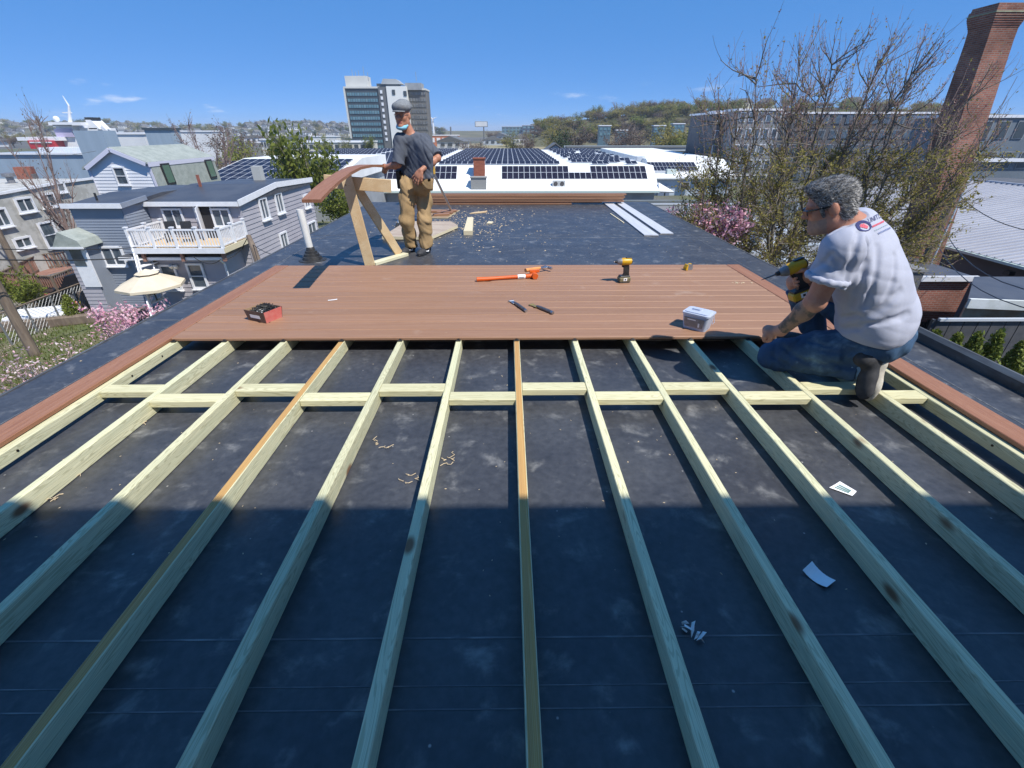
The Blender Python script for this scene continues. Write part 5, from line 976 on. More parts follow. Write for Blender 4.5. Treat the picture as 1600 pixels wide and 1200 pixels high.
# second white-roofed building at right, with its pale blue wall
s2 = thing('warehouse', 'second white-roofed warehouse with pale blue wall right of the larger one', 'warehouse'); Y2 = 97; e0_, e1_ = at(1022, 277, Y2).x, at(1150, 277, Y2).x; ez_ = at(1060, 277, Y2).z; t0 = at(1050, 266, Y2+1.9); sl2 = R(32)
b = MB(); b.prism([(Y2-.3, ez_-.3), (Y2-.3, ez_), (Y2+7.4, ez_+7.4*math.tan(sl2)*.62), (Y2+60, ez_+7.4*math.tan(sl2)*.62+.4), (Y2+60, ez_-.3)], (e0_, 0, 0), Y_, Z_, (e1_-e0_, 0, 0)); b.build('roof', m_wroof, s2)
b = MB(); b.box(((e0_+e1_)/2-2, Y2+30, (ez_-.3+GF)/2), (e1_-e0_+3, 59, ez_-.3-GF)); b.build('wall', mat('pale_blue_block_wall', (.46, .53, .62), (.40, .47, .56), rough=.8, scale=.3), s2)
a_, k_ = math.atan(math.tan(sl2)*.62), V((0, 1, math.tan(sl2)*.62)).normalized(); nn = V((0, -k_.z, k_.y)); x0_, x1_ = at(1016, 266, Y2+2).x, at(1092, 266, Y2+2).x
for r_ in (0, 1):
    for i in range(13): x = x0_+(x1_-x0_)*(i+.5)/13; o = link('solar_panel', pm, s2, V((x, Y2-.3, ez_))+k_*(3.4+1.9*r_)+nn*.12, (a_, 0, 0)); o.scale = ((x1_-x0_)/13*.985, 1.1, 1)
for i in range(16): x = at(982, 240, 130).x+i*1.35; o = link('solar_panel', pm, s2, (x, 130, at(1030, 240, 130).z), (R(14), 0, 0)); o.scale = (1.3, 1.2, 1)
wc = hit(1070, 290, (0, Y2-.02, 0), -Y_); b = MB(); b.box(wc, (1.9, .2, 1.4)); b.build('window', m_gwall, s2); b = MB(); b.box(wc+V((0, -.06, 0)), (1.5, .15, 1.1)); b.build('pane', m_black, s2)
for px, w_ in ((1034, 1.5), (1042, 1.0)): c_ = hit(px, 300, (0, Y2-.02, 0), -Y_); b = MB(); b.box(c_, (w_, .1, 2.2)); b.build('door', mat('slate_blue_door', (.14, .18, .26), rough=.6), s2)
c_ = at(1048, 270, Y2+1.5); b = MB(); b.box(c_, (1.8, 1.2, 1.3)); b.build('air_conditioner', mat('pale_green_unit', (.58, .66, .62), rough=.5), s2); c_ = at(1028, 271, Y2+1.8); b = MB(); b.box(c_, (2.6, 1.2, 1.0)); b.build('roof_unit', m_frm, s2)
# third solar roof at left behind the grey house
s3 = thing('warehouse', 'white-roofed warehouse with a slanted grid of panels behind the grey house', 'warehouse'); Y3 = 58; q0, q1 = at(340, 292, Y3), at(480, 292, Y3); zf = at(400, 286, Y3).z; yt, zt3 = Y3+13.5, at(400, 247, Y3+13.5).z
b = MB(); b.prism([(Y3, zf-.4), (Y3, zf), (yt, zt3), (yt+14, zt3-.1), (yt+14, zf-.4)], (q0.x-3, 0, 0), Y_, Z_, (q1.x-q0.x+6, 0, 0)); b.build('roof', m_wroof, s3); b = MB(); b.box(((q0.x+q1.x)/2, Y3+14, (zf-.4+GF)/2), (q1.x-q0.x+5, 26, zf-.4-GF)); b.build('wall', m_gwall, s3)
dy = V((0, yt-Y3, zt3-zf)); Ls = dy.length; dy.normalize(); nn = V((0, -dy.z, dy.y)); aa = math.atan2(dy.z, dy.y)
for r_ in range(6):
    for i in range(17):
        x = q0.x-2+i*1.08+(q1.x-q0.x)*0
        if r_ < 2 and 10 < i < 13: continue
        if x > q1.x+2: continue
        o = link('solar_panel', pm, s3, V((x, Y3, zf))+dy*(1.2+r_*2.05)+nn*.12, (aa, 0, 0)); o.scale = (1.04, 1.18, 1)
# ---- tower block
YT = 310; tw = thing('tower_block', 'twelve-storey glass and concrete tower block behind the standing man', 'tower'); T_ = lambda x, y, d=0: at(x, y, YT+d); m_conc = mat('pale_concrete', (.62, .62, .58), (.55, .55, .52), rough=.85, scale=.05); m_dkpan = mat('dark_spandrel', (.05, .065, .075), (.07, .085, .10), rough=.4, scale=.1); m_blgl = mat('blue_green_glass', (.10, .20, .24), (.16, .27, .31), rough=.1, spec=.9, scale=.25); m_brown = mat('brown_grey_panels', (.12, .115, .105), (.16, .15, .135), rough=.7, scale=.1); m_dgrey = mat('dark_grey_cladding', (.13, .135, .14), rough=.7)
def slabx(nm, xa, xb, ya, yb_, m, d0=0, dep=14, par=None):
    p0, p1 = T_(xa, ya), T_(xb, yb_); zt_ = p0.z if ya < yb_ else p1.z; b = MB(); x0, x1 = at(xa, 190, YT).x, at(xb, 190, YT).x; z0, z1 = at(600, yb_, YT).z, at(600, ya, YT).z
    b.box(((x0+x1)/2, YT+d0+dep/2, (z0+z1)/2), (abs(x1-x0), dep, abs(z1-z0))); return b.build(nm, m, par or tw), x0, x1, z0, z1
w_, X0, X1, Z0, Z1 = slabx('glass_wing', 546, 597, 138, 242, m_dkpan)
fh = (Z1-Z0)/11.4
for i in range(10):
    z = Z1-fh*(i+.95); nb = 12
    for j in range(nb):
        x = X0+.8+(X1-X0-1.6)*(j+.5)/nb; b = MB(); b.box((x, YT-.05, z), ((X1-X0-1.6)/nb-.35, .5, fh*.52)); b.build('window', m_blgl, tw)
b = MB(); b.box(((X0+X1)/2, YT+7, Z1+.4), (X1-X0+1, 15, .9)); b.build('parapet', m_conc, tw)
b = MB(); b.box((X0-.3, YT+7, (Z0+Z1)/2), (.9, 15, Z1-Z0)); b.build('end_wall', m_conc, tw)
w_, X2, X3, z0, z1 = slabx('stair_core', 597, 610, 136, 242, m_dgrey, -.8)
for i in range(9): b = MB(); b.box((X2+(X3-X2)*.35, YT-.95, Z1-fh*(i+.6)), (1.2, .4, 1.6)); b.build('window', m_wtrim, tw)
w_, X4, X5, z0, z1 = slabx('white_core', 610, 640, 135, 242, mat('bright_concrete', (.74, .74, .71), rough=.8, scale=.1), -1.5)
for px, py in ((615, 144), (633, 146)): c_ = at(px, py, YT-1.6); b = MB(); b.box(c_, (1.7, .4, 2.4)); b.build('window', m_dkpan, tw)
w_, X6, X7, z0, z1 = slabx('brown_wing', 638, 667, 140, 232, m_brown, 4)
for i in range(10):
    z = z1-(z1-z0)*(i+.6)/10.2
    for j in range(7): x = X6+(X7-X6)*(j+.5)/7; b = MB(); b.box((x, YT+3.9, z), ((X7-X6)/7-.5, .4, fh*.55)); b.build('window', mat('brown_glass', (.20, .20, .19), (.12, .12, .12), rough=.2, spec=.7, scale=.3), tw)
b = MB(); b.box(((X6+X7)/2, YT+11, z1+.4), (X7-X6+.6, 15, .8)); b.build('parapet', m_conc, tw)
for (xa, xb, ya, yb_, m, nm) in ((547, 580, 118, 138, m_conc, 'plant_room'), (594, 626, 130, 137, m_dkpan, 'plant_room'), (637, 662, 129, 140, m_gwall, 'plant_room')): slabx(nm, xa, xb, ya, yb_, m, 2, 9)
c0_, c1_ = at(594, 130, YT).x, at(628, 130, YT).x; zz = at(600, 131, YT).z; b = MB(); b.prism([(c0_, zz), (c1_, zz), (c1_-3.5, zz+2.4), (c0_+1.5, zz+2.6)], (0, YT+1.5, 0), X_, Z_, (0, 10, 0)); b.build('pitched_plant_roof', mat('grey_metal_roof', (.38, .40, .41), rough=.5), tw)
b = MB()
for px, h_ in ((551, 6), (556, 4), (561, 5), (569, 8), (575, 3.5), (650, 4)): c_ = at(px, 120, YT+5); b.tube([c_-Z_*2, c_+Z_*h_*.6], .14, 5)
b.build('antennas', m_gwall, tw)['kind'] = 'stuff'
# ---- long low white building left of the tower, and other mid-distance buildings
def plain(label, xa, xb, ya, yb_, Y, m, cat='building', name='building', group=None, dep=None, win=None, roofm=None):
    x0, x1 = at(xa, (ya+yb_)/2, Y).x, at(xb, (ya+yb_)/2, Y).x; z1, z0 = at((xa+xb)/2, ya, Y).z, hgt(0, Y)-.3; dep = dep or (x1-x0)*.6
    t = thing(name, label, cat, ((x0+x1)/2, Y, z0), 0, group); b = MB(); b.box((0, dep/2, (z1-z0)/2), (x1-x0, dep, z1-z0)); b.build('wall', m, t)
    b = MB(); b.box((0, dep/2, z1-z0+.25), (x1-x0+.6, dep+.6, .5)); b.build('roof', roofm or m_wtrim, t)
    if win:
        nx_, nz_, m2 = win; hz = at(0, yb_, Y).z-z0
        for i in range(nx_):
            for j in range(nz_): b = MB(); b.box(((x1-x0)*((i+.5)/nx_-.5), -.02, max(.5, hz)+(z1-z0-max(.5, hz))*(j+.5)/nz_), ((x1-x0)/nx_*.62, .3, (z1-z0-max(.5, hz))/nz_*.5)); b.build('window', m2, t)
    return t
m_cream = mat('cream_wall', (.62, .60, .52), (.56, .54, .47), rough=.8, scale=.1); m_offw = mat('off_white_wall', (.70, .71, .71), (.62, .63, .64), rough=.8, scale=.1)
plain('long low cream building with a strip of windows left of the tower', 452, 572, 223, 235, 240, m_cream, win=(12, 1, m_dkpan)); plain('pale trailer-like building on the cream building behind the green tree', 487, 526, 214, 222, 300, m_offw)
plain('low black-roofed shed against the tower foot', 540, 562, 218, 222, 290, m_offw, roofm=m_dkpan); plain('white low building with dark columns behind the green tree', 408, 425, 219, 232, 200, m_offw, win=(4, 1, m_dkpan))
plain('white flat warehouse behind the bare trees at left', 276, 335, 206, 232, 220, m_offw); plain('pale warehouse end with a white wall behind the white house', 150, 226, 210, 222, 150, m_offw); plain('pale blue gabled shed end behind the white house', 228, 268, 203, 221, 130, pb, roofm=m_dkpan)
plain('orange-brick and white low building right of the standing man', 672, 716, 212, 226, 420, mat('orange_brick', (.46, .17, .09), rough=.9), win=(5, 1, m_wtrim)); plain('blue glass office block under the horizon', 784, 818, 198, 212, 900, mat('blue_glass_office', (.12, .22, .27), (.16, .28, .33), rough=.2, scale=.05), win=(6, 3, m_dkpan)); plain('dark blue glass office block beside the lighter one', 816, 842, 196, 214, 880, mat('dark_glass_office', (.05, .08, .13), rough=.2), win=(4, 3, m_blgl))
plain('dark cantilevered top of the glass offices', 829, 843, 194, 198, 880, m_dkpan)
gr = plain('long low building with a grey shingle roof behind the solar panels', 886, 1085, 231, 238, 190, m_gwall, dep=3, roofm=m_dgrey); gx0, gx1 = at(884, 230, 188).x, at(1085, 230, 188).x; gz0, gz1 = at(950, 236, 188).z, at(950, 227.5, 194).z; b = MB(); b.prism([(0, gz0), (7, gz1), (14, gz0)], (gx0, 188, 0), Y_, Z_, (gx1-gx0, 0, 0)); o = b.build('gable_roof', mat('blue_grey_shingles', (.20, .235, .26), (.17, .20, .225), rough=.85, scale=.4), gr); o.matrix_parent_inverse = Matrix.Translation(gr.location).inverted()
gb = thing('shed', 'small blue-grey gabled shed left of the long grey roof', 'shed'); a0_, a1_, ap_ = at(852, 236, 180), at(882, 236, 180), at(868, 226.5, 180); b = MB(); b.prism([(a0_.x, GF), (a0_.x, a0_.z), (ap_.x, ap_.z), (a1_.x, a0_.z), (a1_.x, GF)], (0, 180, 0), X_, Z_, (0, 9, 0)); b.build('wall', mat('blue_grey_wall', (.22, .27, .33), rough=.8), gb)
b = MB(); b.prism([(a0_.x-.8, a0_.z-.4), (ap_.x, ap_.z+.3), (a1_.x+.8, a0_.z-.4), (a1_.x+.8, a0_.z-.1), (ap_.x, ap_.z+.7), (a0_.x-.8, a0_.z-.1)], (0, 179.5, 0), X_, Z_, (0, 10, 0)); b.build('roof', m_dgrey, gb)
# billboard, turbine, chimneys
bb = thing('billboard', 'pale billboard on a tall pole on the horizon', 'billboard', (0, 0, 0)); c_ = at(752, 194, 560); b = MB(); b.box(c_, (13.5, 1.2, 5.2), bev=.4); fr = b.build('frame', m_dgrey, bb); b = MB(); b.box(c_+V((0, -.7, 0)), (12.4, .2, 4.3)); b.build('panel', m_offw, bb); b = MB(); b.tube([c_+V((2.5, 0, -2)), V((c_.x+2.5, c_.y, GF))], .6, 8); b.build('pole', m_dgrey, bb)
wt = thing('wind_turbine', 'white three-bladed wind turbine on the horizon right of the tower', 'wind turbine'); c_ = at(676, 186, 800); b = MB(); b.tube([V((c_.x, c_.y, GF)), c_], [1.9, 1.1], 10); b.build('tower', m_wtrim, wt); b = MB(); b.box(c_, (2.5, 5, 2.5), bev=.5); b.build('nacelle', m_wtrim, wt)
for k in range(3): a_ = R(20+120*k); d_ = V((math.cos(a_), 0, math.sin(a_))); b = MB(); b.tube([c_+V((0, -3, 0)), c_+V((0, -3, 0))+d_*2, c_+V((0, -3, 0))+d_*7.5], [.4, .9, .15], 6); b.build('blade', m_wtrim, wt)
for px, py, Y, lab in ((704, 198, 900, 'thin brown smokestack on the horizon right of the turbine'), (57, 181, 700, 'dark smokestack on the far left skyline')): c_ = at(px, py, Y); b = MB(); b.tube([V((c_.x, Y, GF)), c_], [1.6, 1.2], 8); tag(b.build('smokestack', m_brown), lab, 'chimney')
# marsh field beyond
b = MB(); x0, x1 = at(700, 232, 300).x, at(880, 232, 300).x; b.quad((x0, 205, GF+.05), (x1, 205, GF+.05), (x1*2.2, 520, GF+.05), (x0*2.2, 520, GF+.05)); tag(b.build('marsh_grass', mat('dry_marsh_grass', (.30, .25, .14), (.22, .20, .10), rough=.95, scale=.06, detail=7), fix=False), kind='structure')
# ---- ship in dock
sh = thing('ship', 'white ship with red-striped cargo deck docked at far left', 'ship'); YS = 255; B_ = lambda xa, xb, ya, yb_, m, nm, dep=10, dy_=0: (lambda p, q: MB().box(((p.x+q.x)/2, YS+dy_+dep/2, (p.z+q.z)/2), (abs(q.x-p.x), dep, abs(p.z-q.z))).build(nm, m, sh))(at(xa, ya, YS), at(xb, yb_, YS))
m_ship = mat('ship_white', (.80, .81, .83), rough=.5); m_shr = mat('ship_red', (.50, .03, .04), rough=.5)
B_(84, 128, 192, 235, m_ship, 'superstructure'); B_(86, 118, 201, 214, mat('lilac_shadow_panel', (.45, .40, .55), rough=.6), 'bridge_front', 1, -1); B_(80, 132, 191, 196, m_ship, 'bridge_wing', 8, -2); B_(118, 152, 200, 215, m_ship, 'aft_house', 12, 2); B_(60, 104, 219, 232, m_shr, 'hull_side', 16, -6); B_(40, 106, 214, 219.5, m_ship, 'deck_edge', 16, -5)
B_(64, 98, 221, 223, m_wtrim, 'hull_lettering_band', .4, -6.3); p_, q_ = at(128, 187, YS), at(145, 202, YS); b = MB(); b.prism([(p_.x, q_.z), (q_.x+2, q_.z), (q_.x-1, p_.z), (p_.x, p_.z)], (0, YS+2, 0), X_, Z_, (0, 7, 0)); b.build('funnel', m_ship, sh); B_(126, 138, 183, 187, m_blk, 'funnel_top', 6, 2)
b = MB(); c_ = at(104, 165, YS); b.tube([at(110, 194, YS), c_+V((1, 0, 0)), c_+V((0, 0, 4))], [.9, .4, .1], 6); b.bar(at(98, 176, YS), at(112, 176, YS), .5, .5); b.build('mast', m_ship, sh); b = MB(); b.ell(at(88, 186, YS), (1.3, 1.3, 1.3)); b.build('radar_dome', m_ship, sh); B_(88, 118, 195, 196.5, m_dkpan, 'bridge_window', .4, -2.3)
b = MB(); b.bar(at(158, 196, YS), at(176, 212, YS), .5, .7); b.bar(at(157, 199, YS), at(168, 208, YS), .4, .6); b.build('crane_boom', m_ship, sh)
# ================================================================ right: chimney, workshops, apartment blocks
def brickmat(name, c1, c2, mortar, sx=4.3, sz=13.2):
    m = bpy.data.materials.new(name); m.use_nodes = True; t = m.node_tree; L = t.links.new; b = t.nodes['Principled BSDF']; b.inputs['Roughness'].default_value = .9; b.inputs['Specular IOR Level'].default_value = .2
    tc = N(t, 'ShaderNodeTexCoord'); sp = N(t, 'ShaderNodeSeparateXYZ'); L(tc.outputs['Object'], sp.inputs[0]); ad = N(t, 'ShaderNodeMath', operation='ADD'); L(sp.outputs[0], ad.inputs[0]); L(sp.outputs[1], ad.inputs[1]); cb = N(t, 'ShaderNodeCombineXYZ'); L(ad.outputs[0], cb.inputs[0]); L(sp.outputs[2], cb.inputs[1])
    br = N(t, 'ShaderNodeTexBrick'); br.inputs['Scale'].default_value = 1; br.inputs['Brick Width'].default_value = 1/sx; br.inputs['Row Height'].default_value = 1/sz; br.inputs['Mortar Size'].default_value = .011; br.inputs['Color1'].default_value = (*c1, 1); br.inputs['Color2'].default_value = (*c2, 1); br.inputs['Mortar'].default_value = (*mortar, 1); br.inputs['Bias'].default_value = -.1; L(cb.outputs[0], br.inputs[0])
    no = N(t, 'ShaderNodeTexNoise'); no.inputs['Scale'].default_value = .9; no.inputs['Detail'].default_value = 6; L(tc.outputs['Object'], no.inputs[0]); mr = N(t, 'ShaderNodeMapRange'); mr.inputs[1].default_value = .35; mr.inputs[2].default_value = .7; mr.inputs[3].default_value = .62; mr.inputs[4].default_value = 1.25; L(no.outputs[0], mr.inputs[0])
    mx = N(t, 'ShaderNodeMixRGB', blend_type='MULTIPLY'); mx.inputs[0].default_value = 1; L(br.outputs[0], mx.inputs[1]); L(mr.outputs[0], mx.inputs[2]); L(mx.outputs[0], b.inputs['Base Color'])
    bp = N(t, 'ShaderNodeBump'); bp.inputs['Strength'].default_value = .8; bp.inputs['Distance'].default_value = .02; bp.invert = True; L(br.outputs['Fac'], bp.inputs['Height']); L(bp.outputs[0], b.inputs['Normal']); return m
m_chb = brickmat('chimney_brick', (.36, .145, .095), (.24, .085, .06), (.30, .25, .21)); m_lowb = brickmat('workshop_brick', (.34, .13, .095), (.25, .09, .07), (.32, .26, .23))
# ---- chimney: square, tapering, with corbelled cap; it leans a little
YC = 24.0; cb_ = at(1502, 183, YC); fl_, fr_ = at(1502, 183, YC).x, at(1545, 183, YC).x; wch = fr_-fl_
ch = thing('chimney', 'tall tapering red brick chimney with corbelled cap at the right', 'chimney', (0, 0, 0)); tp = at(1560, 16, YC); ctop = V((tp.x+wch*.46, YC+wch/2, tp.z)); cmid = V((fl_+wch/2, YC+wch/2, cb_.z)); ax_ = (ctop-cmid)/(ctop.z-cmid.z); cbase = cmid+ax_*(GZ-cmid.z)
def ring(z, w_): c_ = cmid+ax_*(z-cmid.z); return [c_+V((sx*w_/2, sy*w_/2, 0)) for sx, sy in ((-1, -1), (1, -1), (1, 1), (-1, 1))]
def shaft(secs, nm, m, par):
    b = MB(); vs = []; fs = []
    for z, w_ in secs: vs += ring(z, w_)
    for i in range(len(secs)-1):
        for j in range(4): fs.append((i*4+j, i*4+(j+1) % 4, i*4+4+(j+1) % 4, i*4+4+j))
    fs += [(3, 2, 1, 0), tuple(len(vs)-4+j for j in range(4))]; b.add(vs, fs); return b.build(nm, m, par)
zt_ = ctop.z; w0 = wch
shaft([(GZ, w0*1.22), (cb_.z, w0), (zt_-1.0, w0*.90), (zt_-.55, w0*.91)], 'shaft', m_chb, ch)
cz = zt_-.55
for i in range(5): shaft([(cz+.002, w0*(.93+.035*i)), (cz+.075, w0*(.93+.035*i))], 'corbel_course', m_chb, ch); cz += .077
shaft([(cz+.002, w0*1.10), (cz+.28, w0*1.08)], 'cap', m_chb, ch); shaft([(cz+.10, w0*1.13), (cz+.145, w0*1.13)], 'cap_band', mat('mossy_cap_band', (.36, .37, .24), (.28, .27, .18), rough=.9, scale=3), ch); shaft([(cz+.28, w0*1.02), (cz+.42, w0*1.0)], 'crown', m_chb, ch)
# ---- ribbed metal roof building
m_rib = mat('ribbed_metal_roof', (.46, .465, .50), (.40, .405, .44), rough=.45, metal=.25, scale=.3, stretch=(1, 1, 1)); m_dwall = mat('dark_render_wall', (.085, .088, .098), (.11, .112, .12), rough=.85, scale=.4)
E0 = at(1475, 378, 26.0); ex, ez = E0.x-.6, E0.z; rx, rz = ex+12.5, ez+2.05; ya, yb_ = 10.0, 42.0
mb_ = thing('workshop', 'workshop with a pale ribbed metal roof right of the chimney', 'building'); b = MB(); b.prism([(ex, ez-.1), (rx, rz-.1), (rx, rz), (ex, ez)], (0, ya, 0), X_, Z_, (0, yb_-ya, 0)); b.build('roof', m_rib, mb_); sl_ = V((rx-ex, 0, rz-ez)).normalized(); nn = V((-sl_.z, 0, sl_.x))
y = ya+.1
while y < yb_: b = MB(); b.bar(V((ex-.05, y, ez))+nn*.03, V((rx, y, rz))+nn*.03, .07, .08, up=nn); b.build('roof_rib', m_rib, mb_); y += .42
b = MB(); b.box((rx+3, (ya+yb_)/2, (rz+GZ)/2), (6, yb_-ya, rz-GZ-.2)); b.box(((ex+rx)/2+.4, (ya+yb_)/2, (ez-.15+GZ)/2), (rx-ex-.4, yb_-ya-.3, ez-.15-GZ)); b.build('wall', m_dwall, mb_); b = MB(); b.bar((rx, ya, rz+.05), (rx, yb_, rz+.05), .3, .12); b.build('ridge_cap', m_rib, mb_); b = MB(); b.bar((ex-.1, ya, ez-.08), (ex-.1, yb_, ez-.08), .12, .12); b.build('gutter', m_greensh, mb_)
lc = hit(1590, 420, (ex+.3, 0, 0), X_); b = MB(); b.box(lc+V((-.3, 0, -.2)), (.3, .3, .2)); b.build('wall_lamp', m_blk, mb_)
# ---- low brick building
YB1 = 17.0; k0, k1 = at(1404, 432, YB1), at(1520, 434, YB1); lb_ = thing('workshop', 'low red brick building with flat roof and white trim below the chimney', 'building'); kz = (k0.z+k1.z)/2; xA, xB = k0.x-2.5, k1.x
b = MB(); b.box(((xA+xB)/2, YB1+2.6, (kz+GZ)/2-.06), (xB-xA, 5.2, kz-GZ-.12)); b.build('wall', m_lowb, lb_); b = MB(); b.box(((xA+xB)/2, YB1+2.55, kz-.02), (xB-xA+.1, 5.3, .08)); b.build('roof', m_rubr, lb_); b = MB(); b.bar((xA, YB1-.14, kz-.02), (xB+.05, YB1-.14, kz-.02), .08, .2); b.build('white_trim', m_wtrim, lb_)
b = MB(); b.box((xB-1.6, YB1+5.4, kz+.55), (4.2, .3, 1.2)); b.build('back_parapet', m_dwall, lb_)
for px, py in ((1437, 512), (1449, 509)): c_ = hit(px, py, (0, YB1, 0), -Y_); b = MB(); b.box(c_, (.22, .12, .5)); b.build('vent_slot', m_black, lb_)
# ---- lower flat-roofed building with thick white cornice, rusty wall, slatted fence
YF = 13.8; c0_, c1_ = at(1512, 468, YF), at(1600, 477, YF); fb = thing('shed', 'flat-roofed shed with thick white cornice and rust-stained wall', 'shed'); fz_ = c0_.z; xa_, xb_ = c0_.x, c0_.x+7
foot = [(xa_, YF), (xa_+6.5, YF-.9), (xa_+9.5, YF+2.4), (xa_+2.45, YF+2.5)]; cxf, cyf = sum(p[0] for p in foot)/4, sum(p[1] for p in foot)/4
b = MB(); b.prism([(cxf+(p[0]-cxf)*.97, cyf+(p[1]-cyf)*.93) for p in foot], (0, 0, GZ), X_, Y_, (0, 0, fz_-GZ-.1)); b.build('wall', mat('rust_stained_render', (.44, .38, .27), (.36, .22, .12), rough=.9, scale=.9, detail=6), fb); b = MB(); b.prism(foot, (0, 0, fz_-.08), X_, Y_, (0, 0, .1)); b.build('roof', m_rubr, fb)
for (p_, q_), nm, m in (((foot[0], foot[1]), 'cornice', mat('weathered_white', (.68, .70, .68), (.56, .58, .54), rough=.8, scale=2)), ((foot[3], foot[2]), 'back_trim', m_wtrim)): b = MB(); b.bar((p_[0], p_[1]-.06, fz_-.1), (q_[0], q_[1]-.06, fz_-.1), .1, .3 if nm == 'cornice' else .22); b.build(nm, m, fb)
# fence
g0, g1 = at(1475, 500, 13.0), at(1600, 520, 13.0); fn = thing('fence', 'dark slatted yard fence leaning behind the arborvitae hedge', 'fence'); ftz = g0.z; x = g0.x; m_fsl = mat('dark_fence_slat', (.055, .058, .065), (.08, .08, .085), rough=.8, scale=3)
while x < g0.x+5.2: b = MB(); b.box((x, 13.0, ftz-.75), (.40, .04, 1.5)); b.build('slat', m_fsl, fn); x += .43
b = MB(); b.bar((g0.x-.2, 12.95, ftz+.03), (g0.x+5.2, 12.95, ftz+.03), .1, .08); b.build('top_rail', m_frm, fn)
for x in (g0.x-.25, g0.x+2.4, g0.x+5.1): b = MB(); b.box((x, 13.06, (ftz+GZ)/2), (.09, .09, ftz-GZ)); b.build('post', m_fsl, fn)
# ---- flat roof next door with parapet and rail
nb_ = thing('building', 'flat dark-roofed building next door beyond the big tree', 'building'); px0, px1 = 6.9, 12.2; nz = at(1100, 326, 25.6).z
b = MB(); b.box(((px0+px1)/2, 19.6, (nz+GZ)/2), (px1-px0, 12.8, nz-GZ)); b.build('wall', m_dwall, nb_); b = MB(); b.box(((px0+px1)/2, 19.6, nz+.04), (px1-px0+.1, 12.9, .08)); b.build('roof', mat('grey_gravel_roof', (.16, .165, .175), (.21, .21, .21), rough=.9, scale=1.2, detail=7), nb_)
pz_ = at(1100, 313, 26.2).z; b = MB(); b.box(((px0+px1)/2+2, 26.25, (pz_+GZ)/2), (px1-px0+6, .35, pz_-GZ)); b.build('parapet', mat('green_grey_parapet', (.13, .15, .15), (.17, .18, .18), rough=.8, scale=.8), nb_); b = MB(); b.bar((px0-.4, 24.2, nz+.42), (px1, 24.2, nz+.42), .06, .06)
for i in range(6): b.box((px0+i*1.9, 24.2, nz+.22), (.05, .05, .42))
b.build('pipe_rail', m_frm, nb_); b = MB(); c_ = at(1075, 331, 21); b.tube([c_-Z_*.4, c_+Z_*.35], .09, 8); b.build('vent_pipe', m_pvc, nb_)
for (px, py, yy, w_) in ((1150, 352, 19, 1.4), (1200, 372, 17, 1.0)): c_ = at(px, py, yy); b = MB(); b.box((c_.x, c_.y, nz+.3), (w_, 1.0, .5)); b.build('roof_hatch', m_frm, nb_)
for i in range(3): b = MB(); b.bar((px0+.1, 14.2+i*1.1, nz+.1), (px1, 14.2+i*1.1, nz+.1), .25, .05); b.build('roof_batten', mat('pale_batten', (.42, .46, .50), rough=.6), nb_)
# ---- apartment blocks behind the tree
m_apt = mat('grey_panel_facade', (.24, .25, .26), (.20, .21, .22), rough=.8, scale=.2); m_apd = mat('dark_slate_facade', (.075, .08, .09), (.10, .105, .115), rough=.8, scale=.2)
def block(label, xa, xb, ya_, Y, m, nx_, nz_, dep=16, zb=None, wm=None, fm=None):
    x0, x1 = at(xa, 200, Y).x, at(xb, 200, Y).x; z1 = at((xa+xb)/2, ya_, Y).z; z0 = hgt(0, Y)-.2; t = thing('apartment_block', label, 'building', ((x0+x1)/2, Y, z0)); H_ = z1-z0; b = MB(); b.box((0, dep/2, H_/2), (x1-x0, dep, H_)); b.build('wall', m, t); b = MB(); b.box((0, dep/2, H_+.2), (x1-x0+.6, dep+.6, .4)); b.build('roof', m_wtrim, t)
    for i in range(nx_):
        for j in range(nz_):
            cx, czz = (x1-x0)*((i+.5)/nx_-.5), H_*(j+.62)/nz_; w_, h_ = (x1-x0)/nx_*.52, H_/nz_*.52; b = MB(); b.box((cx, -.03, czz), (w_+.25, .24, h_+.25)); f = b.build('window', fm or m_wtrim, t); b = MB(); b.box((cx, -.10, czz), (w_, .2, h_)); b.build('pane', wm or m_glass, f)
    return t
block('light grey five-storey apartment block behind the big tree', 1150, 1218, 173, 112, m_apt, 5, 5); block('long dark slate apartment block behind the big tree', 1216, 1470, 178, 122, m_apd, 13, 5, fm=m_gwall); block('dark narrow apartment block left of the light grey one', 1115, 1150, 178, 118, m_apd, 2, 5)
m8 = block('long grey modern block at the far right', 1470, 1720, 184, 84, mat('blue_grey_cladding', (.15, .18, .21), (.12, .15, .18), rough=.6, scale=.1), 9, 3, wm=m_dkpan, dep=6, fm=m_gwall); b = MB(); b.box((0, -.4, 7.2), (28, .5, .5)); b.build('white_band', m_wtrim, m8)
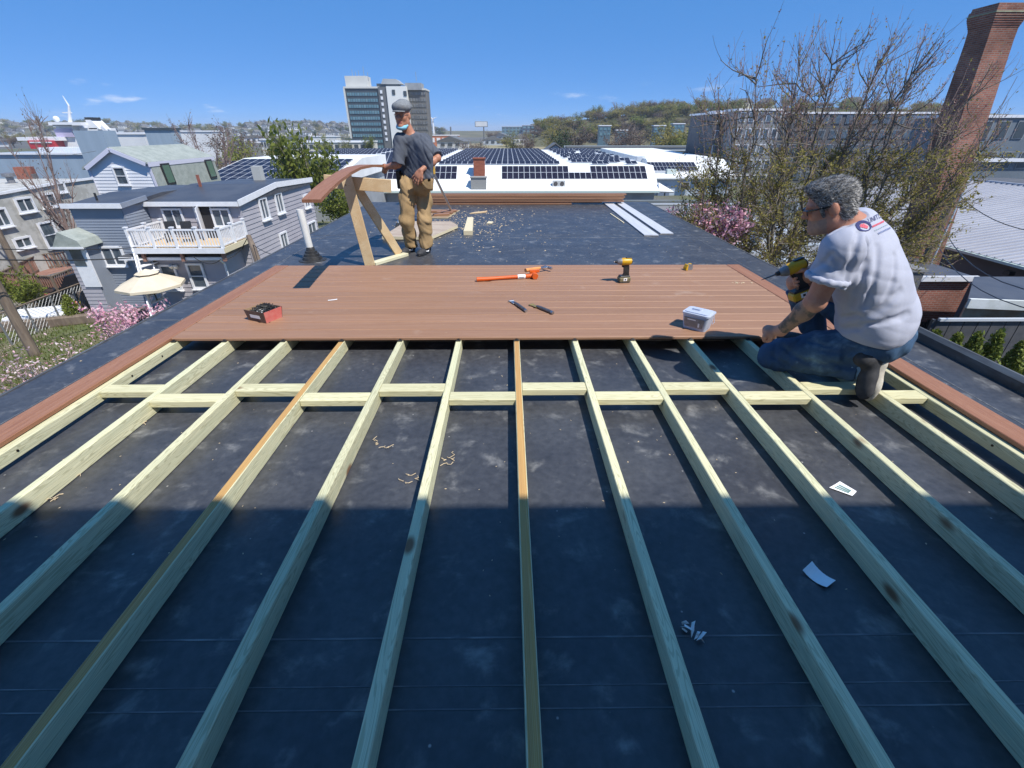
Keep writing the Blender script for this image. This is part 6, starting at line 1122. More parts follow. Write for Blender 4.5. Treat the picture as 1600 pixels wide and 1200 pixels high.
# parked lot things at right
def car_mesh_parts():
    s_ = [(-2.1, .35), (2.1, .35), (2.15, .62), (2.05, .85), (1.15, .98), (-1.75, 1.02), (-2.12, .9), (-2.18, .55)]; b = MB(); b.prism(s_, (0, -.87, 0), X_, Z_, (0, 1.74, 0)); body = b
    g_ = MB(); lo = [(1.2, -.82), (1.2, .82), (-1.85, .82), (-1.85, -.82)]; hi = [(.35, -.62), (.35, .62), (-1.35, .62), (-1.35, -.62)]; g_.add([(x, y, .97) for x, y in lo]+[(x, y, 1.42) for x, y in hi], [(0, 1, 5, 4), (1, 2, 6, 5), (2, 3, 7, 6), (3, 0, 4, 7), (4, 5, 6, 7)])
    r_ = MB(); r_.add([(x*1.0, y, 1.425) for x, y in hi]+[(x*.96, y*.92, 1.47) for x, y in hi], [(0, 1, 5, 4), (1, 2, 6, 5), (2, 3, 7, 6), (3, 0, 4, 7), (4, 5, 6, 7)])
    for sx, sy in ((-1, -1), (-1, 1), (1, 1), (1, -1)): i = {(1, -1): 0, (1, 1): 1, (-1, 1): 2, (-1, -1): 3}[(sx, sy)]; r_.bar((lo[i][0], lo[i][1], .97), (hi[i][0], hi[i][1], 1.43), .09, .05)
    wh = MB()
    for x in (-1.3, 1.35):
        for y in (-.8, .8): wh.lathe((x, y-.1, .32), [(.2, 0), (.32, .01), (.32, .19), (.2, .2)], 14, rotx(-math.pi/2))
    return body, g_, r_, wh
CARD = {}
def car(label, loc, rz, col, cname, group=None):
    t = thing('parked_car', label, 'car', loc, rz, group)
    if 'm' not in CARD:
        bo, gl, ro, _ = car_mesh_parts(); CARD['m'] = (bo, gl, ro)
    bo, gl, ro = CARD['m']; pm_ = mat('car_paint_'+cname, col, rough=.25, spec=.6, coat=.6)
    import copy
    smooth_angle(copy.deepcopy(bo).build('body', pm_, t), 30); copy.deepcopy(gl).build('windows', m_lens, t); copy.deepcopy(ro).build('cabin_frame', pm_, t)
    for x in (-1.3, 1.35):
        for y in (-.86, .86):
            b = MB(); b.lathe((x, y-.1, .32), [(.2, 0), (.32, .01), (.32, .19), (.2, .2)], 14, rotx(-math.pi/2)); w_ = b.build('wheel', m_rubber, t); b = MB(); b.lathe((x, y-.105 if y < 0 else y+.0, .32), [(.18, 0), (.18, .11)], 10, rotx(-math.pi/2)); b.build('rim', m_grey, w_)
    for y in (-.6, .6): b = MB(); b.box((2.12, y, .68), (.08, .34, .14)); b.build('headlight', m_white, t); b = MB(); b.box((-2.14, y, .78), (.08, .34, .14)); b.build('tail_light', m_red, t)
    return t
q = at(1600, 588, 10.6); car('pale blue car parked beside the arborvitae hedge', (q.x+.5, 11.0, GZ), R(75), (.32, .40, .52), 'pale_blue'); q = at(528, 338, 33); car('dark red car parked beyond the grey house', (q.x, 33, GZ), R(20), (.25, .02, .03), 'red'); q = at(92, 424, 26.5); car('black car parked by the porch of the blue-grey house', (q.x, 27.2, GZ), R(80), (.015, .016, .018), 'black')
cols_ = [((.7, .7, .72), 'white'), ((.35, .36, .38), 'silver'), ((.05, .05, .06), 'charcoal'), ((.30, .03, .03), 'maroon'), ((.06, .09, .2), 'navy')]; rr = random.Random(9); k = 0
for row, (yy, xa) in enumerate(((60, 1165), (66, 1160), (72, 1175))):
    for i in range(8): q = at(xa+i*14, 300, yy); c_, cn_ = cols_[rr.randrange(5)]; car('%s car, %s row of the car park behind the tree, %s from left' % (cn_, ('near', 'middle', 'far')[row], ('first', 'second', 'third', 'fourth', 'fifth', 'sixth', 'seventh', 'eighth')[i]), (q.x, yy, hgt(0, yy)), R(90+rr.uniform(-3, 3)), c_, cn_, 'cars in the far car park'); k += 1
# ---- wires and poles
def wire(label, pts, r=.012, sag=.4):
    P = []; pts = [V(p) for p in pts]
    for i in range(len(pts)-1):
        for j in range(9): u = j/8; q = pts[i].lerp(pts[i+1], u); q.z -= sag*4*u*(1-u); P.append(q)
    b = MB(); b.tube(P, r, 5); return tag(b.build('overhead_wire', m_blk), label, 'wire')
up1 = thing('utility_pole', 'weathered utility pole rising beside the brick chimney', 'pole'); c0_ = at(1455, 380, 19); zt2 = at(1476, 300, 19).z; b = MB(); b.tube([(c0_.x-.0, 19, GZ), (c0_.x+.1, 19, zt2+.6)], [.17, .13], 10); b.build('pole', m_oldw, up1); b = MB(); b.tube([(c0_.x+.2, 18.85, GZ), (c0_.x+.25, 18.85, zt2)], .035, 6); b.build('conduit', m_frm, up1)
tp_ = V((c0_.x+.1, 19, zt2)); wire('black overhead wire from the pole across the ribbed roof', [tp_, at(1640, 365, 15)], .014, .3); wire('black overhead wire sagging over the white cornice', [tp_-Z_*1.2, at(1640, 460, 10)], .014, .5); wire('black overhead wire crossing the low brick wall', [tp_-Z_*1.8, at(1640, 490, 9.5)], .014, .5); wire('thin wire from the pole toward the big tree', [tp_-Z_*.6, at(1240, 300, 24), at(1100, 292, 40)], .014, .5)
# ================================================================ left yard: fence, decks, umbrella, poles
b = MB(); b.quad((-45, 2, GZ+.03), (-3.6, 2, GZ+.03), (-3.6, 24, GZ+.03), (-45, 26, GZ+.03)); tag(b.build('lawn', mat('yard_grass', (.085, .11, .03), (.15, .135, .075), rough=.95, scale=.5, detail=8, wearcol=(.19, .165, .13), wearlo=.5, wearhi=.62, wearscale=.25), fix=False), kind='structure')
b = MB(); p_ = [atz(*q, GZ+.06) for q in ((180, 500), (360, 500), (360, 450), (215, 452))]; b.quad(*p_); tag(b.build('patio', mat('patio_paving', (.34, .30, .25), (.28, .25, .21), rough=.9, scale=2), fix=False), kind='structure')
b = MB(); p_ = [atz(*q, GZ+.05) for q in ((-60, 500), (90, 478), (100, 462), (-60, 462))]; b.quad(*p_); tag(b.build('driveway', mat('gravel_drive', (.22, .20, .18), (.17, .155, .14), rough=.95, scale=3), fix=False), kind='structure')
# umbrella
uc = at(228, 424, 22.0); ub = thing('patio_umbrella', 'cream patio umbrella with vented top over dark garden seats', 'umbrella', (uc.x, uc.y, GZ)); hz = uc.z-GZ; m_canv = mat('cream_canvas', (.66, .58, .44), (.60, .52, .39), rough=.9, scale=1.5)
b = MB(); n = 8; Rr = 1.45; vs = [(0, 0, hz)]
for k in range(n): a_ = 2*math.pi*k/n; vs.append((.42*math.cos(a_), .42*math.sin(a_), hz-.14)); 
for k in range(n): a_ = 2*math.pi*k/n; vs.append((Rr*math.cos(a_), Rr*math.sin(a_), hz-.62))
for k in range(n): a_ = 2*math.pi*k/n; vs.append((Rr*math.cos(a_), Rr*math.sin(a_), hz-.74))
fs = [(0, 1+k, 1+(k+1) % n) for k in range(n)]+[(1+k, 9+k, 9+(k+1) % n, 1+(k+1) % n) for k in range(n)]+[(9+k, 17+k, 17+(k+1) % n, 9+(k+1) % n) for k in range(n)]; b.add(vs, fs); cn = b.build('canopy', m_canv, ub, fix=False)
b = MB(); vs = [(0, 0, hz+.12)]+[(.52*math.cos(2*math.pi*k/n), .52*math.sin(2*math.pi*k/n), hz-.08) for k in range(n)]; b.add(vs, [(0, 1+k, 1+(k+1) % n) for k in range(n)]); b.build('vent', m_canv, cn, fix=False)
b = MB(); b.tube([(0, 0, 0), (0, 0, hz)], .03, 8); b.build('pole', m_blk, ub)
for k in range(n): a_ = 2*math.pi*k/n; b = MB(); b.tube([(0, 0, hz-.03), (Rr*math.cos(a_), Rr*math.sin(a_), hz-.65)], .012, 5); b.build('rib', m_blk, ub)
b = MB(); b.lathe((0, 0, 0), [(.3, 0), (.3, .06), (.05, .1)], 12); b.build('base', m_blk, ub)
for (dx, dy, w_, lab) in ((.2, -1.2, 1.9, 'dark garden sofa under the cream umbrella'), (1.9, -.6, .8, 'dark garden armchair right of the umbrella')):
    t = thing('garden_sofa' if w_ > 1 else 'garden_armchair', lab, 'sofa' if w_ > 1 else 'armchair', (uc.x+dx, uc.y+dy, GZ+.06)); b = MB(); b.box((0, 0, .28), (w_, .75, .26), bev=.04); b.build('seat', m_blk, t); b = MB(); b.box((0, .34, .58), (w_, .16, .5), bev=.04); b.build('backrest', m_blk, t)
    for s in (-1, 1): b = MB(); b.box((s*(w_/2-.07), 0, .45), (.14, .75, .35), bev=.03); b.build('armrest', m_blk, t)
t = thing('garden_table', 'small wooden garden table beside the dark seats', 'table', (uc.x+2.6, uc.y+.4, GZ+.06)); b = MB(); b.box((0, 0, .7), (1.2, .8, .05)); b.build('top', m_cedar, t)
for sx in (-1, 1):
    for sy in (-1, 1): b = MB(); b.box((sx*.5, sy*.3, .34), (.06, .06, .68)); b.build('leg', m_blk, t)
# wooden ramp deck
dk = thing('garden_deck', 'red-brown wooden garden deck with slatted railings in the left yard', 'deck'); DZ = GZ+.75; pts = [atz(*q, DZ) for q in ((12, 452), (92, 458), (160, 428), (132, 413), (68, 421))]
b = MB(); b.prism([(p.x, p.y) for p in pts], (0, 0, DZ-.12), X_, Y_, (0, 0, .12)); b.build('platform', m_cedar, dk); b = MB(); b.prism([(p.x*.995, p.y) for p in pts], (0, 0, GZ), X_, Y_, (0, 0, .6)); b.build('skirt', m_oldw, dk)
def run(p, q, h_=.95):
    L_ = (q-p).length; n = max(2, int(L_/.16)); b = MB(); b.bar(p+Z_*h_, q+Z_*h_, .12, .05); b.bar(p+Z_*.12, q+Z_*.12, .05, .08); b.build('handrail', m_oldw, dk)
    for i in range(n+1): e = p.lerp(q, i/n); b = MB(); b.box(e+Z_*h_/2, (.045, .045, h_) if i % 8 else (.1, .1, h_)); b.build('railing_slat' if i % 8 else 'railing_post', m_cedar if i % 8 else m_oldw, dk)
for i, j in ((0, 1), (1, 2), (3, 4), (4, 0)): run(pts[i], pts[j])
t = thing('recycling_bin', 'dark bin with bright blue lid by the porch door', 'bin', atz(142, 425, GZ)); b = MB(); b.prism([(-.3, 0), (.3, 0), (.36, 1.0), (-.36, 1.0)], (0, -.35, 0), X_, Z_, (0, .7, 0)); b.build('body', m_blk, t); b = MB(); b.box((0, 0, 1.06), (.85, .85, .1), bev=.03); b.build('lid', mat('blue_lid', (.02, .08, .30), rough=.5), t)
# chain-link fence
cf = thing('chain_link_fence', 'chain-link fence with grey posts crossing the left yard', 'fence'); A0, A1 = atz(20, 540, GZ), atz(212, 452, GZ); hF_ = 1.5; dv = (A1-A0); Lf = dv.length; dv.normalize(); m_wire = mat('grey_wire', (.24, .25, .26), rough=.5, metal=.5)
for i in range(7): e = A0+dv*(Lf*i/6); b = MB(); b.tube([e, e+Z_*hF_], .04, 8); b.build('post', m_wire, cf)
b = MB(); b.tube([A0+Z_*hF_, A1+Z_*hF_], .035, 8); b.build('top_rail', m_oldw, cf); b = MB(); sp = .22; n = int((Lf+hF_)/sp)
for i in range(n):
    for s in (1, -1):
        t0 = i*sp if s < 0 else i*sp-hF_; a_, c_ = (t0, 0.), (t0+s*-0+hF_*(1 if s > 0 else -1), hF_)
        (x0, z0), (x1, z1) = a_, c_
        if x0 < 0 and x1 < 0 or x0 > Lf and x1 > Lf: continue
        def cl(x, z, X, Z):
            if x < 0: z = z+(Z-z)*(0-x)/(X-x); x = 0
            if x > Lf: z = z+(Z-z)*(Lf-x)/(X-x); x = Lf
            return x, z
        x0, z0 = cl(x0, z0, *c_); x1, z1 = cl(x1, z1, *a_); b.tube([A0+dv*x0+Z_*z0, A0+dv*x1+Z_*z1], .008, 3, cap=False)
tag(b.build('wire_mesh', m_wire, cf, fix=False), kind='stuff')
kids = thing('toy_pile', 'row of coloured toys and pots along the chain-link fence', 'toys', A0+dv*Lf*.62+V((.5, -.4, 0))); rr = random.Random(2)
for i, c in enumerate(((.5, .08, .03), (.45, .36, .03), (.04, .12, .4), (.5, .2, .03), (.06, .25, .1), (.5, .05, .05), (.6, .55, .1), (.05, .2, .4))): b = MB(); b.lathe((i*.45-1.5, rr.uniform(-.15, .15)+.32*i*.45, 0), [(.12, 0), (.2, .1), (.2, .35), (.12, .4)], 8); b.build('toy', mat('toy_%d' % i, c, rough=.5), kids)
# low wall and tarps in the yard
for lab, q, sz, m, nm in (('low grey retaining wall across the left yard', (110, 508), (9, .35, .5), m_oldw, 'garden_wall'), ('grey garden shed roof box beside the fence', (165, 478), (1.6, 1.2, 1.1), m_oldw, 'storage_box'), ('white plastic sheet over a heap in the yard', (70, 500), (2.6, 1.6, .5), m_wtrim, 'tarpaulin')):
    p_ = atz(*q, GZ); b = MB(); b.box((0, 0, sz[2]/2), sz, bev=.06); o = b.build(nm, m, loc=p_); o.rotation_euler = (0, 0, .35); tag(o, lab, nm.replace('_', ' '))
# poles and wires
for (bx, by), (tx, ty), r_, lab in (((58, 478), (18, 395), .16, 'dark utility pole at the left behind the garden deck'), ((56, 556), (0, 478), .20, 'thick brown utility pole at the left edge near the camera')):
    bp_ = atz(bx, by, GZ); b = MB(); b.tube([bp_, bp_+Z_*9.5], [r_, r_*.75], 10); t = thing('utility_pole', lab, 'pole', (0, 0, 0)); b.build('pole', m_oldw, t)
    b = MB(); b.bar(bp_+V((-.9, -.1, 8.8)), bp_+V((.9, -.1, 8.8)), .1, .12); b.build('crossarm', m_oldw, t)
wire('upper of two black wires stretched before the grey house', [at(-80, 386, 17), at(212, 387, 22.6)], .02, .1); wire('lower of two black wires stretched before the grey house', [at(-80, 403, 17), at(205, 403, 22.4)], .026, .1); wire('thin wire crossing the pale blue warehouse', [at(-40, 246, 60), at(150, 236, 70)], .02, .4)
t = thing('dead_stump', 'weathered post leaning at the corner of the grey house', 'post', (0, 0, 0)); p0_, p1_ = at(388, 368, 20.5), at(404, 408, 20.0); b = MB(); b.tube([p1_-Z_*.4, p0_.lerp(p1_, .5), p0_], [.14, .13, .10], 9); b.build('pole', m_oldw, t); wire('black service cable looping to the grey house corner', [p0_, at(345, 405, 22.6), at(300, 400, 22.7)], .018, .3)
wire('cable running from the post to the right', [p0_-Z_*.3, at(430, 398, 18)], .014, .1)
# ================================================================ trees and plants
m_bark = mat('grey_brown_bark', (.13, .11, .088), (.20, .18, .145), rough=.95, scale=9, stretch=(3, 3, .7), bump=.5); m_twig = mat('reddish_twigs', (.24, .17, .15), (.19, .135, .12), rough=.9, scale=5)
def leafmat(name, c1, c2, tr=.35):
    m = bpy.data.materials.new(name); m.use_nodes = True; t = m.node_tree; L = t.links.new; b = t.nodes['Principled BSDF']; b.inputs['Roughness'].default_value = .6; b.inputs['Specular IOR Level'].default_value = .25
    g = N(t, 'ShaderNodeNewGeometry'); mx = N(t, 'ShaderNodeMixRGB'); mx.inputs[1].default_value = (*c1, 1); mx.inputs[2].default_value = (*c2, 1); L(g.outputs['Random Per Island'], mx.inputs[0]); L(mx.outputs[0], b.inputs['Base Color'])
    tl = N(t, 'ShaderNodeBsdfTranslucent'); L(mx.outputs[0], tl.inputs[0]); ms = N(t, 'ShaderNodeMixShader'); ms.inputs[0].default_value = tr; L(b.outputs[0], ms.inputs[1]); L(tl.outputs[0], ms.inputs[2]); L(ms.outputs[0], t.nodes['Material Output'].inputs[0]); return m
lf_olive = leafmat('olive_buds', (.36, .31, .085), (.22, .20, .055), .45); lf_green = leafmat('spring_green_leaves', (.23, .26, .05), (.13, .16, .03), .45); lf_pink = leafmat('magnolia_petals', (.72, .30, .42), (.85, .62, .66)); lf_dark = leafmat('dark_evergreen', (.03, .055, .02), (.05, .08, .025), .15); lf_arb = leafmat('arborvitae_foliage', (.12, .16, .03), (.22, .25, .05), .3)
lf_brown = leafmat('brown_twig_haze', (.15, .105, .085), (.21, .155, .125), .3); lf_yel = leafmat('yellow_green_leaves', (.26, .26, .05), (.16, .19, .04)); lf_red = leafmat('red_brown_buds', (.34, .19, .17), (.44, .30, .24))
class Grow:
    def __init__(s, seed): s.r = random.Random(seed); s.b = MB(); s.tips = []; s.tw = MB()
    def rv(s, k=1): return V((s.r.gauss(0, k), s.r.gauss(0, k), s.r.gauss(0, k)))
    def limb(s, p, d, L_, r0, r1, n=5, wob=.12, trop=.0, sides=6, tw=False):
        pts = [V(p)]; d = V(d).normalized()
        for i in range(n): d = (d+s.rv(wob)+Z_*trop).normalized(); pts.append(pts[-1]+d*(L_/n))
        (s.tw if tw else s.b).tube(pts, [r0+(r1-r0)*i/n for i in range(n+1)], sides, cap=False); return pts
def leaves(tips, n, size, spread, seed, upright=0.):
    """n small leaf faces scattered round the given points"""
    r = np.random.RandomState(seed); T = np.array([tuple(t) for t in tips]); k = r.randint(0, len(T), n); P = T[k]+r.normal(size=(n, 3))*spread
    a = r.normal(size=(n, 3)); a[:, 2] += upright; a /= np.linalg.norm(a, axis=1)[:, None]; b = np.cross(a, r.normal(size=(n, 3))); b /= np.linalg.norm(b, axis=1)[:, None]+1e-9; s = size*r.uniform(.5, 1.3, (n, 1))
    vs = np.stack([P-a*s, P+b*s*.45, P+a*s, P-b*s*.45], 1).reshape(-1, 3); return vs, np.arange(4*n).reshape(n, 4)
def leafobj(name, vs, fs, m, parent):
    me = bpy.data.meshes.new(name); me.from_pydata(vs.tolist(), [], fs.tolist()); me.materials.append(m); me.update(); o = bpy.data.objects.new(name, me); C.objects.link(o); o.parent = parent; return o
# ---- the big budding tree at right
G = Grow(5); bt = thing('tree', 'large budding tree spreading in front of the brick chimney at right', 'tree'); base = V((6.05, 10.6, GZ)); fork = V((6.1, 10.6, -3.4)); G.limb(base, (0, 0, 1), 4.1, .24, .20, 5, .03, sides=10)
cc = V((6.35, 10.6, -.35)); low, mid_, top_ = [], [], []
def target(px, py, Y): return at(px, py, Y)
tg = [(1105, 290, 10.2), (1150, 215, 10.9), (1180, 130, 10.4), (1250, 110, 11.0), (1310, 90, 10.4), (1370, 95, 10.9), (1430, 110, 10.3), (1470, 200, 10.9), (1480, 290, 10.2), (1090, 350, 10.9), (1230, 200, 9.9), (1340, 190, 11.4), (1400, 250, 10.1), (1290, 260, 10.9), (1440, 380, 11.2), (1180, 300, 11.5), (1500, 160, 11.3), (1130, 180, 11.2), (1395, 150, 10.4), (1270, 150, 11.6), (1540, 230, 10.6)]
stems = {}
for px, py, Y in tg: stems.setdefault(min(5, max(0, int((px-1080)/75))), []).append((px, py, Y))
nodes = []
for k_, L_ in sorted(stems.items()):
    c_ = sum((at(*q) for q in L_), V((0, 0, 0)))/len(L_); st_ = fork+V((G.r.uniform(-.1, .1), G.r.uniform(-.1, .1), G.r.uniform(-.2, .2))); nd = st_.lerp(c_, .42)+V(((c_.x-st_.x)*.12, 0, -.15)); pts = [st_.lerp(nd, u)+G.rv(.03)+V(((c_.x-st_.x)*.10, 0, -.12))*math.sin(math.pi*u) for u in np.linspace(0, 1, 6)]
    G.b.tube(pts, [.085-.0085*q for q in range(6)], 8, cap=False); nodes += [(q, pts[-1]) for q in L_]
for i, ((px, py, Y), st_) in enumerate(nodes):
    e = target(px, py, Y); d0 = (e-st_); Ln = d0.length; n = 8; pts = [st_]; bow = V((d0.x, d0.y, 0))*.22-Z_*.06*Ln
    for j in range(1, n+1): u = j/n; pts.append(st_.lerp(e, u)+bow*math.sin(math.pi*u)*.8+G.rv(.05))
    G.b.tube(pts, [.036*(1-u_/n)**.9+.006 for u_ in range(n+1)], 6, cap=False)
    for j in range(0, n+1):
        for k in range(5):
            u = (j+G.r.random()-.5)/n; u = min(1, u); q = pts[min(n, int(u*n))]; q = q.lerp(pts[min(n, int(u*n)+1)], u*n-int(u*n)) if u < 1 else q
            out = (q-cc); out.z *= .4; d = (d0.normalized()*.35+out.normalized()*.5+Z_*.15+G.rv(.65)).normalized(); L_ = G.r.uniform(.5, 1.2)*(1.1-.35*u); br = G.limb(q, d, L_, .013, .005, 5, .16, .05, 4)
            for t in range(7):
                w_ = G.r.random(); q2 = br[min(4, int(w_*5))].lerp(br[min(5, int(w_*5)+1)], w_*5-int(w_*5)); hi_ = q2.z > 1.0; d2 = (d*.5+Z_*(.9 if hi_ else .35)+G.rv(.42)).normalized(); L2 = G.r.uniform(.18, .42)*(1.35 if hi_ else 1)
                tp_ = G.limb(q2, d2, L2, .0045, .002, 3, .10, .06, 3, tw=True)
                for z in range(7): f_ = G.r.random(); qq = tp_[min(2, int(f_*3))].lerp(tp_[min(3, int(f_*3)+1)], f_*3-int(f_*3)); (top_ if qq.z > .95 else (mid_ if qq.z > .1 else low)).append(qq)
# long whips that reach above the crown
for i in range(95):
    px, py = G.r.uniform(1160, 1490), G.r.uniform(70, 175); q = at(px, py+60, G.r.uniform(10, 11.4)); d = V((.10+.5*(px-1300)/300, G.r.uniform(-.1, .1), 1)); tp_ = G.limb(q, d, G.r.uniform(.45, 1.0), .006, .002, 5, .05, .02, 3, tw=True)
    for z in range(26): f_ = G.r.random(); qq = tp_[min(4, int(f_*5))].lerp(tp_[min(5, int(f_*5)+1)], f_*5-int(f_*5)); top_.append(qq)
for i in range(40):
    px, py = G.r.uniform(1085, 1180), G.r.uniform(150, 260); q = at(px, py+50, G.r.uniform(10, 11.2)); tp_ = G.limb(q, (-.25, 0, 1), G.r.uniform(.3, .75), .006, .002, 4, .06, .02, 3, tw=True); top_ += tp_*3
for (px, py) in ((1545, 180), (1590, 120), (1575, 150)):
    q = at(1470, 300, 10.3); e = at(px, py, 10.1); tp_ = [q.lerp(e, u)+G.rv(.02)+Z_*(-.25*math.sin(math.pi*u)) for u in np.linspace(0, 1, 8)]; G.tw.tube(tp_, [.014-.0015*k for k in range(8)], 4, cap=False); top_ += [a_.lerp(b_, .5) for a_, b_ in zip(tp_[3:], tp_[4:])]*5
G.b.build('trunk', m_bark, bt, smooth=True, fix=False); G.tw.build('twigs', m_twig, bt, fix=False)['kind'] = 'stuff'
leafobj('crown', *leaves(low+mid_, 46000, .030, .045, 1, .3), lf_olive, bt); leafobj('crown_buds', *leaves(top_, 6500, .019, .012, 2, .9), lf_red, bt); leafobj('crown_tips', *leaves(top_, 2600, .026, .02, 3, .6), lf_olive, bt)
# ---- magnolias
def magnolia(label, c, r, seed, npet, size=.055, nb=16, pet=lf_pink):
    G = Grow(seed); t = thing('magnolia_tree', label, 'tree'); c = V(c); b0 = V((c.x, c.y, GZ)); hgt_ = c.z-r[2]*.6-GZ; G.limb(b0, (0, 0, 1), max(.5, hgt_), .11, .07, 4, .05, sides=7); f = V((c.x, c.y, GZ+max(.5, hgt_))); pts_ = []
    for i in range(nb):
        u = G.rv(1).normalized(); u.z = abs(u.z)*.9+.05; e = c+V((u.x*r[0], u.y*r[1], (u.z-.25)*r[2])); d = e-f; L_ = d.length; p = G.limb(f, d, L_, .04, .008, 6, .10, .02, 5)
        for j in range(2, 7):
            for k in range(5):
                d2 = (d.normalized()*.4+Z_*.4+G.rv(.6)).normalized(); q = G.limb(p[j], d2, G.r.uniform(.25, .7)*r[0]*.35, .008, .003, 3, .15, .05, 3, tw=True); pts_ += q[1:]+[q[-1]]
    G.b.build('trunk', m_bark, t, smooth=True, fix=False); G.tw.build('twigs', m_twig, t, fix=False)['kind'] = 'stuff'; leafobj('blossom', *leaves(pts_, npet, size, .07, seed, .5), pet, t); return t
magnolia('pink magnolia tree in full blossom below the left roof edge', at(200, 535, 14.0), (2.3, 1.8, 1.15), 3, 2600, .065, 20); magnolia('sparser pink magnolia tree nearest the left roof edge', at(90, 600, 12.0), (2.4, 1.8, 1.2), 4, 1300, .05, 20, leafmat('pale_petals', (.78, .48, .55), (.85, .75, .74)))
magnolia('pink magnolia tree blossoming beyond the right roof edge', at(1098, 368, 10.4), (1.15, .8, .75), 6, 2600, .05, 14)
# blossom petals fallen on the grass
b = MB(); rr = random.Random(8)
for i in range(380): p_ = atz(rr.uniform(-20, 170), rr.uniform(525, 640), GZ+.05); s_ = rr.uniform(.03, .07); a_ = rr.uniform(0, 3); u_ = V((math.cos(a_), math.sin(a_), 0))*s_; v_ = V((-u_.y, u_.x, .3*s_)); b.quad(p_-u_, p_-v_*.6, p_+u_, p_+v_*.6)
tag(b.build('fallen_petals', lf_pink, fix=False), 'fallen pink petals scattered over the left lawn', 'petals', kind='stuff')
b = MB()
for i in range(9000): p_ = atz(rr.uniform(-40, 260), rr.uniform(470, 660), GZ+.02); h_ = rr.uniform(.06, .22); a_ = rr.uniform(0, 6.3); u_ = V((math.cos(a_), math.sin(a_), 0))*.03; b.add([p_-u_, p_+u_, p_+V((rr.uniform(-.08, .08), rr.uniform(-.08, .08), h_))], [(0, 1, 2)])
tag(b.build('grass_tufts', leafmat('lawn_blades', (.09, .15, .02), (.17, .16, .06)), fix=False), 'rough grass and weeds in the left yard', 'grass', kind='stuff')
# ---- arborvitae and small cones
def conifer(label, p, h_, r, seed, m=lf_arb, name='arborvitae', n=2600, size=.10, cat='shrub', group=None):
    t = thing(name, label, cat, p, 0, group); b = MB(); b.tube([(0, 0, 0), (0, 0, h_*.92)], [r*.12, .02], 6); b.build('trunk', m_bark, t); R_ = np.random.RandomState(seed); u = R_.uniform(0, 1, n)**.8; a = R_.uniform(0, 6.283, n); rad = r*(1-u)**.75*(.75+.25*np.sin(a*3+u*9+seed))*R_.uniform(.65, 1.06, n)+.03
    pts = np.stack([rad*np.cos(a), rad*np.sin(a), u*h_+.08], 1); vs, fs = leaves(pts[R_.permutation(n)], n, size, .03, seed, 1.1); leafobj('foliage', vs, fs, m, t); return t
for i, (px, py, Y) in enumerate(((1463, 521, 12.2), (1497, 527, 12.0), (1528, 526, 11.9), (1562, 524, 11.8), (1598, 540, 11.7), (1640, 540, 11.7))): tp_ = at(px, py, Y); conifer(('first', 'second', 'third', 'fourth', 'fifth', 'sixth')[i]+' arborvitae from the left in the hedge behind the right roof edge', (tp_.x, Y, GZ), tp_.z-GZ, .72, 20+i, n=3600, size=.07, group='arborvitae hedge')
p_ = atz(122, 503, GZ); conifer('small bright green cone shrub by the chain-link fence', (p_.x, p_.y, GZ), 1.35, .62, 40, n=1500, size=.08, name='cone_shrub')
# ---- mid and far trees, shared shapes
def far_tree(seed, kind):
    """returns (wood mesh, crown mesh) about 1 unit tall"""
    G = Grow(seed); G.limb((0, 0, 0), (0, 0, 1), .38, .030, .018, 3, .03, sides=5); tips = []
    for i in range(11):
        u = G.rv(1).normalized(); e = V((u.x*.34, u.y*.34, .64+u.z*.30)); s0 = V((0, 0, .2+.16*G.r.random())); d = e-s0; p = G.limb(s0, d, d.length, .014, .004, 4, .08, 0, 4)
        for j in range(1, 5):
            for k in range(4 if kind != 'bare' else 7): q = G.limb(p[j], d.normalized()*.5+Z_*.35+G.rv(.5), G.r.uniform(.08, .2), .004 if kind != 'bare' else .0035, .0012, 2, .1, .05, 3); tips += q[1:]
    o1 = G.b.build('trunk', m_bark if kind != 'bare' else m_twig, None, fix=False); me1 = o1.data; bpy.data.objects.remove(o1)
    n, sz, sp = {'leaf': (2500, .034, .055), 'haze': (1900, .020, .045), 'bare': (500, .012, .03)}[kind]; vs, fs = leaves(tips, n, sz, sp, seed, .2); return me1, (vs, fs)
def crown_me(data, m): me = bpy.data.meshes.new('crown'); me.from_pydata(data[0].tolist(), [], data[1].tolist()); me.materials.append(m); me.update(); return me
FT = {}
for i, (k, kind, m) in enumerate((('green', 'leaf', lf_green), ('green2', 'leaf', lf_green), ('yellow', 'leaf', lf_yel), ('yellow2', 'haze', lf_yel), ('brown', 'haze', lf_brown), ('brown2', 'haze', lf_brown), ('bare', 'bare', lf_brown), ('olive', 'leaf', lf_olive), ('olive2', 'haze', lf_olive), ('dark', 'leaf', lf_dark), ('red', 'leaf', lf_red))): w_, cdat = far_tree(60+i, kind); FT[k] = (w_, crown_me(cdat, m))
def plant(kind, p, h_, w_, label, group=None, rz=0):
    t = thing('tree', label, 'tree', p, rz, group); t.scale = (w_, w_, h_); link('trunk', FT[kind][0], t); link('crown', FT[kind][1], t); return t
def tree_px(kind, px, pytop, Y, wpx, label, group=None, z0=None):
    tp_ = at(px, pytop, Y); z = hgt(0, Y) if z0 is None else z0; w_ = wpx*Y/(817)/.72; return plant(kind, (tp_.x, Y, z), tp_.z-z, w_, label, group, rnd.uniform(0, 6))
tree_px('green', 462, 192, 52, 78, 'leafy yellow-green tree behind the grey house and sawhorse'); tree_px('green2', 520, 275, 47, 62, 'low leafy tree under the end of the sawhorse beam'); tree_px('green2', 445, 215, 54, 60, 'fuller green tree crown left of the sawhorse')
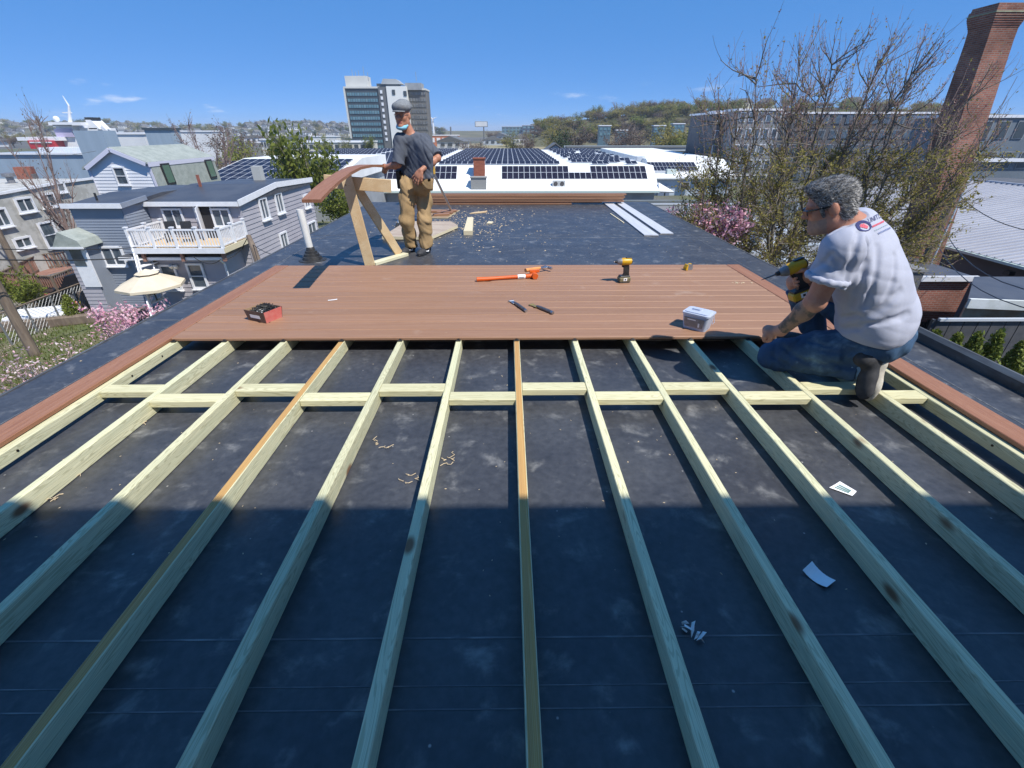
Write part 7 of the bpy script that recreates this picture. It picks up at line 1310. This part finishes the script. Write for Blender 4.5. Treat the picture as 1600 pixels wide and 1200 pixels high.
for i, (px, py, Y, wp, kd, lab) in enumerate(((296, 172, 72, 62, 'bare', 'tall bare purplish tree behind the white gambrel house'), (325, 182, 74, 55, 'bare', 'second bare tree right of the tallest one behind the white house'), (365, 195, 150, 70, 'brown', 'brown bare tree above the left solar roof'), (360, 222, 95, 45, 'yellow', 'yellow-brown budding tree over the left solar roof'), (388, 226, 97, 30, 'yellow2', 'small yellow-green tree beside the white low building'), (8, 140, 30, 60, 'bare', 'bare budding tree at the left edge of the picture'), (8, 420, 24, 60, 'green', 'dark green bush at the left edge below the stone building'))): tree_px(kd, px, py, Y, wp, lab)
for i, (px, py, Y, wp, kd, lab) in enumerate(((735, 208, 200, 46, 'brown2', 'round brown bare tree right of the standing man'), (806, 205, 210, 34, 'yellow2', 'pale budding tree left of centre marsh'), (815, 212, 205, 30, 'brown', 'small brown tree in the marsh'), (828, 200, 215, 22, 'brown', 'slim pale brown tree beside the marsh'), (770, 197, 520, 22, 'brown2', 'brown tree near the billboard'), (876, 200, 200, 30, 'dark', 'dark evergreen tree left of the brown hillside trees'), (902, 186, 215, 52, 'brown', 'large round brown bare tree under the hill'), (865, 195, 240, 40, 'olive2', 'pale olive tree at the foot of the hill'), (965, 195, 220, 44, 'brown2', 'low round brown tree behind the long grey roof'), (993, 184, 225, 56, 'brown', 'broad brown bare tree behind the long grey roof'), (1050, 195, 215, 50, 'olive', 'olive tree right of the broad brown trees'), (1080, 205, 205, 44, 'yellow', 'yellow-green tree left of the dark apartment block'), (1095, 190, 230, 50, 'olive2', 'pale olive tree behind the big tree'), (665, 222, 195, 14, 'brown', 'tiny brown shrub behind the standing man'))): tree_px(kd, px, py, Y, wp, lab)
for i, (px, py, Y, wp) in enumerate(((535, 210, 235, 22), (575, 212, 240, 18), (505, 214, 215, 22), (425, 222, 180, 26))): tree_px(('yellow2', 'green', 'yellow', 'olive')[i], px, py, Y, wp, ('first', 'second', 'third', 'fourth')[i]+' small street tree from the tower foot, before the cream building')
# ---- hills with their houses and woods
m_hill = mat('wooded_hill', (.09, .09, .045), (.14, .125, .075), rough=.95, scale=.03, detail=7)
def hill(name, pts, Y, depth, m=m_hill):
    """ridge given in photo pixels at distance Y"""
    b = MB(); P = [at(px, py, Y) for px, py in pts]; n = len(P); rows = [(-.35, 0), (-.22, .45), (-.1, .8), (0, 1), (.3, .9), (.8, 0)]; vs = []
    for f_, h_ in rows:
        for p in P: vs.append((p.x*(1+f_*depth/Y), Y+f_*depth, GF-1+(p.z-GF+1)*h_))
    b.add(vs, [(j*n+i, j*n+i+1, (j+1)*n+i+1, (j+1)*n+i) for j in range(len(rows)-1) for i in range(n-1)]); tag(b.build(name, m, smooth=True, fix=False), kind='structure'); return P
hill('hill', [(835, 208), (862, 199), (885, 190), (920, 186), (955, 184), (1000, 176), (1050, 174), (1120, 172), (1200, 168), (1320, 168), (1450, 172), (1560, 178), (1750, 185)], 480, 220); hill('hill', [(-300, 192), (-100, 190), (0, 192), (80, 196), (160, 193), (230, 198), (300, 202), (345, 199), (400, 195), (470, 194), (540, 197), (600, 201), (680, 204.5), (800, 204.5)], 1150, 500)
rr = random.Random(33); kinds = ['olive', 'olive2', 'yellow', 'brown', 'brown2', 'green', 'yellow2', 'olive']; gname = 'trees on the right-hand hill'
def hz(px, f_, pts, Y, depth):
    for (xa, ya), (xb, yb_) in zip(pts, pts[1:]):
        if xa <= px <= xb: py = ya+(yb_-ya)*(px-xa)/(xb-xa); break
    p = at(px, py, Y); k = np.interp(f_, [-.35, -.22, -.1, 0], [0, .45, .8, 1]); return V((p.x*(1+f_*depth/Y), Y+f_*depth, GF-1+(p.z-GF+1)*k))
HR = [(835, 208), (862, 199), (885, 190), (920, 186), (955, 184), (1000, 176), (1050, 174), (1120, 172), (1200, 168), (1320, 168), (1450, 172), (1560, 178), (1750, 185)]; HLt = [(-300, 192), (-100, 190), (0, 192), (80, 196), (160, 193), (230, 198), (300, 202), (345, 199), (400, 195), (470, 194), (540, 197), (600, 201), (680, 204.5), (800, 204.5)]
for i in range(215): px = rr.uniform(838, 1500) if i % 4 else rr.uniform(838, 1110); f_ = rr.choice((0, -.03, -.08, -.14, -.2, -.28)); p = hz(px, f_, HR, 480, 220); kd = rr.choice(kinds); plant(kd, p-Z_*.5, rr.uniform(6, 11), rr.uniform(13, 23), 'budding tree in the wood covering the right-hand hill', gname, rr.uniform(0, 6))
for px, hh, kd, lab in ((962, 13, 'bare', 'lone bare tree standing on the hill crest'), (985, 9, 'olive2', 'olive tree on the hill crest by the white house'), (992, 11, 'bare', 'bare tree on the hill crest beside the white house'), (1018, 8, 'red', 'dark red-leaved tree on the hill crest'), (1036, 10, 'olive', 'olive tree on the crest right of the red tree'), (1005, 8, 'yellow', 'yellow-green tree on the crest left of the red tree'), (1052, 10, 'olive', 'olive tree on the crest between two houses')): plant(kd, hz(px, 0, HR, 480, 220)-Z_*.5, hh, hh*1.1, lab)
# little houses
def house_mesh(wm, rm): b = MB(); b.box((0, 0, .3), (1, 1, .6), mi=0); b.prism([(-.56, .58), (.56, .58), (0, 1.0)], (0, -.54, 0), X_, Z_, (0, 1.08, 0), mi=1); b.box((0, -.51, .35), (.16, .04, .22), mi=2); b.box((-.28, -.51, .35), (.14, .04, .2), mi=2); b.box((.28, -.51, .35), (.14, .04, .2), mi=2); o = b.build('house', [wm, rm, m_dkpan]); me = o.data; bpy.data.objects.remove(o); return me
HM = [house_mesh(m_offw, m_dgrey), house_mesh(mat('pale_yellow_house', (.60, .56, .42), rough=.8), m_brown), house_mesh(mat('grey_blue_house', (.40, .45, .50), rough=.8), m_dgrey), house_mesh(mat('brick_red_house', (.36, .14, .10), rough=.9), m_dgrey), house_mesh(m_wtrim, m_brown)]
for i in range(230):
    px = rr.uniform(-60, 560) if i % 3 else rr.uniform(340, 560); f_ = rr.choice((-.02, -.05, -.09, -.13, -.18, -.24, -.3)); p = hz(px, f_, HLt, 1150, 500); o = link('house', HM[rr.choice((0, 0, 0, 4, 4, 4, 1, 2, 2))], None, p-Z_*.8, (0, 0, rr.uniform(-.7, .7)), (rr.uniform(8, 13), rr.uniform(9, 14), rr.uniform(7, 11))); tag(o, 'tiny far house among the trees of the left hillside', 'house', 'houses on the far left hillside')
wood_ = {}                                             # the far wood reads as one mass
for i in range(300):
    px = rr.uniform(-80, 700); f_ = rr.choice((0, -.01, -.04, -.07, -.11, -.16, -.22, -.28)); p = hz(px, f_, HLt, 1150, 500); kd = rr.choice(('olive', 'green', 'dark', 'brown', 'olive2', 'yellow')); me = FT[kd][1]; n = len(me.vertices); co_ = np.empty(n*3); me.vertices.foreach_get('co', co_); co_ = co_.reshape(-1, 4, 3)[::3].reshape(-1, 3); a_ = rr.uniform(0, 6); w_, h_ = rr.uniform(13, 22), rr.uniform(7, 13); c_, s_ = math.cos(a_), math.sin(a_); ce_ = co_.reshape(-1, 4, 3).mean(1, keepdims=True); co_ = (ce_+(co_.reshape(-1, 4, 3)-ce_)*1.7).reshape(-1, 3)
    q = np.stack([(co_[:, 0]*c_-co_[:, 1]*s_)*w_+p.x, (co_[:, 0]*s_+co_[:, 1]*c_)*w_+p.y, co_[:, 2]*h_+p.z-1], 1); wood_.setdefault(kd, []).append(q)
par_ = None
for kd, L_ in wood_.items():
    vs = np.concatenate(L_); o = leafobj('hillside_wood' if par_ is None else 'tree_crowns', vs, np.arange(len(vs)).reshape(-1, 4), FT[kd][1].materials[0], par_); tag(o, kind='stuff')
    if par_ is None: par_ = tag(o, 'far wood of mixed trees between the houses of the left hillside', 'wood')
for px, f_, k, sz, lab in ((988, -.01, 4, 9, 'white house on the hill crest beside the bare tree'), (1043, 0, 4, 9, 'white gabled house at the top of the right-hand hill'), (1062, 0, 0, 10, 'white house with dark roof right of the gabled one on the hill'), (1160, 0, 1, 11, 'yellow house above the light grey apartment block'), (1195, 0, 2, 10, 'blue-grey house above the apartment blocks'), (1330, 0, 1, 11, 'pale yellow house above the long dark apartment block')): p = hz(px, f_, HR, 480, 220); tag(link('house', HM[k], None, p-Z_*.6, (0, 0, .3), (sz, sz, sz*.8)), lab, 'house')
for i, (px, py) in enumerate(((945, 206), (972, 210), (1030, 206), (1060, 200))): t = plain('teal glass building %s on the lower hill slope' % ('left of the brown trees', 'half hidden by a brown tree', 'right of the broad brown tree', 'with a flat pale roof')[i], px-9, px+9, py-9+3*(i % 2), py+8, 300, mat('teal_glass_wall', (.10, .17, .21), rough=.3), win=(3, 2, m_blgl))
# scattered sheds and low roofs of the town in between
for i in range(46):
    Y = rr.uniform(340, 760); px = rr.uniform(-40, 830); q = at(px, 215, Y)
    if 620 < px < 690: continue
    z = GF; s_ = rr.uniform(8, 26); o = link('shed', HM[rr.choice((0, 0, 4, 2, 3))], None, (q.x, Y, z), (0, 0, rr.uniform(-.3, .3)), (s_, s_*.7, rr.uniform(5, 9))); tag(o, 'low pale shed in the flat industrial land before the hillside', 'shed', 'sheds of the distant industrial land')
for i in range(70):
    Y = rr.uniform(330, 800); px = rr.uniform(-40, 880); q = at(px, 212, Y); plant(rr.choice(('brown', 'olive2', 'brown2', 'yellow2', 'olive')), (q.x, Y, GF), rr.uniform(6, 11), rr.uniform(9, 17), 'small tree scattered in the distant industrial land', 'trees of the distant industrial land', rr.uniform(0, 6))
# ================================================================ clear-day haze over the town
b = MB(); b.box((0, 3265, 16), (8400, 6730, 58)); hz_ = b.build('haze', []); hz_['kind'] = 'stuff'
hm = bpy.data.materials.new('haze'); hm.use_nodes = True; ht = hm.node_tree; ht.nodes.clear(); pv = N(ht, 'ShaderNodeVolumePrincipled'); pv.inputs['Color'].default_value = (.80, .88, 1, 1); pv.inputs['Density'].default_value = .00022; ho = N(ht, 'ShaderNodeOutputMaterial'); ht.links.new(pv.outputs[0], ho.inputs['Volume']); hz_.data.materials.append(hm)
